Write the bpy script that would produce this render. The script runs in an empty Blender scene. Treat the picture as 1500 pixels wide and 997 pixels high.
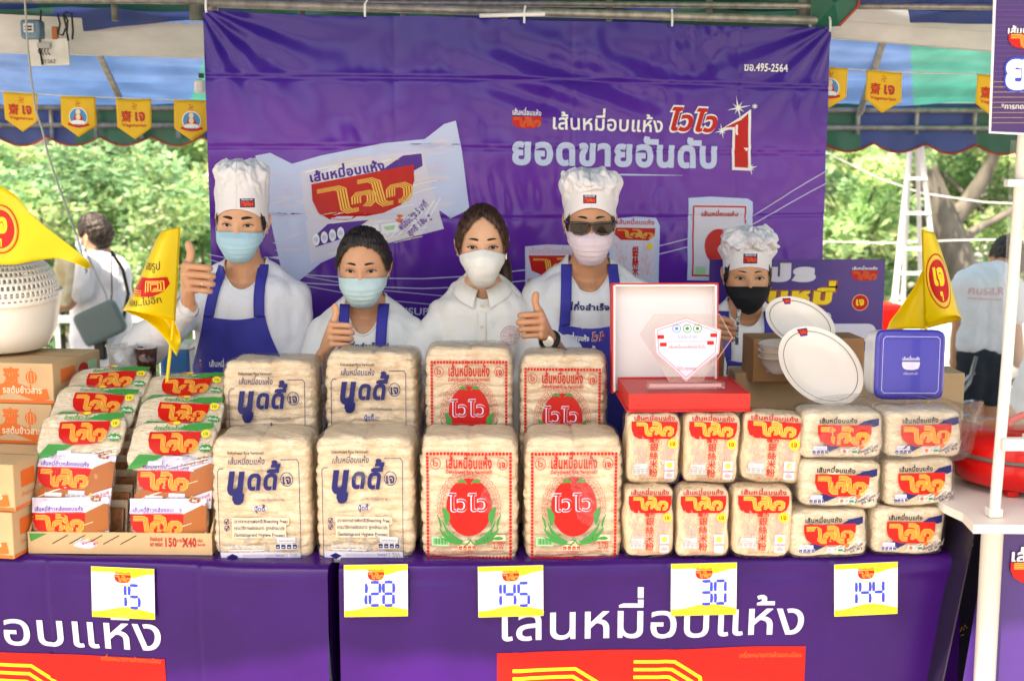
import bpy, bmesh, math, random
import numpy as np
from mathutils import Vector, Matrix, Euler
from mathutils.geometry import delaunay_2d_cdt, tessellate_polygon
from mathutils.bvhtree import BVHTree
R=math.radians; PI=math.pi
rnd=random.Random(7)
sc=bpy.context.scene
# ------------------------------------------------------------------ camera
CAMZ=1.75; PITCH=R(8.02); F=1800.0; CX=750.0; CY=498.5
cam=bpy.data.cameras.new('camera'); cam.sensor_width=36; cam.lens=36*F/1500
cam.clip_end=600; cam.dof.use_dof=True; cam.dof.focus_distance=3.55; cam.dof.aperture_fstop=3.2
camo=bpy.data.objects.new('camera',cam); sc.collection.objects.link(camo)
camo.location=(0,0,CAMZ); camo.rotation_euler=(R(90)-PITCH,0,0); sc.camera=camo
# ------------------------------------------------------------------ sky + sun
SUN_EL=R(62); SUN_AZ=R(-150)      # azimuth from +Y, clockwise: high, behind the camera to the left
sdir=Vector((math.sin(SUN_AZ)*math.cos(SUN_EL), math.cos(SUN_AZ)*math.cos(SUN_EL), math.sin(SUN_EL)))
w=bpy.data.worlds.new("World"); sc.world=w; w.use_nodes=True
nt=w.node_tree; bg=nt.nodes['Background']; sky=nt.nodes.new('ShaderNodeTexSky'); sky.sky_type='NISHITA'
sky.sun_disc=False; sky.sun_elevation=SUN_EL; sky.sun_rotation=SUN_AZ; sky.dust_density=3.0; sky.air_density=1.2
nt.links.new(sky.outputs[0],bg.inputs[0]); bg.inputs[1].default_value=0.15
sl=bpy.data.lights.new('sun','SUN'); sl.energy=5.0; sl.angle=R(.5); sl.color=(1,.95,.86)
so=bpy.data.objects.new('sun',sl); sc.collection.objects.link(so); so.rotation_euler=sdir.to_track_quat('Z','Y').to_euler()
vs=sc.view_settings; vs.view_transform='Standard'; vs.look='None'; vs.exposure=1.72; vs.gamma=1.0; vs.use_curve_mapping=False
vs.use_white_balance=True; vs.white_balance_temperature=8100; vs.white_balance_tint=12
sc.cycles.use_denoising=True; sc.cycles.transparent_max_bounces=24; sc.cycles.max_bounces=8

def ray(px,py):
    u=(px-CX)/F; v=(py-CY)/F
    return Vector((u, math.cos(PITCH)-v*math.sin(PITCH), -(math.sin(PITCH)+v*math.cos(PITCH))))
def at(px,py,Y):
    d=ray(px,py); t=Y/d.y
    return Vector((d.x*t, Y, CAMZ+d.z*t))
# ------------------------------------------------------------------ object helpers
def link(o):
    sc.collection.objects.link(o); return o
def tag(o,label=None,cat=None,group=None,kind=None):
    if label: o['label']=label
    if cat: o['category']=cat
    if group: o['group']=group
    if kind: o['kind']=kind
    return o
def empty(name,loc=(0,0,0),rot=(0,0,0),label=None,cat=None,group=None):
    o=link(bpy.data.objects.new(name,None)); o.location=loc; o.rotation_euler=rot; o.empty_display_size=.05
    return tag(o,label,cat,group)
def setmats(me,ms):
    for m in (ms if isinstance(ms,(list,tuple)) else [ms]): me.materials.append(m)
def mk(name,V,Fc,mats,parent=None,smooth=False,midx=None):
    me=bpy.data.meshes.new(name)
    V=V.tolist() if hasattr(V,'tolist') else [tuple(v) for v in V]
    Fc=Fc.tolist() if hasattr(Fc,'tolist') else Fc
    me.from_pydata(V,[],Fc); setmats(me,mats)
    if midx is not None: me.polygons.foreach_set('material_index',np.array(midx,dtype=np.int32))
    if smooth: me.polygons.foreach_set('use_smooth',np.ones(len(me.polygons),dtype=bool))
    me.update()
    o=link(bpy.data.objects.new(name,me)); o.parent=parent
    return o
class MB:
    """collects shapes into one mesh"""
    def __init__(s): s.V=[]; s.F=[]; s.M=[]; s.n=0
    def add(s,V,Fc,m=0):
        V=[tuple(v) for v in V]; s.V+=V; s.F+=[tuple(i+s.n for i in f) for f in Fc]; s.M+=[m]*len(Fc); s.n+=len(V); return s
    def box(s,c,d,m=0,mat=None,bev=0.0):
        x,y,z=[k/2 for k in d]; c=Vector(c)
        b=min(bev,x*.9,y*.9,z*.9)
        if b<=0:
            P=[Vector((a*x,e*y,f*z)) for a in(-1,1) for e in(-1,1) for f in(-1,1)]
            Fc=[(0,1,3,2),(4,6,7,5),(0,4,5,1),(2,3,7,6),(0,2,6,4),(1,5,7,3)]
        else:
            bm=bmesh.new(); bmesh.ops.create_cube(bm,size=1)
            for v in bm.verts: v.co=Vector((v.co.x*2*x,v.co.y*2*y,v.co.z*2*z))
            bmesh.ops.bevel(bm,geom=list(bm.edges),offset=b,segments=2,affect='EDGES',profile=.5)
            bm.verts.index_update(); P=[v.co.copy() for v in bm.verts]; Fc=[tuple(v.index for v in f.verts) for f in bm.faces]; bm.free()
        if mat is not None: P=[mat@p for p in P]
        return s.add([p+c for p in P],Fc,m)
    def tube(s,pts,rad,seg=8,m=0,cap=True,closed=False):
        pts=[Vector(p) for p in pts]; n=len(pts)
        if not hasattr(rad,'__len__'): rad=[rad]*n
        V=[];Fc=[]; up=None
        for i,p in enumerate(pts):
            if closed: t=(pts[(i+1)%n]-pts[i-1])
            else: t=(pts[min(i+1,n-1)]-pts[max(i-1,0)])
            t.normalize()
            if up is None:
                up=Vector((0,0,1)) if abs(t.z)<.9 else Vector((0,1,0))
            a=t.cross(up)
            if a.length<1e-5: a=t.cross(Vector((1,0,0)))
            a.normalize(); b=a.cross(t).normalized(); up=b
            for k in range(seg):
                an=2*PI*k/seg; V.append(p+(a*math.cos(an)+b*math.sin(an))*rad[i])
        rng=range(n) if closed else range(n-1)
        for i in rng:
            j=(i+1)%n
            for k in range(seg):
                l=(k+1)%seg; Fc.append((i*seg+k,i*seg+l,j*seg+l,j*seg+k))
        if cap and not closed:
            Fc.append(tuple(range(seg))); Fc.append(tuple(reversed(range((n-1)*seg,n*seg))))
        return s.add(V,Fc,m)
    def capsule(s,a,b,ra,rb,seg=14,m=0,rings=4):
        a=Vector(a);b=Vector(b); t=(b-a)
        if t.length<1e-6: t=Vector((0,0,1))
        t.normalize(); pts=[];rad=[]
        for i in range(rings+1):
            an=PI/2*(1-i/rings)*.995; pts.append(a-t*ra*math.sin(an)); rad.append(ra*math.cos(an))
        for i in range(rings+1):
            an=PI/2*(i/rings)*.995; pts.append(b+t*rb*math.sin(an)); rad.append(rb*math.cos(an))
        return s.tube(pts,rad,seg,m)
    def chain(s,pts,rad,seg=14,m=0):
        for i in range(len(pts)-1): s.capsule(pts[i],pts[i+1],rad[i],rad[i+1],seg,m)
        return s
    def lathe(s,prof,seg=32,m=0,c=(0,0,0),mat=None,closed=False):
        V=[];Fc=[];c=Vector(c)
        for (r,z) in prof:
            for k in range(seg):
                an=2*PI*k/seg; v=Vector((r*math.cos(an),r*math.sin(an),z)); V.append((mat@v if mat else v)+c)
        n=len(prof)
        for i in range(n if closed else n-1):
            j=(i+1)%n
            for k in range(seg):
                l=(k+1)%seg; Fc.append((i*seg+k,i*seg+l,j*seg+l,j*seg+k))
        if not closed:
            if prof[0][0]<.02 or True:
                pass
        return s.add(V,Fc,m)
    def build(s,name,mats,parent=None,smooth=False):
        return mk(name,s.V,s.F,mats,parent,smooth,s.M)
def autosmooth(o,ang=35):
    me=o.data; me.polygons.foreach_set('use_smooth',np.ones(len(me.polygons),dtype=bool))
    me.set_sharp_from_angle(angle=R(ang)); return o
def gridmesh(name,fn,nu,nv,mats,parent=None,smooth=True,midx=None,closeu=False):
    """fn(U,V)->(N,3); U,V in 0..1"""
    u=np.linspace(0,1,nu+1); v=np.linspace(0,1,nv+1); 
    UU,VV=np.meshgrid(u,v,indexing='ij'); P=fn(UU.ravel(),VV.ravel())
    i=np.arange(nu)[:,None]*(nv+1)+np.arange(nv)[None,:]; i=i.ravel()
    Fc=np.stack([i,i+nv+1,i+nv+2,i+1],1)
    if midx is not None:
        cu=(np.arange(nu)+.5)/nu; cv=(np.arange(nv)+.5)/nv; A,B=np.meshgrid(cu,cv,indexing='ij'); midx=midx(A.ravel(),B.ravel())
    return mk(name,P,Fc,mats,parent,smooth,midx)
def solid(o,t,off=0):
    md=o.modifiers.new('thickness','SOLIDIFY'); md.thickness=t; md.offset=off; return o
def evalmesh(o):
    dg=bpy.context.evaluated_depsgraph_get(); return bpy.data.meshes.new_from_object(o.evaluated_get(dg))
def wnoise(seed,n=14,k0=1.,k1=6.,ax=1.,az=1.):
    r=np.random.RandomState(seed); ks=np.exp(r.uniform(np.log(k0),np.log(k1),n)); th=r.uniform(0,2*PI,n); ph=r.uniform(0,2*PI,n); am=(k0/ks)**.8
    def f(x,z):
        s=0
        for k,t,p,a in zip(ks,th,ph,am): s=s+a*np.sin(k*(x*ax*np.cos(t)+z*az*np.sin(t))*2*PI+p)
        return s/np.sqrt((am**2).sum())
    return f
# ------------------------------------------------------------------ materials
MAT={}
def mat(name,col,rough=.6,var=0.,vscale=20.,bump=0.,bscale=60.,metal=0.,spec=.5,coat=0.,sss=0.,stretch=None,trans=0.,alpha=1.,emit=None,col2=None,dark=None,det=4.):
    if name in MAT: return MAT[name]
    m=bpy.data.materials.new(name); m.use_nodes=True; t=m.node_tree; p=t.nodes['Principled BSDF']
    p.inputs['Base Color'].default_value=(*col,1); p.inputs['Roughness'].default_value=rough; p.inputs['Metallic'].default_value=metal
    p.inputs['Specular IOR Level'].default_value=spec; p.inputs['Coat Weight'].default_value=coat
    if sss: 
        p.inputs['Subsurface Weight'].default_value=sss; p.inputs['Subsurface Radius'].default_value=(1,.35,.2); p.inputs['Subsurface Scale'].default_value=.008
    if alpha<1: p.inputs['Alpha'].default_value=alpha
    tc=t.nodes.new('ShaderNodeTexCoord'); vec=tc.outputs['Object']
    if stretch:
        mp=t.nodes.new('ShaderNodeMapping'); mp.inputs['Scale'].default_value=stretch; t.links.new(vec,mp.inputs[0]); vec=mp.outputs[0]
    if var or col2:
        nz=t.nodes.new('ShaderNodeTexNoise'); nz.inputs['Scale'].default_value=vscale; nz.inputs['Detail'].default_value=det; t.links.new(vec,nz.inputs['Vector'])
        rp=t.nodes.new('ShaderNodeValToRGB'); rp.color_ramp.elements[0].position=.35; rp.color_ramp.elements[1].position=.65
        c2=col2 or tuple(min(1,c*(1+var)) for c in col); c1=tuple(c*(1-var) for c in col) if not col2 else col
        rp.color_ramp.elements[0].color=(*c1,1); rp.color_ramp.elements[1].color=(*c2,1)
        t.links.new(nz.outputs[0],rp.inputs[0]); t.links.new(rp.outputs[0],p.inputs['Base Color'])
    if bump:
        n2=t.nodes.new('ShaderNodeTexNoise'); n2.inputs['Scale'].default_value=bscale; n2.inputs['Detail'].default_value=5; t.links.new(vec,n2.inputs['Vector'])
        bp=t.nodes.new('ShaderNodeBump'); bp.inputs['Strength'].default_value=min(1,bump); bp.inputs['Distance'].default_value=.004 if bump<=1 else .004*bump
        t.links.new(n2.outputs[0],bp.inputs['Height']); t.links.new(bp.outputs[0],p.inputs['Normal'])
    if trans:
        tl=t.nodes.new('ShaderNodeBsdfTranslucent'); mx=t.nodes.new('ShaderNodeMixShader'); mx.inputs[0].default_value=trans
        src=p.inputs['Base Color'].links
        if src: t.links.new(src[0].from_socket,tl.inputs[0])
        else: tl.inputs[0].default_value=(*col,1)
        out=t.nodes['Material Output']; t.links.new(p.outputs[0],mx.inputs[1]); t.links.new(tl.outputs[0],mx.inputs[2]); t.links.new(mx.outputs[0],out.inputs[0])
    MAT[name]=m; return m
def film_mat(name,gl=.10,bscale=25,bump=.6,tint=(1,1,1),rough=.12,milk=0.):
    if name in MAT: return MAT[name]
    m=bpy.data.materials.new(name); m.use_nodes=True; t=m.node_tree; t.nodes.remove(t.nodes['Principled BSDF'])
    tr=t.nodes.new('ShaderNodeBsdfTransparent'); tr.inputs[0].default_value=(*tint,1)
    g=t.nodes.new('ShaderNodeBsdfGlossy'); g.inputs['Roughness'].default_value=rough
    fr=t.nodes.new('ShaderNodeLayerWeight'); fr.inputs[0].default_value=.25
    ad=t.nodes.new('ShaderNodeMath'); ad.operation='MULTIPLY_ADD'; ad.inputs[1].default_value=.34; ad.inputs[2].default_value=gl
    mx=t.nodes.new('ShaderNodeMixShader'); tc=t.nodes.new('ShaderNodeTexCoord'); nz=t.nodes.new('ShaderNodeTexNoise'); nz.inputs['Scale'].default_value=bscale; nz.inputs['Detail'].default_value=3
    nz.inputs['Distortion'].default_value=1.2
    bp=t.nodes.new('ShaderNodeBump'); bp.inputs['Strength'].default_value=bump; bp.inputs['Distance'].default_value=.016; nz.inputs['Roughness'].default_value=.6
    L=t.links.new; L(tc.outputs['Object'],nz.inputs['Vector']); L(nz.outputs[0],bp.inputs['Height']); L(bp.outputs[0],g.inputs['Normal']); L(bp.outputs[0],fr.inputs['Normal'])
    L(fr.outputs['Fresnel'],ad.inputs[0]); L(ad.outputs[0],mx.inputs[0]); L(tr.outputs[0],mx.inputs[1]); L(g.outputs[0],mx.inputs[2])
    last=mx
    if milk:
        df=t.nodes.new('ShaderNodeBsdfDiffuse'); df.inputs[0].default_value=(.9,.9,.9,1); m2=t.nodes.new('ShaderNodeMixShader'); m2.inputs[0].default_value=milk
        L(mx.outputs[0],m2.inputs[1]); L(df.outputs[0],m2.inputs[2]); last=m2
    L(last.outputs[0],t.nodes['Material Output'].inputs[0]); MAT[name]=m; return m
INK=dict(white=(.8,.8,.8),red=(.52,.008,.006),navy=(.010,.012,.11),blue=(.03,.06,.5),yellow=(.9,.62,.03),orange=(.72,.15,.03),gold=(.85,.5,.08),green=(.03,.25,.05),
         dkred=(.45,.03,.02),black=(.02,.02,.02),grey=(.35,.35,.35),brown=(.36,.11,.03),purple=(.08,.02,.26),lilac=(.55,.55,.75),ltgreen=(.35,.6,.35),pink=(.75,.35,.35),
         cream=(.78,.62,.42),palegrey=(.6,.6,.62),cyan=(.05,.25,.5),dkpurple=(.035,.01,.12),violet=(.17,.05,.36),paleblue=(.5,.58,.8),tan=(.45,.3,.16),skin=(.6,.35,.22),wash=(.62,.60,.72))
def ink(n,rough=.35):
    return mat('ink_'+n,INK[n],rough,spec=.25)
# ------------------------------------------------------------------ glyphs
_gc={}
def _splines(s):
    c=bpy.data.curves.new('t','FONT'); c.body=s; c.size=1
    o=bpy.data.objects.new('t',c); link(o); bpy.context.view_layer.update()
    dg=bpy.context.evaluated_depsgraph_get(); cu=o.evaluated_get(dg).to_curve(dg); out=[]
    for sp in cu.splines:
        P=[]; n=len(sp.bezier_points)
        if n==0: continue
        for i in range(n):
            a=sp.bezier_points[i]; b=sp.bezier_points[(i+1)%n]
            straight=(a.handle_right-a.co).length<1e-4 and (b.handle_left-b.co).length<1e-4
            st=1 if straight else 4
            for k in range(st):
                t=k/st; q=(1-t)**3*a.co+3*(1-t)**2*t*a.handle_right+3*(1-t)*t*t*b.handle_left+t**3*b.co
                P.append((q.x,q.y))
        out.append(np.array(P))
    o.to_curve_clear() if hasattr(o,'to_curve_clear') else None
    bpy.data.objects.remove(o); bpy.data.curves.remove(c); return out
def _lx(): 
    if 'l' not in _gc: _gc['l']=min(p[:,0].min() for p in _splines('l'))
    return _gc['l']
def glyph(ch,bold):
    key=(ch,bold)
    if key in _gc: return _gc[key]
    k2=(ch,'raw')
    if k2 not in _gc:
        sp=_splines(ch) if not ch.isspace() else []
        w=_splines(ch+'l'); 
        adv=w[-1][:,0].min()-_lx() if w else .3
        if 'l' in (ch,): adv=.28
        _gc[k2]=(sp,adv)
    sp,adv=_gc[k2]
    V=[];E=[];loops=[]
    sgn=1
    if sp:
        bg_=max(sp,key=lambda p:abs(np.ptp(p[:,0])*np.ptp(p[:,1]))); sgn=-1 if (bg_[:,0]*np.roll(bg_[:,1],-1)-bg_[:,1]*np.roll(bg_[:,0],-1)).sum()>0 else 1
    for P in sp:
        d=np.linalg.norm(P-np.roll(P,1,0),axis=1); P=P[d>1e-4]
        if len(P)<3: continue
        if bold:
            t1=P-np.roll(P,1,0); t2=np.roll(P,-1,0)-P
            t1/=np.linalg.norm(t1,axis=1)[:,None]+1e-9; t2/=np.linalg.norm(t2,axis=1)[:,None]+1e-9
            n1=np.stack([-t1[:,1],t1[:,0]],1); n2=np.stack([-t2[:,1],t2[:,0]],1); n=n1+n2; n/=np.maximum((1+(n1*n2).sum(1))[:,None],.35)
            P=P+n*bold*sgn
        loops.append(P); k=len(V); V+=P.tolist(); E+=[(k+i,k+(i+1)%len(P)) for i in range(len(P))]
    if not loops: _gc[key]=(np.zeros((0,2)),[],adv); return _gc[key]
    vo,eo,fo,*_=delaunay_2d_cdt([Vector(v) for v in V],E,[],0,1e-5)
    vo=np.array([[v.x,v.y] for v in vo]); 
    fo=[tuple(f) for f in fo]; keep=[]
    if fo:
        C=vo[np.array(fo)].mean(1); wn=np.zeros(len(C))
        for P in loops:
            A=P[None]-C[:,None]; B=np.roll(P,-1,0)[None]-C[:,None]
            ang=np.arctan2(A[...,0]*B[...,1]-A[...,1]*B[...,0],(A*B).sum(-1)); wn+=ang.sum(1)/(2*PI)
        big=max(loops,key=lambda p:abs(np.ptp(p[:,0])*np.ptp(p[:,1]))); ar=.5*(big[:,0]*np.roll(big[:,1],-1)-big[:,1]*np.roll(big[:,0],-1)).sum()
        sg=1 if ar>0 else -1
        keep=[f for f,q in zip(fo,wn) if q*sg>.5]
    _gc[key]=(vo,keep,adv); return _gc[key]
UPV='ิีึืั็'; TONE='่้๊๋์'
# ------------------------------------------------------------------ flat print
class Art:
    def __init__(s): s.V=[];s.F=[];s.M=[];s.L=[];s.names=[];s.n=0
    def _m(s,m):
        if m not in s.names: s.names.append(m)
        return s.names.index(m)
    def add(s,V,Fc,m,layer=0):
        V=np.asarray(V,dtype=float).reshape(-1,2); s.V.append(V); s.L.append(np.full(len(V),layer,dtype=float)); mi=s._m(m)
        for f in Fc: s.F.append(tuple(i+s.n for i in f)); s.M.append(mi)
        s.n+=len(V); return s
    def poly(s,P,m,layer=0):
        P=[Vector((p[0],p[1],0)) for p in P]; return s.add([(p.x,p.y) for p in P],tessellate_polygon([P]),m,layer)
    def rect(s,x0,z0,x1,z1,m,layer=0): return s.add([(x0,z0),(x1,z0),(x1,z1),(x0,z1)],[(0,1,2,3)],m,layer)
    def rrect(s,x0,z0,x1,z1,r,m,layer=0):
        P=[]
        for cx,cz,a in((x1-r,z0+r,-90),(x1-r,z1-r,0),(x0+r,z1-r,90),(x0+r,z0+r,180)):
            for k in range(6): an=R(a+18*k); P.append((cx+r*math.cos(an),cz+r*math.sin(an)))
        return s.poly(P,m,layer)
    def ell(s,cx,cz,rx,rz,m,layer=0,n=28):
        V=[(cx,cz)]+[(cx+rx*math.cos(2*PI*k/n),cz+rz*math.sin(2*PI*k/n)) for k in range(n)]
        return s.add(V,[(0,1+k,1+(k+1)%n) for k in range(n)],m,layer)
    def ring(s,cx,cz,rx,rz,t,m,layer=0,n=32):
        V=[];
        for k in range(n):
            c,si=math.cos(2*PI*k/n),math.sin(2*PI*k/n); V+=[(cx+rx*c,cz+rz*si),(cx+(rx-t)*c,cz+(rz-t)*si)]
        return s.add(V,[(2*k,2*((k+1)%n),2*((k+1)%n)+1,2*k+1) for k in range(n)],m,layer)
    def stroke(s,P,wd,m,layer=0,shift=0.,closed=False):
        P=np.array(P,dtype=float); n=len(P)
        if closed: t1=P-np.roll(P,1,0); t2=np.roll(P,-1,0)-P
        else:
            t=np.diff(P,axis=0); t1=np.vstack([t[:1],t]); t2=np.vstack([t,t[-1:]])
        t1=t1/(np.linalg.norm(t1,axis=1)[:,None]+1e-9); t2=t2/(np.linalg.norm(t2,axis=1)[:,None]+1e-9)
        n1=np.stack([-t1[:,1],t1[:,0]],1); n2=np.stack([-t2[:,1],t2[:,0]],1); N=(n1+n2)/np.maximum((1+(n1*n2).sum(1))[:,None],.4)
        wds=np.asarray(wd)*np.ones(n); A=P+N*(shift+wds/2)[:,None]; B=P+N*(shift-wds/2)[:,None]
        V=np.empty((2*n,2)); V[0::2]=A; V[1::2]=B
        rr=range(n) if closed else range(n-1)
        return s.add(V,[(2*i,2*((i+1)%n),2*((i+1)%n)+1,2*i+1) for i in rr],m,layer)
    def text(s,st,x,z,h,m,layer=0,bold=0.,shear=0.,align='l',w=None,rot=0.):
        vs=[];fs=[];cx=0;n=0;prev=''
        for ch in st:
            V,Fc,adv=glyph(ch,bold)
            if len(V):
                V=V.copy(); 
                if ch in TONE and prev in UPV: V[:,1]+=.20
                elif ch in TONE: V[:,1]-=.0
                V[:,0]+=cx; vs.append(V); fs+=[tuple(i+n for i in f) for f in Fc]; n+=len(V)
            if ch not in UPV+TONE+'ุู': cx+=adv+bold*1.2
            prev=ch
        if not vs: return s
        V=np.vstack(vs)
        sx=h; 
        if w: sx=w/max(cx,.01)
        V[:,0]=V[:,0]*sx+shear*V[:,1]*h; V[:,1]*=h; tw=cx*sx
        if align=='c': V[:,0]-=tw/2
        if align=='r': V[:,0]-=tw
        c,si=math.cos(rot),math.sin(rot); V=np.stack([V[:,0]*c-V[:,1]*si+x,V[:,0]*si+V[:,1]*c+z],1)
        return s.add(V,fs,m,layer)
    def logo(s,x,z,w,h,line='gold',bowl='red',layer=0,nl=3,title=None,tcol='navy',lw=.45):
        P=[(0,1),(0,.62),(.05,.30),(.15,.1),(.32,0),(.68,0),(.85,.1),(.95,.30),(1,.62),(1,1)]
        if bowl: s.poly([(x+a*w,z+b*h) for a,b in P],bowl,layer)
        G=[[(.05,.80),(.24,.80),(.285,.74),(.31,.28),(.35,.20),(.44,.20)],
           [(.42,.34),(.42,.50),(.45,.56),(.53,.56),(.57,.50),(.57,.34),(.54,.28),(.50,.30)],
           [(.44,.84),(.56,.84),(.62,.76),(.66,.28),(.70,.20),(.78,.20)],
           [(.76,.34),(.76,.52),(.79,.58),(.88,.58),(.93,.50),(.93,.30),(.89,.20),(.83,.20)]]
        sp=.026 if nl==4 else .034
        for g in G:
            for k in range(nl):
                s.stroke([(x+a*w,z+b*h) for a,b in g],sp*w*lw,line,layer+1,shift=(k-(nl-1)/2)*sp*w)
        if title: s.text(title,x+w/2,z+h*1.08,h*.36,tcol,layer+1,bold=.02,align='c',w=w*.98)
        return s
    def cut(s,x0,x1,dx,z0,z1,dz):
        bm=bmesh.new(); lay=np.concatenate(s.L); V=np.vstack(s.V)
        vs=[bm.verts.new((a,l,b)) for (a,b),l in zip(V,lay)]
        for f,m in zip(s.F,s.M):
            try: q=bm.faces.new([vs[i] for i in f]); q.material_index=m
            except ValueError: pass
        if dx:
            for k in np.arange(x0,x1,dx): bmesh.ops.bisect_plane(bm,geom=bm.verts[:]+bm.edges[:]+bm.faces[:],plane_co=(k,0,0),plane_no=(1,0,0),dist=1e-6)
        if dz:
            for k in np.arange(z0,z1,dz): bmesh.ops.bisect_plane(bm,geom=bm.verts[:]+bm.edges[:]+bm.faces[:],plane_co=(0,0,k),plane_no=(0,0,1),dist=1e-6)
        bm.verts.index_update(); A=np.array([v.co[:] for v in bm.verts]); s.V=[A[:,[0,2]]]; s.L=[A[:,1]]
        s.F=[tuple(v.index for v in f.verts) for f in bm.faces]; s.M=[f.material_index for f in bm.faces]; s.n=len(A); bm.free(); return s
    def build(s,name,parent,fn,off=.0008,lay=.0004,rough=.35,sc_=1.0):
        """fn(x,z)-> (N,3) points and outward unit normal (3,) or (N,3)"""
        V=np.vstack(s.V)*sc_; L=np.concatenate(s.L); P,N=fn(V[:,0],V[:,1]); P=P+np.asarray(N)*(off+lay*L)[:,None]
        if np.isnan(P).any():
            okv=~np.isnan(P).any(1); idx=np.cumsum(okv)-1; kf=[i for i,f in enumerate(s.F) if all(okv[j] for j in f)]
            return mk(name,P[okv],[tuple(int(idx[j]) for j in s.F[i]) for i in kf],[ink(m,rough) for m in s.names],parent,True,[s.M[i] for i in kf])
        return mk(name,P,s.F,[ink(m,rough) for m in s.names],parent,True,s.M)
def flatfn(origin,ux=(1,0,0),uz=(0,0,1),n=(0,-1,0)):
    o=np.array(origin);ux=np.array(ux);uz=np.array(uz);n=np.array(n)
    return lambda x,z:(o+x[:,None]*ux+z[:,None]*uz,n)
def superfn(w,h,d,n=7.,disp=None,limit=.985):
    def f(x,z):
        a=np.clip(np.abs(2*x/w),0,limit); b=np.clip(np.abs(2*z/h),0,limit)
        y=-(d/2)*np.maximum(1-a**n-b**n,.02)**(1/n)
        if disp is not None: y=y-disp(x,z)
        return np.stack([x,y,z],1),np.array((0,-1,0))
    return f
def superbox(name,w,h,d,n,mats,parent,res=(40,50,14),disp=None):
    """rounded cushion box, centred; disp(P,N)->outward displacement"""
    nx,nz,ny=res; V=[];Fc=[];base=0
    def face(fx,na,nb):
        nonlocal base
        a=np.linspace(-1,1,na+1); b=np.linspace(-1,1,nb+1); A,B=np.meshgrid(a,b,indexing='ij'); P=fx(A.ravel(),B.ravel()); V.append(P)
        i=(np.arange(na)[:,None]*(nb+1)+np.arange(nb)[None,:]).ravel()+base; Fc.append(np.stack([i,i+nb+1,i+nb+2,i+1],1)); base+=len(P)
    o=lambda a:np.ones_like(a)
    face(lambda a,b:np.stack([a,-o(a),b],1),nx,nz); face(lambda a,b:np.stack([-a,o(a),b],1),nx//2,nz//2)
    face(lambda a,b:np.stack([o(a),a,b],1),ny,nz); face(lambda a,b:np.stack([-o(a),-a,b],1),ny,nz)
    face(lambda a,b:np.stack([a,b,o(a)],1),nx,ny); face(lambda a,b:np.stack([a,-b,-o(a)],1),nx,ny)
    Q=np.vstack(V); r=(np.abs(Q)**n).sum(1)**(1/n); Q=Q/r[:,None]
    Nn=np.sign(Q)*np.abs(Q)**(n-1); Nn/=np.linalg.norm(Nn,axis=1)[:,None]
    P=Q*np.array([w/2,d/2,h/2])
    if disp is not None: P=P+Nn*disp(P,Nn)[:,None]
    ob=mk(name,P,np.vstack(Fc),mats,parent,True)
    bm=bmesh.new(); bm.from_mesh(ob.data); bmesh.ops.remove_doubles(bm,verts=bm.verts,dist=.0006); bm.to_mesh(ob.data); bm.free(); return ob
def bvh_of(o,mw=None):
    me=o.data; mw=mw or o.matrix_basis; return BVHTree.FromPolygons([mw@v.co for v in me.vertices],[tuple(p.vertices) for p in me.polygons])
def drapefn(bvh,y0,back=None):
    """project along +y from y0 onto a surface"""
    def f(x,z):
        P=np.zeros((len(x),3)); N=np.zeros((len(x),3))
        last=None
        for i,(a,b) in enumerate(zip(x,z)):
            h=bvh.ray_cast(Vector((a,y0,b)),Vector((0,1,0)))
            if h[0] is None and back=='drop': P[i]=np.nan; N[i]=(0,-1,0); continue
            if h[0] is None:
                near=bvh.find_nearest(Vector((a,y0+.2,b))); q=near[0]; nn=Vector((0,-1,0)); q=Vector((a,q.y,b))
            else: q=h[0]; nn=h[1] if h[1].y<0 else -h[1]
            P[i]=q; N[i]=(nn*.5+Vector((0,-.5,0))).normalized()
        return P,N
    return f
# ================================================================== SETTING
gm=mat('pavement',(.30,.28,.26),.9,var=.18,vscale=3,bump=.5,bscale=40)
g=mk('ground',[(-120,-60,0),(120,-60,0),(120,200,0),(-120,200,0)],[(0,1,2,3)],gm); tag(g,kind='structure')
# ---- tents ---------------------------------------------------------
tarpB=mat('tarp_blue',(.06,.13,.29),.34,var=.2,vscale=5,trans=.45,bump=.25,bscale=7)
tarpG=mat('tarp_green',(.035,.20,.165),.34,var=.2,vscale=5,trans=.45,bump=.25,bscale=7)
dB=mat('tarp_blue_heavy',(.02,.05,.22),.45,var=.2,vscale=5,trans=.12)
dG=mat('tarp_green_heavy',(.01,.11,.07),.45,var=.2,vscale=5,trans=.12)
piping=mat('red_piping',(.35,.04,.03),.6)
pipeM=mat('rusty_pipe',(.34,.32,.29),.5,var=.25,vscale=30,metal=.5)
YV=6.3
def stripe_idx(x0,x1,edges,rev=0):
    e=np.array(edges)
    def f(u,v):
        x=x0+(x1-x0)*u; return ((np.searchsorted(e,x)+rev)%2)
    return f
tent=empty('market_tent',(0,YV,0),(0,0,0),'blue and green striped tent roof with scalloped edge behind the purple banner','tent')
zp=at(0,155,YV).z; zb=at(0,203,YV).z
def roof(u,v):
    x=-4.6+9.2*u; y=YV-v*1.55+.02*np.sin(x*9+v*3); z=zp+v*.50+.10*v*v-.05*np.sin(PI*v)*(1+.3*np.sin(x*1.3))
    nz=wnoise(3,10,.6,2.5,ax=1,az=3.2); z=z+.010*nz(x+.9*v,v*2.2); 
    # taut diagonal creases running down from the frame
    z=z+.006*np.sin((x*3.1+v*9)*2.2)*np.sin(PI*v)
    tw=.6*v
    return np.stack([x,y,z],1)
edL=[-3.9,-2.75,-1.62,-.95,.3,1.5,2.02,2.88,3.9]
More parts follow.
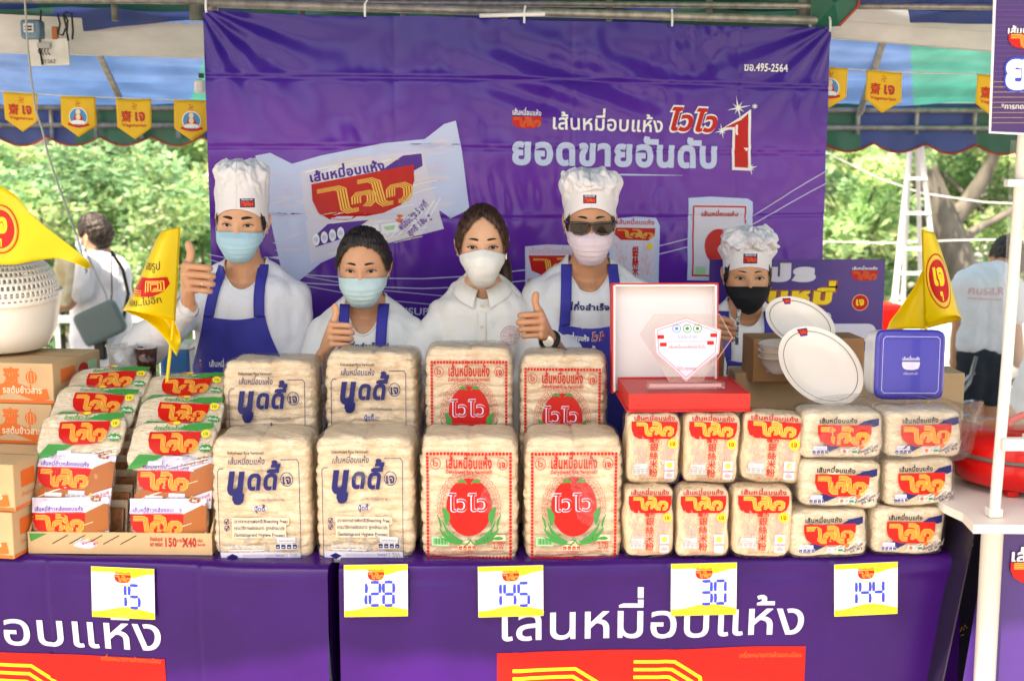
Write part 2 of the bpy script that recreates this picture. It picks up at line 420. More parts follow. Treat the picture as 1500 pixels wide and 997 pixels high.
o=gridmesh('roof_panel',roof,640,70,[tarpB,tarpG],None,midx=lambda u,v:((np.searchsorted(np.array(edL),-4.6+9.2*u+(.55*v*np.sign(u-.5)))+0)%2).astype(int)); o.parent=tent; o.matrix_parent_inverse=tent.matrix_basis.inverted()
PI_T=Matrix.Translation((0,-YV,0))
def child(o,t): o.parent=t; o.matrix_parent_inverse=t.matrix_basis.inverted(); return o
child(o,tent)
SC=.148*2
def valance(u,v):
    x=-4.6+9.2*u; top=zp+.01-.0*x; drop=(zp-zb)+.045*np.abs(np.sin(PI*x/.26))-.012*0
    drop=drop+np.clip(x,0,4)*.018
    z=top-v*drop; y=YV-.03+.012*np.sin(x*17)*v+.006*np.sin(x*41)*v
    return np.stack([x,y,z],1)
child(gridmesh('scalloped_valance',valance,640,10,[dB,dG],None,midx=lambda u,v:((np.searchsorted(np.array([-3.7,-2.95,-2.2,-1.55,.3,1.75,2.35,2.95,3.6]),-4.6+9.2*u))%2).astype(int)),tent)
e=[]
for k in range(641):
    x=-4.6+9.2*k/640; p=valance(np.array([k/640]),np.array([1.])) [0]; e.append((p[0],p[1]-.003,p[2]))
child(MB().tube(e,.006,5).build('hem_piping',[piping]),tent)
for zz,yy in((zp-.005,YV-.07),(at(0,181,YV-.07).z,YV-.07)):
    child(MB().tube([(-4.6,yy,zz),(4.6,yy,zz-.03)],.014,8).build('cross_pipe',[pipeM],smooth=True),tent)
for px in (75,140,206,262,1257,1343,1428,1300-1040):
    p=at(px,168,YV-.07); 
    child(MB().tube([(p.x,YV-.07,zp-.01),(p.x,YV-.07,at(0,203 if px<700 else 197,YV-.07).z)],.012,8).build('strut_pipe',[pipeM],smooth=True),tent)
for a,b in (((137,62),(178,150)),((1296,52),(1260,165))):
    child(MB().tube([at(*a,5.35),at(*b,6.2)],.017,8).build('rafter_pipe',[pipeM],smooth=True),tent)
for k in range(6):
    x=-3.9+1.56*k
    if k in(0,5): child(MB().tube([(x,YV,0),(x,YV,zp)],.025,10).build('leg',[pipeM],smooth=True),tent)
# near tent roof overhead
near=empty('market_tent',(0,5.0,0),(0,0,0),'dark blue and green awning with pipe frame above the purple banner','tent')
def roof2(u,v):
    x=-5+10*u; y=5.02-v*3.15; z=2.37+.62*np.sin(v*PI/2*.9)-.02*np.sin(x*8+v*5)*.5
    return np.stack([x,y,z],1)
child(gridmesh('roof_panel',roof2,80,30,[dB,dG],None,midx=lambda u,v:((np.floor(u*9.7))%2).astype(int)),near)
def flap(u,v):
    x=-5+10*u; z=2.42-.125*v-.01*x*0; y=5.03+.02*np.sin(x*13)+.01*np.sin(x*29)*v
    z=z-.03*np.sin(x*2.1+.6)*v+.012*np.sin(x*7+v*4)
    return np.stack([x,y,z],1)
child(gridmesh('hanging_flap',flap,300,10,[dB,dG],None,midx=lambda u,v:((np.floor(u*12.3+.2*v))%2).astype(int)),near)
yy=4.78; z0=at(750,6,yy).z
child(MB().tube([(-2.6,yy,z0+.02),(2.9,yy,z0-.02)],.012,8).build('cross_pipe',[pipeM],smooth=True),near)
for px in (165,285,440,590,739,893,1040,1180): 
    p=at(px,5,yy); wd=.026 if px in(285,1180) else .013
    child(MB().tube([(p.x,yy+.02,2.75),(p.x,yy+.02,at(px,30,yy).z)],wd,8).build('strut_pipe',[pipeM],smooth=True),near)
# two beams of pale painted board
beamM=mat('weathered_white_paint',(.64,.63,.60),.75,var=.07,vscale=7,bump=.3,bscale=30,stretch=(1,2,2.5))
def beam(x0,yt0,yb0,x1,yt1,yb1,Y0,Y1,label,grp,planks=1):
    t=empty('painted_beam',at(x0,yb0,Y0),(0,0,0),label,'beam',grp)
    a0,b0,a1,b1=at(x0,yt0,Y0),at(x0,yb0,Y0),at(x1,yt1,Y1),at(x1,yb1,Y1)
    for k in range(planks):
        f0=k/planks+(.006 if k else 0); f1=(k+1)/planks
        P=[b0.lerp(a0,f0),b1.lerp(a1,f0),b1.lerp(a1,f1),b0.lerp(a0,f1)]; Q=[p+Vector((0,.06,0)) for p in P]
        child(MB().add(P+Q,[(0,1,2,3),(7,6,5,4),(0,4,5,1),(3,2,6,7),(0,3,7,4),(1,5,6,2)]).build('plank',[beamM]),t)
    for q in range(5):
        c=b0.lerp(b1,.15+.18*q).lerp(a0.lerp(a1,.15+.18*q),.35+.4*(q%2)); 
    return t
beam(-260,8,70,330,37,85,4.9,5.12,'pale weathered beam with the electric meter, left of the purple banner','beams carrying the tent')
beam(1190,3,52,1640,33,90,4.95,5.3,'two plank whitewashed beam right of the purple banner under the green awning','beams carrying the tent',2)
# green flap with red edging near the right top corner of the banner
fl=mk('awning_corner',[at(1185,-30,4.72),at(1262,-30,4.72),at(1256,10,4.72),at(1229,38,4.73),at(1190,42,4.75),at(1223,5,4.66)],[(0,1,5),(1,2,5),(2,3,5),(3,4,5),(4,0,5)],[dG]); solid(fl,.004)
tag(fl,'folded dark green awning corner with red edge above the banner corner','awning')
MB().tube([at(1262,-20,4.715),at(1256,10,4.715),at(1229,38,4.725)],.006,6).build('edge_trim',[piping],fl)
# ---- electric meter, switch plate -------------------------------------
mt=empty('electric_meter',at(48,45,4.9),(0,0,0),'grey blue electric meter box on the pale beam','electric meter')
mc=at(48,44,4.86)
child(MB().box(mc,(.078,.06,.072),bev=.01).build('case',[mat('meter_blue',(.10,.19,.28),.5,var=.2,vscale=40)]),mt)
child(MB().box(mc+Vector((-.002,-.034,.004)),(.04,.008,.034),bev=.003).build('dial_window',[ink('palegrey')]),mt)
child(MB().box(mc+Vector((-.002,-.040,.008)),(.026,.004,.006)).box(mc+Vector((-.002,-.040,-.004)),(.026,.004,.006)).build('counter',[ink('black')]),mt)
sp=empty('switch_board',at(72,80,4.87),(0,R(-2),0),'white fuse board with handwriting hanging under the beam','switch board')
c=at(72,77,4.87); child(MB().box(c,(.155,.015,.10),mat=Matrix.Rotation(R(-2),3,'Y')).build('board',[mat('board_white',(.62,.61,.58),.6,var=.1)]),sp)
child(MB().box(c+Vector((-.012,-.016,.025)),(.05,.016,.022),bev=.002).build('fuse_holder',[ink('grey')]),sp)
for k in range(4): child(MB().tube([c+Vector((-.03+.012*k,-.018,.018)),c+Vector((-.034+.012*k,-.022,0)),c+Vector((-.026+.012*k,-.018,-.012))],.0018,5).build('wire',[ink('black')]),sp)
a=Art(); a.text('01562',-.028,-.042,.022,'black'); o=a.build('handwriting',None,flatfn(c+Vector((0,-.009,0)))); child(o,sp)
cb=empty('cable_bundle',at(85,50,4.86),(0,0,0),'brown plug and looped black cables beside the electric meter','cables')
child(MB().box(at(81,49,4.87),(.022,.02,.05),bev=.004).build('plug',[ink('brown')]),cb)
for q,P in enumerate([[(84,20),(88,35),(85,50),(92,52),(97,40),(93,22)],[(93,20),(99,30),(98,48),(100,60)],[(60,15),(58,70),(62,95)],[(95,18),(105,20),(107,45),(106,58)]]):
    child(MB().tube([at(x,y,4.86-.003*q) for x,y in P],.004,6).build('cable',[ink('black')],smooth=True),cb)
wl=MB().tube([at(x,y,4.55) for x,y in[(36,-5),(40,60),(45,110),(52,160),(62,190),(70,225),(82,262),(94,295),(104,325),(112,345)]],.004,6).build('hanging_wire',[mat('wire_grey',(.35,.35,.33),.5)],smooth=True)
tag(wl,'thin grey wire hanging from the beam in front of the left trees','wire')
wl=MB().tube([at(112,345,4.55),at(120,375,4.5),at(127,400,4.4)],.006,6).build('wire_end',[ink('white')],wl,smooth=True)
for P,L in(([(1212,225),(1290,262),(1350,283),(1440,296),(1520,300)],'pale cable sloping across the trees right of the banner'),([(1205,354),(1300,356),(1400,352),(1520,350)],'pale level cable across the trees beside the ladder')):
    tag(MB().tube([at(x,y,8.5) for x,y in P],.0045,5).build('cable',[ink('palegrey')],smooth=True),L,'cable')
# white lamp just left of the banner
lm=empty('lamp',at(288,125,5.0),(0,0,0),'small white lamp hanging by the left edge of the banner','lamp')
child(MB().box(at(293,127,5.0),(.04,.05,.055),bev=.012).build('shade',[ink('white')]),lm); child(MB().box(at(295,111,5.0),(.018,.02,.018)).build('socket',[ink('black')]),lm)
# ---- pennants ---------------------------------------------------------
yel=mat('pennant_yellow',(.86,.56,.02),.45,trans=.3,bump=.15,bscale=12)
def pennant(px0,py0,px1,py1,Y,kind,label,seed):
    a=at(px0,py0,Y); b=at(px1,py1,Y); wv=(b-a).length; h=wv*1.12
    ux=(b-a).normalized(); t=empty('pennant_flag',a,(0,0,0),label,'pennant','yellow pennants strung across the tent'); 
    r=random.Random(seed); ph=r.uniform(0,6)
    def S(x,z): # x 0..1, z 0..-1
        y=.006*np.sin(x*5+ph)-.012*np.abs(z)*np.sin(x*3+ph)*1.0
        P=np.array(a)[None]+x[:,None]*wv*np.array(ux)[None]+np.stack([np.zeros_like(x),y,z*h],1); return P,np.array((0,-1,0))
    def cloth(u,v):
        dep=.70+.30*(1-np.abs(2*u-1)); return S(u,-v*dep)[0]
    o=gridmesh('cloth',cloth,14,10,[yel]); solid(o,.0015); child(o,t)
    A=Art()
    A.text('卍',.5,-.24,.17,'red',align='c')
    if kind==0:
        A.text('齋',.12,-.54,.30,'red',bold=.02); A.text('เจ',.50,-.53,.36,'dkred',bold=.05,align='l'); A.text('Vegetarian',.5,-.68,.11,'red',align='c',w=.72,bold=.02)
    else:
        # a plain round emblem: pale seated figure shape on a blue disc with a ribbon
        A.ell(.5,-.50,.27,.24,'cyan',0); A.ring(.5,-.50,.27,.24,.025,'white',1)
        A.ell(.5,-.37,.07,.07,'cream',2); A.poly([(.40,-.45),(.60,-.45),(.66,-.62),(.34,-.62)],'red',1); A.ell(.5,-.50,.07,.07,'cream',2); A.ell(.5,-.63,.2,.055,'white',2)
        A.stroke([(.2,-.68),(.35,-.72),(.5,-.74),(.65,-.72),(.8,-.68)],.06,'red',3)
    o=A.build('print',None,S,off=.0022,lay=.0004); child(o,t)
pl=[(5,135,55,138,0),(88,141,140,143,1),(170,145,222,146,0),(254,147,306,148,1),(1190,97,1242,101,1),(1269,103,1322,107,0),(1431,109,1484,112,0)]
PLAB=['leftmost yellow pennant with red lettering, far left under the beam','yellow pennant with round blue emblem, second from the left','yellow pennant with red lettering left of the banner, third along','yellow pennant with blue emblem half hidden by the banner at left','yellow pennant with blue emblem half hidden right of the banner','yellow lettered pennant with lifted corner right of the banner','yellow lettered pennant cut by the purple board at right']
for i,(p,L) in enumerate(zip(pl,PLAB)): pennant(p[0],p[1],p[2],p[3],4.78,p[4],L,i)
for P,L in(([(-30,131),(55,137),(88,140),(140,142),(222,145),(306,148)],'thin string carrying the left pennants'),([(1190,97),(1269,103),(1322,106),(1431,109),(1520,113)],'thin string carrying the right pennants')):
    tag(MB().tube([at(x,y,4.785) for x,y in P],.0025,5).build('string',[ink('palegrey')]),L,'string')
# clear hooks
for px,py in((50,190),(200-73,190),(258,195)): pass
# ---- trees -------------------------------------------------------------
bark=mat('bark',(.11,.10,.088),.9,var=.3,vscale=12,bump=1,bscale=18,stretch=(1,1,.3))
leafm=[mat('leaf_a',(.30,.48,.22),.55,var=.45,vscale=2.2,trans=.5),mat('leaf_b',(.42,.54,.27),.55,var=.4,vscale=2.5,trans=.5),mat('leaf_c',(.20,.38,.20),.55,var=.4,vscale=2.5,trans=.45)]
def foliage(seed,clusters,per,size):
    r=np.random.RandomState(seed); V=[];M=[]
    C=np.array([c[:3] for c in clusters]); Rr=np.array([c[3] for c in clusters]); n=len(C)*per
    ci=np.repeat(np.arange(len(C)),per); d=r.normal(size=(n,3)); d/=np.linalg.norm(d,axis=1)[:,None]
    P=C[ci]+d*(Rr[ci]*r.uniform(.35,1,n)**.6)[:,None]*np.array([1,1,.62])
    a=r.normal(size=(n,3)); a[:,2]*=.5; a/=np.linalg.norm(a,axis=1)[:,None]; b=np.cross(a,r.normal(size=(n,3))); b/=np.linalg.norm(b,axis=1)[:,None]
    s=size*r.uniform(.6,1.3,n)[:,None]
    q=np.stack([P-a*s,P-b*s*.42,P+a*s,P+b*s*.42],1).reshape(-1,3); Fc=np.arange(4*n).reshape(n,4)
    m=(ci*7%3); m=np.where(r.rand(n)<.25,r.randint(0,3,n),m); return q,Fc,m
def tree_meshes(seed,h,rad,low,nclu,per,size,lean=0.):
    r=random.Random(seed); mb=MB(); top=Vector((lean*h,0,h*.72)); tr=[Vector((0,0,0)),Vector((lean*h*.25+.05,0,h*.22)),Vector((lean*h*.6,.05,h*.45)),top]
    mb.tube(tr,[.24*h/5,.17*h/5,.12*h/5,.05*h/5],10); cl=[]
    for k in range(nclu):
        an=r.uniform(0,2*PI); rr=rad*math.sqrt(r.uniform(.05,1)); z=low+(h-low)*r.uniform(0,1); q=math.sqrt(max(.15,1-((z-low)/(h-low))**2.2))
        c=Vector((lean*h*.5+rr*q*math.cos(an),rr*q*math.sin(an),z)); cl.append((c.x,c.y,c.z,r.uniform(.35,.62)*rad*.36))
        if k%3==0:
            f=r.uniform(.35,.95); b0=tr[1].lerp(top,f*.9); mid=b0.lerp(c,.5)+Vector((0,0,.15)); mb.tube([b0,mid,c],[.05*h/5,.03*h/5,.012],6)
    return mb,foliage(seed,cl,per,size)
TR={}
def tree(seed,x,y,h,rad,low,nclu,per,size,label,rot=0,lean=0.,cat='tree',name='leafy_tree',grp='trees beyond the tent'):
    t=empty(name,(x,y,0),(0,0,rot),label,cat,grp); k=(seed,h)
    if k not in TR:
        mb,(q,f,m)=tree_meshes(seed,h,rad,low,nclu,per,size,lean); a=mb.build('trunk',[bark],t,True); b=mk('crown',q,f,leafm,t,False,m); TR[k]=(a,b)
    else:
        for s in TR[k]: c=s.copy(); link(c); c.parent=t
    return t
tree(1,-4.6,12.5,5.2,2.3,.9,62,400,.052,'bright green leafy tree farthest left beyond the tent')
tree(2,-2.6,13.5,5.0,2.2,.7,62,400,.052,'bright green tree behind the man with the shoulder bag')
tree(1,-6.9,15,5.2,2.3,.9,62,400,.052,'pale green tree deep behind the white basket',rot=2)
tree(2,-4.2,17.5,5.0,2.2,.7,62,400,.052,'paler tree further back at left behind the nearer leaves',rot=1.3)
tree(3,3.1,12.2,5.5,2.3,1.0,60,380,.052,'leafy tree just right of the purple banner',rot=.4)
tree(4,6.0,15,5.4,2.4,.9,60,380,.055,'leafy tree behind the white ladder',rot=.4)
tree(3,8.6,14.5,5.5,2.3,1.0,60,380,.052,'leafy tree at the far right behind the clear panel',rot=2.4)
tree(4,3.4,19,5.4,2.4,.9,60,380,.055,'distant pale tree seen between the banner and the ladder',rot=3)
tree(4,7.6,21,5.4,2.4,.9,60,380,.055,'distant pale tree seen right of the ladder',rot=5)
# big leaning trunk on the right
bt=empty('big_tree',(5.0,11.5,0),(0,0,0),'big tree with thick grey leaning forked trunk right of the ladder','tree','trees beyond the tent')
T=MB(); P=[at(x,y,11.5) for x,y in((1440,560),(1428,480),(1405,400),(1385,340),(1362,285),(1345,240),(1325,180))]; T.tube(P,[.23,.20,.18,.175,.16,.15,.13],14)
T.tube([at(1385,330,11.5),at(1415,300,11.5),at(1440,262,11.4),at(1460,220,11.4)],[.11,.08,.07,.05],10); T.tube([at(1392,360,11.5),at(1440,330,11.5),at(1500,300,11.7)],[.06,.04,.03],8)
child(T.build('trunk',[bark],smooth=True),bt)
cl=[]
r=random.Random(5)
for k in range(36):
    p=at(r.uniform(1230,1560),r.choice([r.uniform(150,330),r.uniform(200,480)]),r.uniform(11.8,13.5)); cl.append((p.x,p.y,p.z,r.uniform(.28,.5)))
for k in range(24): cl.append((r.uniform(2.5,7.5),r.uniform(11,13.5),r.uniform(3,4.8),r.uniform(.5,.9)))
q,f,m=foliage(77,cl,330,.05); child(mk('crown',q,f,leafm,None,False,m),bt)
# shrubs and hedge catching the sun
def shrub(seed,x,y,h,rad,label):
    t=empty('shrub',(x,y,0),(0,0,rnd.uniform(0,6)),label,'shrub','shrubs under the trees'); k=('s',seed)
    if k not in TR:
        r=random.Random(seed); cl=[(r.uniform(-rad,rad)*.8,r.uniform(-rad,rad)*.8,r.uniform(.15,h),r.uniform(.22,.42)) for _ in range(34)]; q,f,m=foliage(seed+50,cl,260,.045)
        mb=MB(); 
        for c in cl[:8]: mb.tube([(0,0,0),(c[0]*.5,c[1]*.5,c[2]*.5),c[:3]],[.03,.02,.01],5)
        TR[k]=(mb.build('stems',[bark],t,True),mk('leaves',q,f,leafm,t,False,m))
    else:
        for s in TR[k]: c=s.copy(); link(c); c.parent=t
SH=[(-5.0,10.2,'low bushy shrub behind the basket'),(-3.7,10.0,'bushy shrub just left of the man with the bag'),(-2.6,10.3,'bushy shrub between the man with the bag and the yellow flag'),(-1.8,11.2,'dark stemmed shrub left of the banner edge'),(2.6,10.6,'shrub right of the banner edge'),(3.9,13.2,'shrub behind the ladder feet'),(6.2,13.0,'shrub behind the far man'),(7.6,12.6,'shrub at the far right')]
for i,(x,y,L) in enumerate(SH): shrub(i%3,x,y,1.9 if x<0 else 1.5,.8,L)
# ---- ladder, white fence, car, folding chair ---------------------------------
wm=mat('white_metal',(.50,.52,.54),.4,metal=.2)
ld=empty('step_ladder',at(1345,500,8.0),(0,0,0),'tall white step ladder standing right of the banner','ladder')
def bar(a,b,r,name,m=wm,seg=8): return MB().tube([a,b],r,seg).build(name,[m],smooth=True)
A0,A1=at(1338,170,7.9),at(1298,560,7.6); B0,B1=at(1344,170,7.9),at(1388,560,7.6)
child(bar(A0,A1,.021,'rail'),ld); child(bar(B0,B1,.019,'rail'),ld)
child(bar(at(1334,180,8.0),at(1318,560,8.5),.016,'rear_rail'),ld); child(bar(at(1343,180,8.0),at(1352,560,8.5),.016,'rear_rail'),ld)
for py in (262,313,365,401,446,500,545):
    f=(py-170)/390; a=A0.lerp(A1,f);b=B0.lerp(B1,f); c=(a+b)/2; child(MB().box(c,((b-a).length+.02,.05,.02)).build('rung',[wm]),ld)
wp=MB().tube([at(1337,222,7.0),at(1330,300,7.0),at(1320,350,7.0)],.030,10)
fc=empty('white_fence',(-3.2,9.2,0),(0,0,0),'low white slatted fence behind the man with the bag','fence')
for i in range(24):
    x=-4.6+.13*i; child(MB().box((x,9.2,.36),(.03,.02,.60)).build('slat',[wm]),fc)
for z in(.12,.62): child(MB().box((-3.2,9.18,z),(3.2,.03,.05)).build('rail',[wm]),fc)
hp=empty('covered_heap',(4.1,10.2,0),(0,0,R(8)),'low heap under a pale grey cover behind the right yellow flag','heap')
hw=wnoise(31,10,1,4)
superbox('cover',1.7,.62,.9,3.2,[mat('grey_cover',(.33,.36,.38),.7,var=.25,vscale=4,bump=.6,bscale=10)],hp,(30,16,14),lambda P,N:.05*hw(P[:,0]+P[:,1],P[:,2])).location=(0,0,.28)
fo=empty('folding_chair',at(1400,600,6.0),(0,0,0),'grey folding chair frame standing behind the blue lidded box','chair')
gmt=mat('grey_metal',(.42,.44,.46),.35,metal=.8)
for P in([(1430,522),(1420,560),(1395,592),(1386,640)],[(1384,545),(1392,600),(1400,650)],[(1404,545),(1396,600),(1388,650)],[(1385,580),(1415,555),(1428,545)],[(1384,592),(1425,588)],[(1384,612),(1420,608)]):
    child(MB().tube([at(x,y,6.0) for x,y in P],.010,8).build('frame_tube',[gmt],smooth=True),fo)
rs=MB().box((2.06,7.0,.62),(.16,.2,.24),bev=.03).build('red_crate',[ink('red')]); tag(rs,'small red crate half hidden behind the purple board and flag','crate')
rs.location=at(1297,474,7.0)-Vector((2.06,7.0,.62))
# ================================================================== BANNER
PL=at(297,15,4.2); PR=at(1218,40,4.7); bx=Vector((PR.x-PL.x,PR.y-PL.y,0)); BW=bx.length; bu=bx.normalized(); bn=Vector((bu.y,-bu.x,0)); ZT=PL.z
def bpl(px,py):
    d=ray(px,py); o=Vector((0,0,CAMZ)); t=(PL-o).dot(bn)/d.dot(bn); p=o+d*t; return ((p-PL).dot(bu), p.z-ZT)
w1=wnoise(11,10,.5,2.2,ax=1,az=.8); w2=wnoise(12,16,3,12,ax=1.2,az=.6); w3=wnoise(13,12,1.5,4,ax=1,az=1); w4=wnoise(19,18,9,30,ax=1.,az=.8)
CR=[bpl(700,y)[1] for y in(119,219,318)]
def bdisp(s,z):
    d=.008*w1(s,z)+.0024*w2(s,z)*(1+w3(s*1.3,z*1.1))+.0012*w4(s*1.4,z*.6)*np.clip(w3(s,z)+.5,0,2)
    # strain folds from the tied top corners
    for (cs,sg) in((0,1),(BW,-1)):
        x=(s-cs)*sg+.02; y=-z+.02; rr=np.sqrt(x*x+y*y); th=np.arctan2(y,x); d=d+.010*np.sin(th*17)*np.exp(-rr/.38)*np.clip(rr*6,0,1)
    q=np.exp(-((s-1.25)/.35)**2-((z+.22)/.13)**2); d=d+.011*q*np.sin((z*2.6+s*.9)*16)
    for i,c in enumerate(CR):
        zc=c+.008*np.sin(s*1.7+i); d=d-.006*np.exp(-np.abs(z-zc)/.006)+.004*np.exp(-np.abs(z-zc-.012)/.01)
    for c in(.28*BW,.56*BW,.84*BW): d=d-.004*np.exp(-np.abs(s-c)/.006)
    return d
def bsurf(s,z):
    d=bdisp(s,z); P=np.array(PL)[None]+s[:,None]*np.array(bu)[None]+d[:,None]*np.array(bn)[None]; P[:,2]=ZT+z
    sag=.006*np.sin(s/BW*PI*3)*np.exp(z/.1); P[:,2]-=np.abs(sag); return P,np.array(bn)
ban=empty('banner',(PL.x,PL.y,0),(0,0,0),'large glossy purple vinyl banner with white Thai lettering behind the people','banner')
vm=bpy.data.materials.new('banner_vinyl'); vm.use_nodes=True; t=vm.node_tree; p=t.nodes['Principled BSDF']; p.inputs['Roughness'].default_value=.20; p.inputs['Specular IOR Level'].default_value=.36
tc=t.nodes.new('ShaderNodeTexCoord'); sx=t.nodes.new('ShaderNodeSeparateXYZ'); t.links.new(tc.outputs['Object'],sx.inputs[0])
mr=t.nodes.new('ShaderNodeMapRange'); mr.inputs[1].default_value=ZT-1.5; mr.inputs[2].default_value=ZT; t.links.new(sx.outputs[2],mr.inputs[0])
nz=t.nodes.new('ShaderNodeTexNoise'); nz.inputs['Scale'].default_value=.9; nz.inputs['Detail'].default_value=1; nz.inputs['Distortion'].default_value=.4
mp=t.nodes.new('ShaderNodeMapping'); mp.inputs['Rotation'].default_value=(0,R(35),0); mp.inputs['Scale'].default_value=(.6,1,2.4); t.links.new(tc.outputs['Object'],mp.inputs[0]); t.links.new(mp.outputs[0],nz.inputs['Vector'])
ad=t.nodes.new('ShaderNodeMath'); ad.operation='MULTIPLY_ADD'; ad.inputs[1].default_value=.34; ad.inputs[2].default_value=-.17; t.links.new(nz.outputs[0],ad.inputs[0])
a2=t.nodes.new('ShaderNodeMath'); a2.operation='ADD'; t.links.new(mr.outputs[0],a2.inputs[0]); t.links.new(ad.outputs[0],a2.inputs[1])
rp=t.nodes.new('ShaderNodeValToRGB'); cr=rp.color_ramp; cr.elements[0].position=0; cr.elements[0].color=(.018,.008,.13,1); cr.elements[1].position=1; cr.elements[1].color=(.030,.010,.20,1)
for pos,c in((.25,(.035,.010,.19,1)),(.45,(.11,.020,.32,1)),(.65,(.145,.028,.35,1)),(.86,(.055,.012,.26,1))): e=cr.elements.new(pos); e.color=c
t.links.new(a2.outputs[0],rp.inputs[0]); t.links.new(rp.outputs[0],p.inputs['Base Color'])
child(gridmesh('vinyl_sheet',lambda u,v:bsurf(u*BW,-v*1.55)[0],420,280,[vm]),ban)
A=Art()
def BT(s,px,py,px2,py2,hpx,m,lay=1,bold=0,shear=0):
    a=bpl(px,py); b=bpl(px2,py2); h=bpl(px,py-hpx)[1]-a[1]; w=math.hypot(b[0]-a[0],b[1]-a[1]); A.text(s,a[0],a[1],h/.56,m,lay,bold,shear,w=w,rot=math.atan2(b[1]-a[1],b[0]-a[0]))
def BP(pts,m,lay=0): A.poly([bpl(x,y) for x,y in pts],m,lay)
def BS(pts,wd,m,lay=1): A.stroke([bpl(x,y) for x,y in pts],wd,m,lay)
BT('เส้นหมี่อบแห้ง',806,189,972,194,17,'white',1,.015)
BT('ยอดขายอันดับ',748,239,1054,245,30,'paleblue',1,.045)
for b,m,l in((.10,'white',1),(.04,'red',2)): BT('ไวไว',979,190,1051,193,22,m,l,b,.25)
BP([(1056,190),(1085,172),(1101,160),(1101,250),(1073,249),(1074,190)],'white',1); BP([(1062,187),(1086,176),(1097,166),(1097,246),(1077,245),(1078,186)],'red',2)
BT('*',1103,163,1110,163,8,'white',1,.02)
BT('ฆอ.495-2564',1090,103,1155,105,9,'white',1,.02)
BT('เส้นหมี่อบแห้ง',749,168,792,170,6,'white',1,.02); c=bpl(749,188); d=bpl(792,171); A.logo(c[0],c[1],d[0]-c[0],d[1]-c[1],'orange','red',1)
for cx,cy,rr in((1083,158,20),(1100,246,12),(1058,192,12)):
    c=bpl(cx,cy)
    for k in range(4):
        an=k*PI/4+.2; ll=rr*(.0024 if k%2==0 else .0014); A.poly([(c[0]+ll*math.cos(an),c[1]+ll*math.sin(an)),(c[0]-.0035*math.sin(an),c[1]+.0035*math.cos(an)),(c[0]-ll*math.cos(an),c[1]-ll*math.sin(an)),(c[0]+.0035*math.sin(an),c[1]-.0035*math.cos(an))],'white',3+k*.3)
BS([(860,255),(920,256),(1000,257)],np.array([.001,.006,.001]),'paleblue')
# product pictures printed on the banner
BP([(374,228),(396,224),(428,240),(470,228),(560,210),(622,204),(650,182),(667,177),(676,220),(687,306),(660,320),(640,305),(560,345),(470,385),(430,418),(415,408),(400,340),(385,270)],'paleblue',0)
r=random.Random(8)
for k in range(46):
    t0=r.random(); e=r.random()
    if k%2: x0,y0=385+30*e,245+150*t0; x1,y1=x0+r.uniform(25,60),y0+r.uniform(-12,12)-4
    else: x0,y0=650+20*e,200+105*t0; x1,y1=x0-r.uniform(25,60),y0+r.uniform(-8,14)
    BS([(x0,y0),((x0+x1)/2,(y0+y1)/2+r.uniform(-3,3)),(x1,y1)],np.array([.001,r.uniform(.006,.016),.001]),['lilac','lilac','wash'][k%3],.3+.01*k)
for k in range(24):
    x0=r.uniform(420,600); BS([(x0,242-(x0-420)*.17+r.uniform(0,12)),(x0+30,238-(x0-420)*.17+r.uniform(0,12)),(x0+60,234-(x0-420)*.17+r.uniform(0,12))],np.array([.001,.006,.001]),'lilac',.4+.01*k)
BP([(440,250),(560,226),(618,222),(650,335),(560,358),(455,385),(448,330)],'wash',1)
r=random.Random(3)
for k in range(150):
    x0=r.uniform(445,600); y0=r.uniform(246,380)-(x0-440)*.17; dx=r.uniform(20,60); 
    x1=min(x0+dx,640); BS([(x0,min(max(y0,235),372)),((x0+x1)/2,min(max(y0,235),372)-dx*.13),(x1,min(max(y0,235),372)-dx*.22)],.0025,['white','palegrey','cream'][k%3],1.5)
BP([(555,252),(590,228),(617,225),(619,243),(600,254),(600,262)],'purple',2); BP([(462,345),(480,328),(540,322),(500,350),(462,362)],'purple',2)
BT('เส้นหมี่อบแห้ง',454,267,565,248,10,'purple',3,.04)
def quadlogo(p00,p10,p01,line,bowl,lay,nl=4,tp=3):
    o=np.array(bpl(*p00)); ux=np.array(bpl(*p10))-o; uz=np.array(bpl(*p01))-o; B=Art(); B.logo(0,0,1,1,line,bowl,0,nl,lw=tp*.2)
    V=np.vstack(B.V); L=np.concatenate(B.L); k=A.n; W=o+V[:,[0]]*ux+V[:,[1]]*uz
    A.V.append(W); A.L.append(L+lay); A.F+=[tuple(i+k for i in f) for f in B.F]; A.M+=[A._m(B.names[m]) for m in B.M]; A.n+=len(V)
quadlogo((460,332),(609,302),(456,270),'gold','red',3)
for k in range(4):
    c=bpl(463+12*k,351-3.2*k); A.ell(c[0],c[1],.012,.021,'white',3); A.ell(c[0],c[1],.008,.009,'lilac',4)
c=bpl(585,320); A.ell(c[0],c[1],.014,.014,'orange',4)
BP([(537,332),(554,328),(557,344),(540,347)],'white',3); BP([(558,329),(582,325),(584,339),(560,343)],'white',3); BP([(561,332),(580,329),(576,336),(565,337)],'ltgreen',4)
for k in range(6): BS([(560+12*k,350-3*k),(600+9*k,310-4*k)],.004,'white',2)
BT('พร้อมปรุง 5 นาที',588,338,628,300,8,'violet',4,.03); BT('สุทธิ 180 g',600,346,632,318,7,'violet',4,.03)
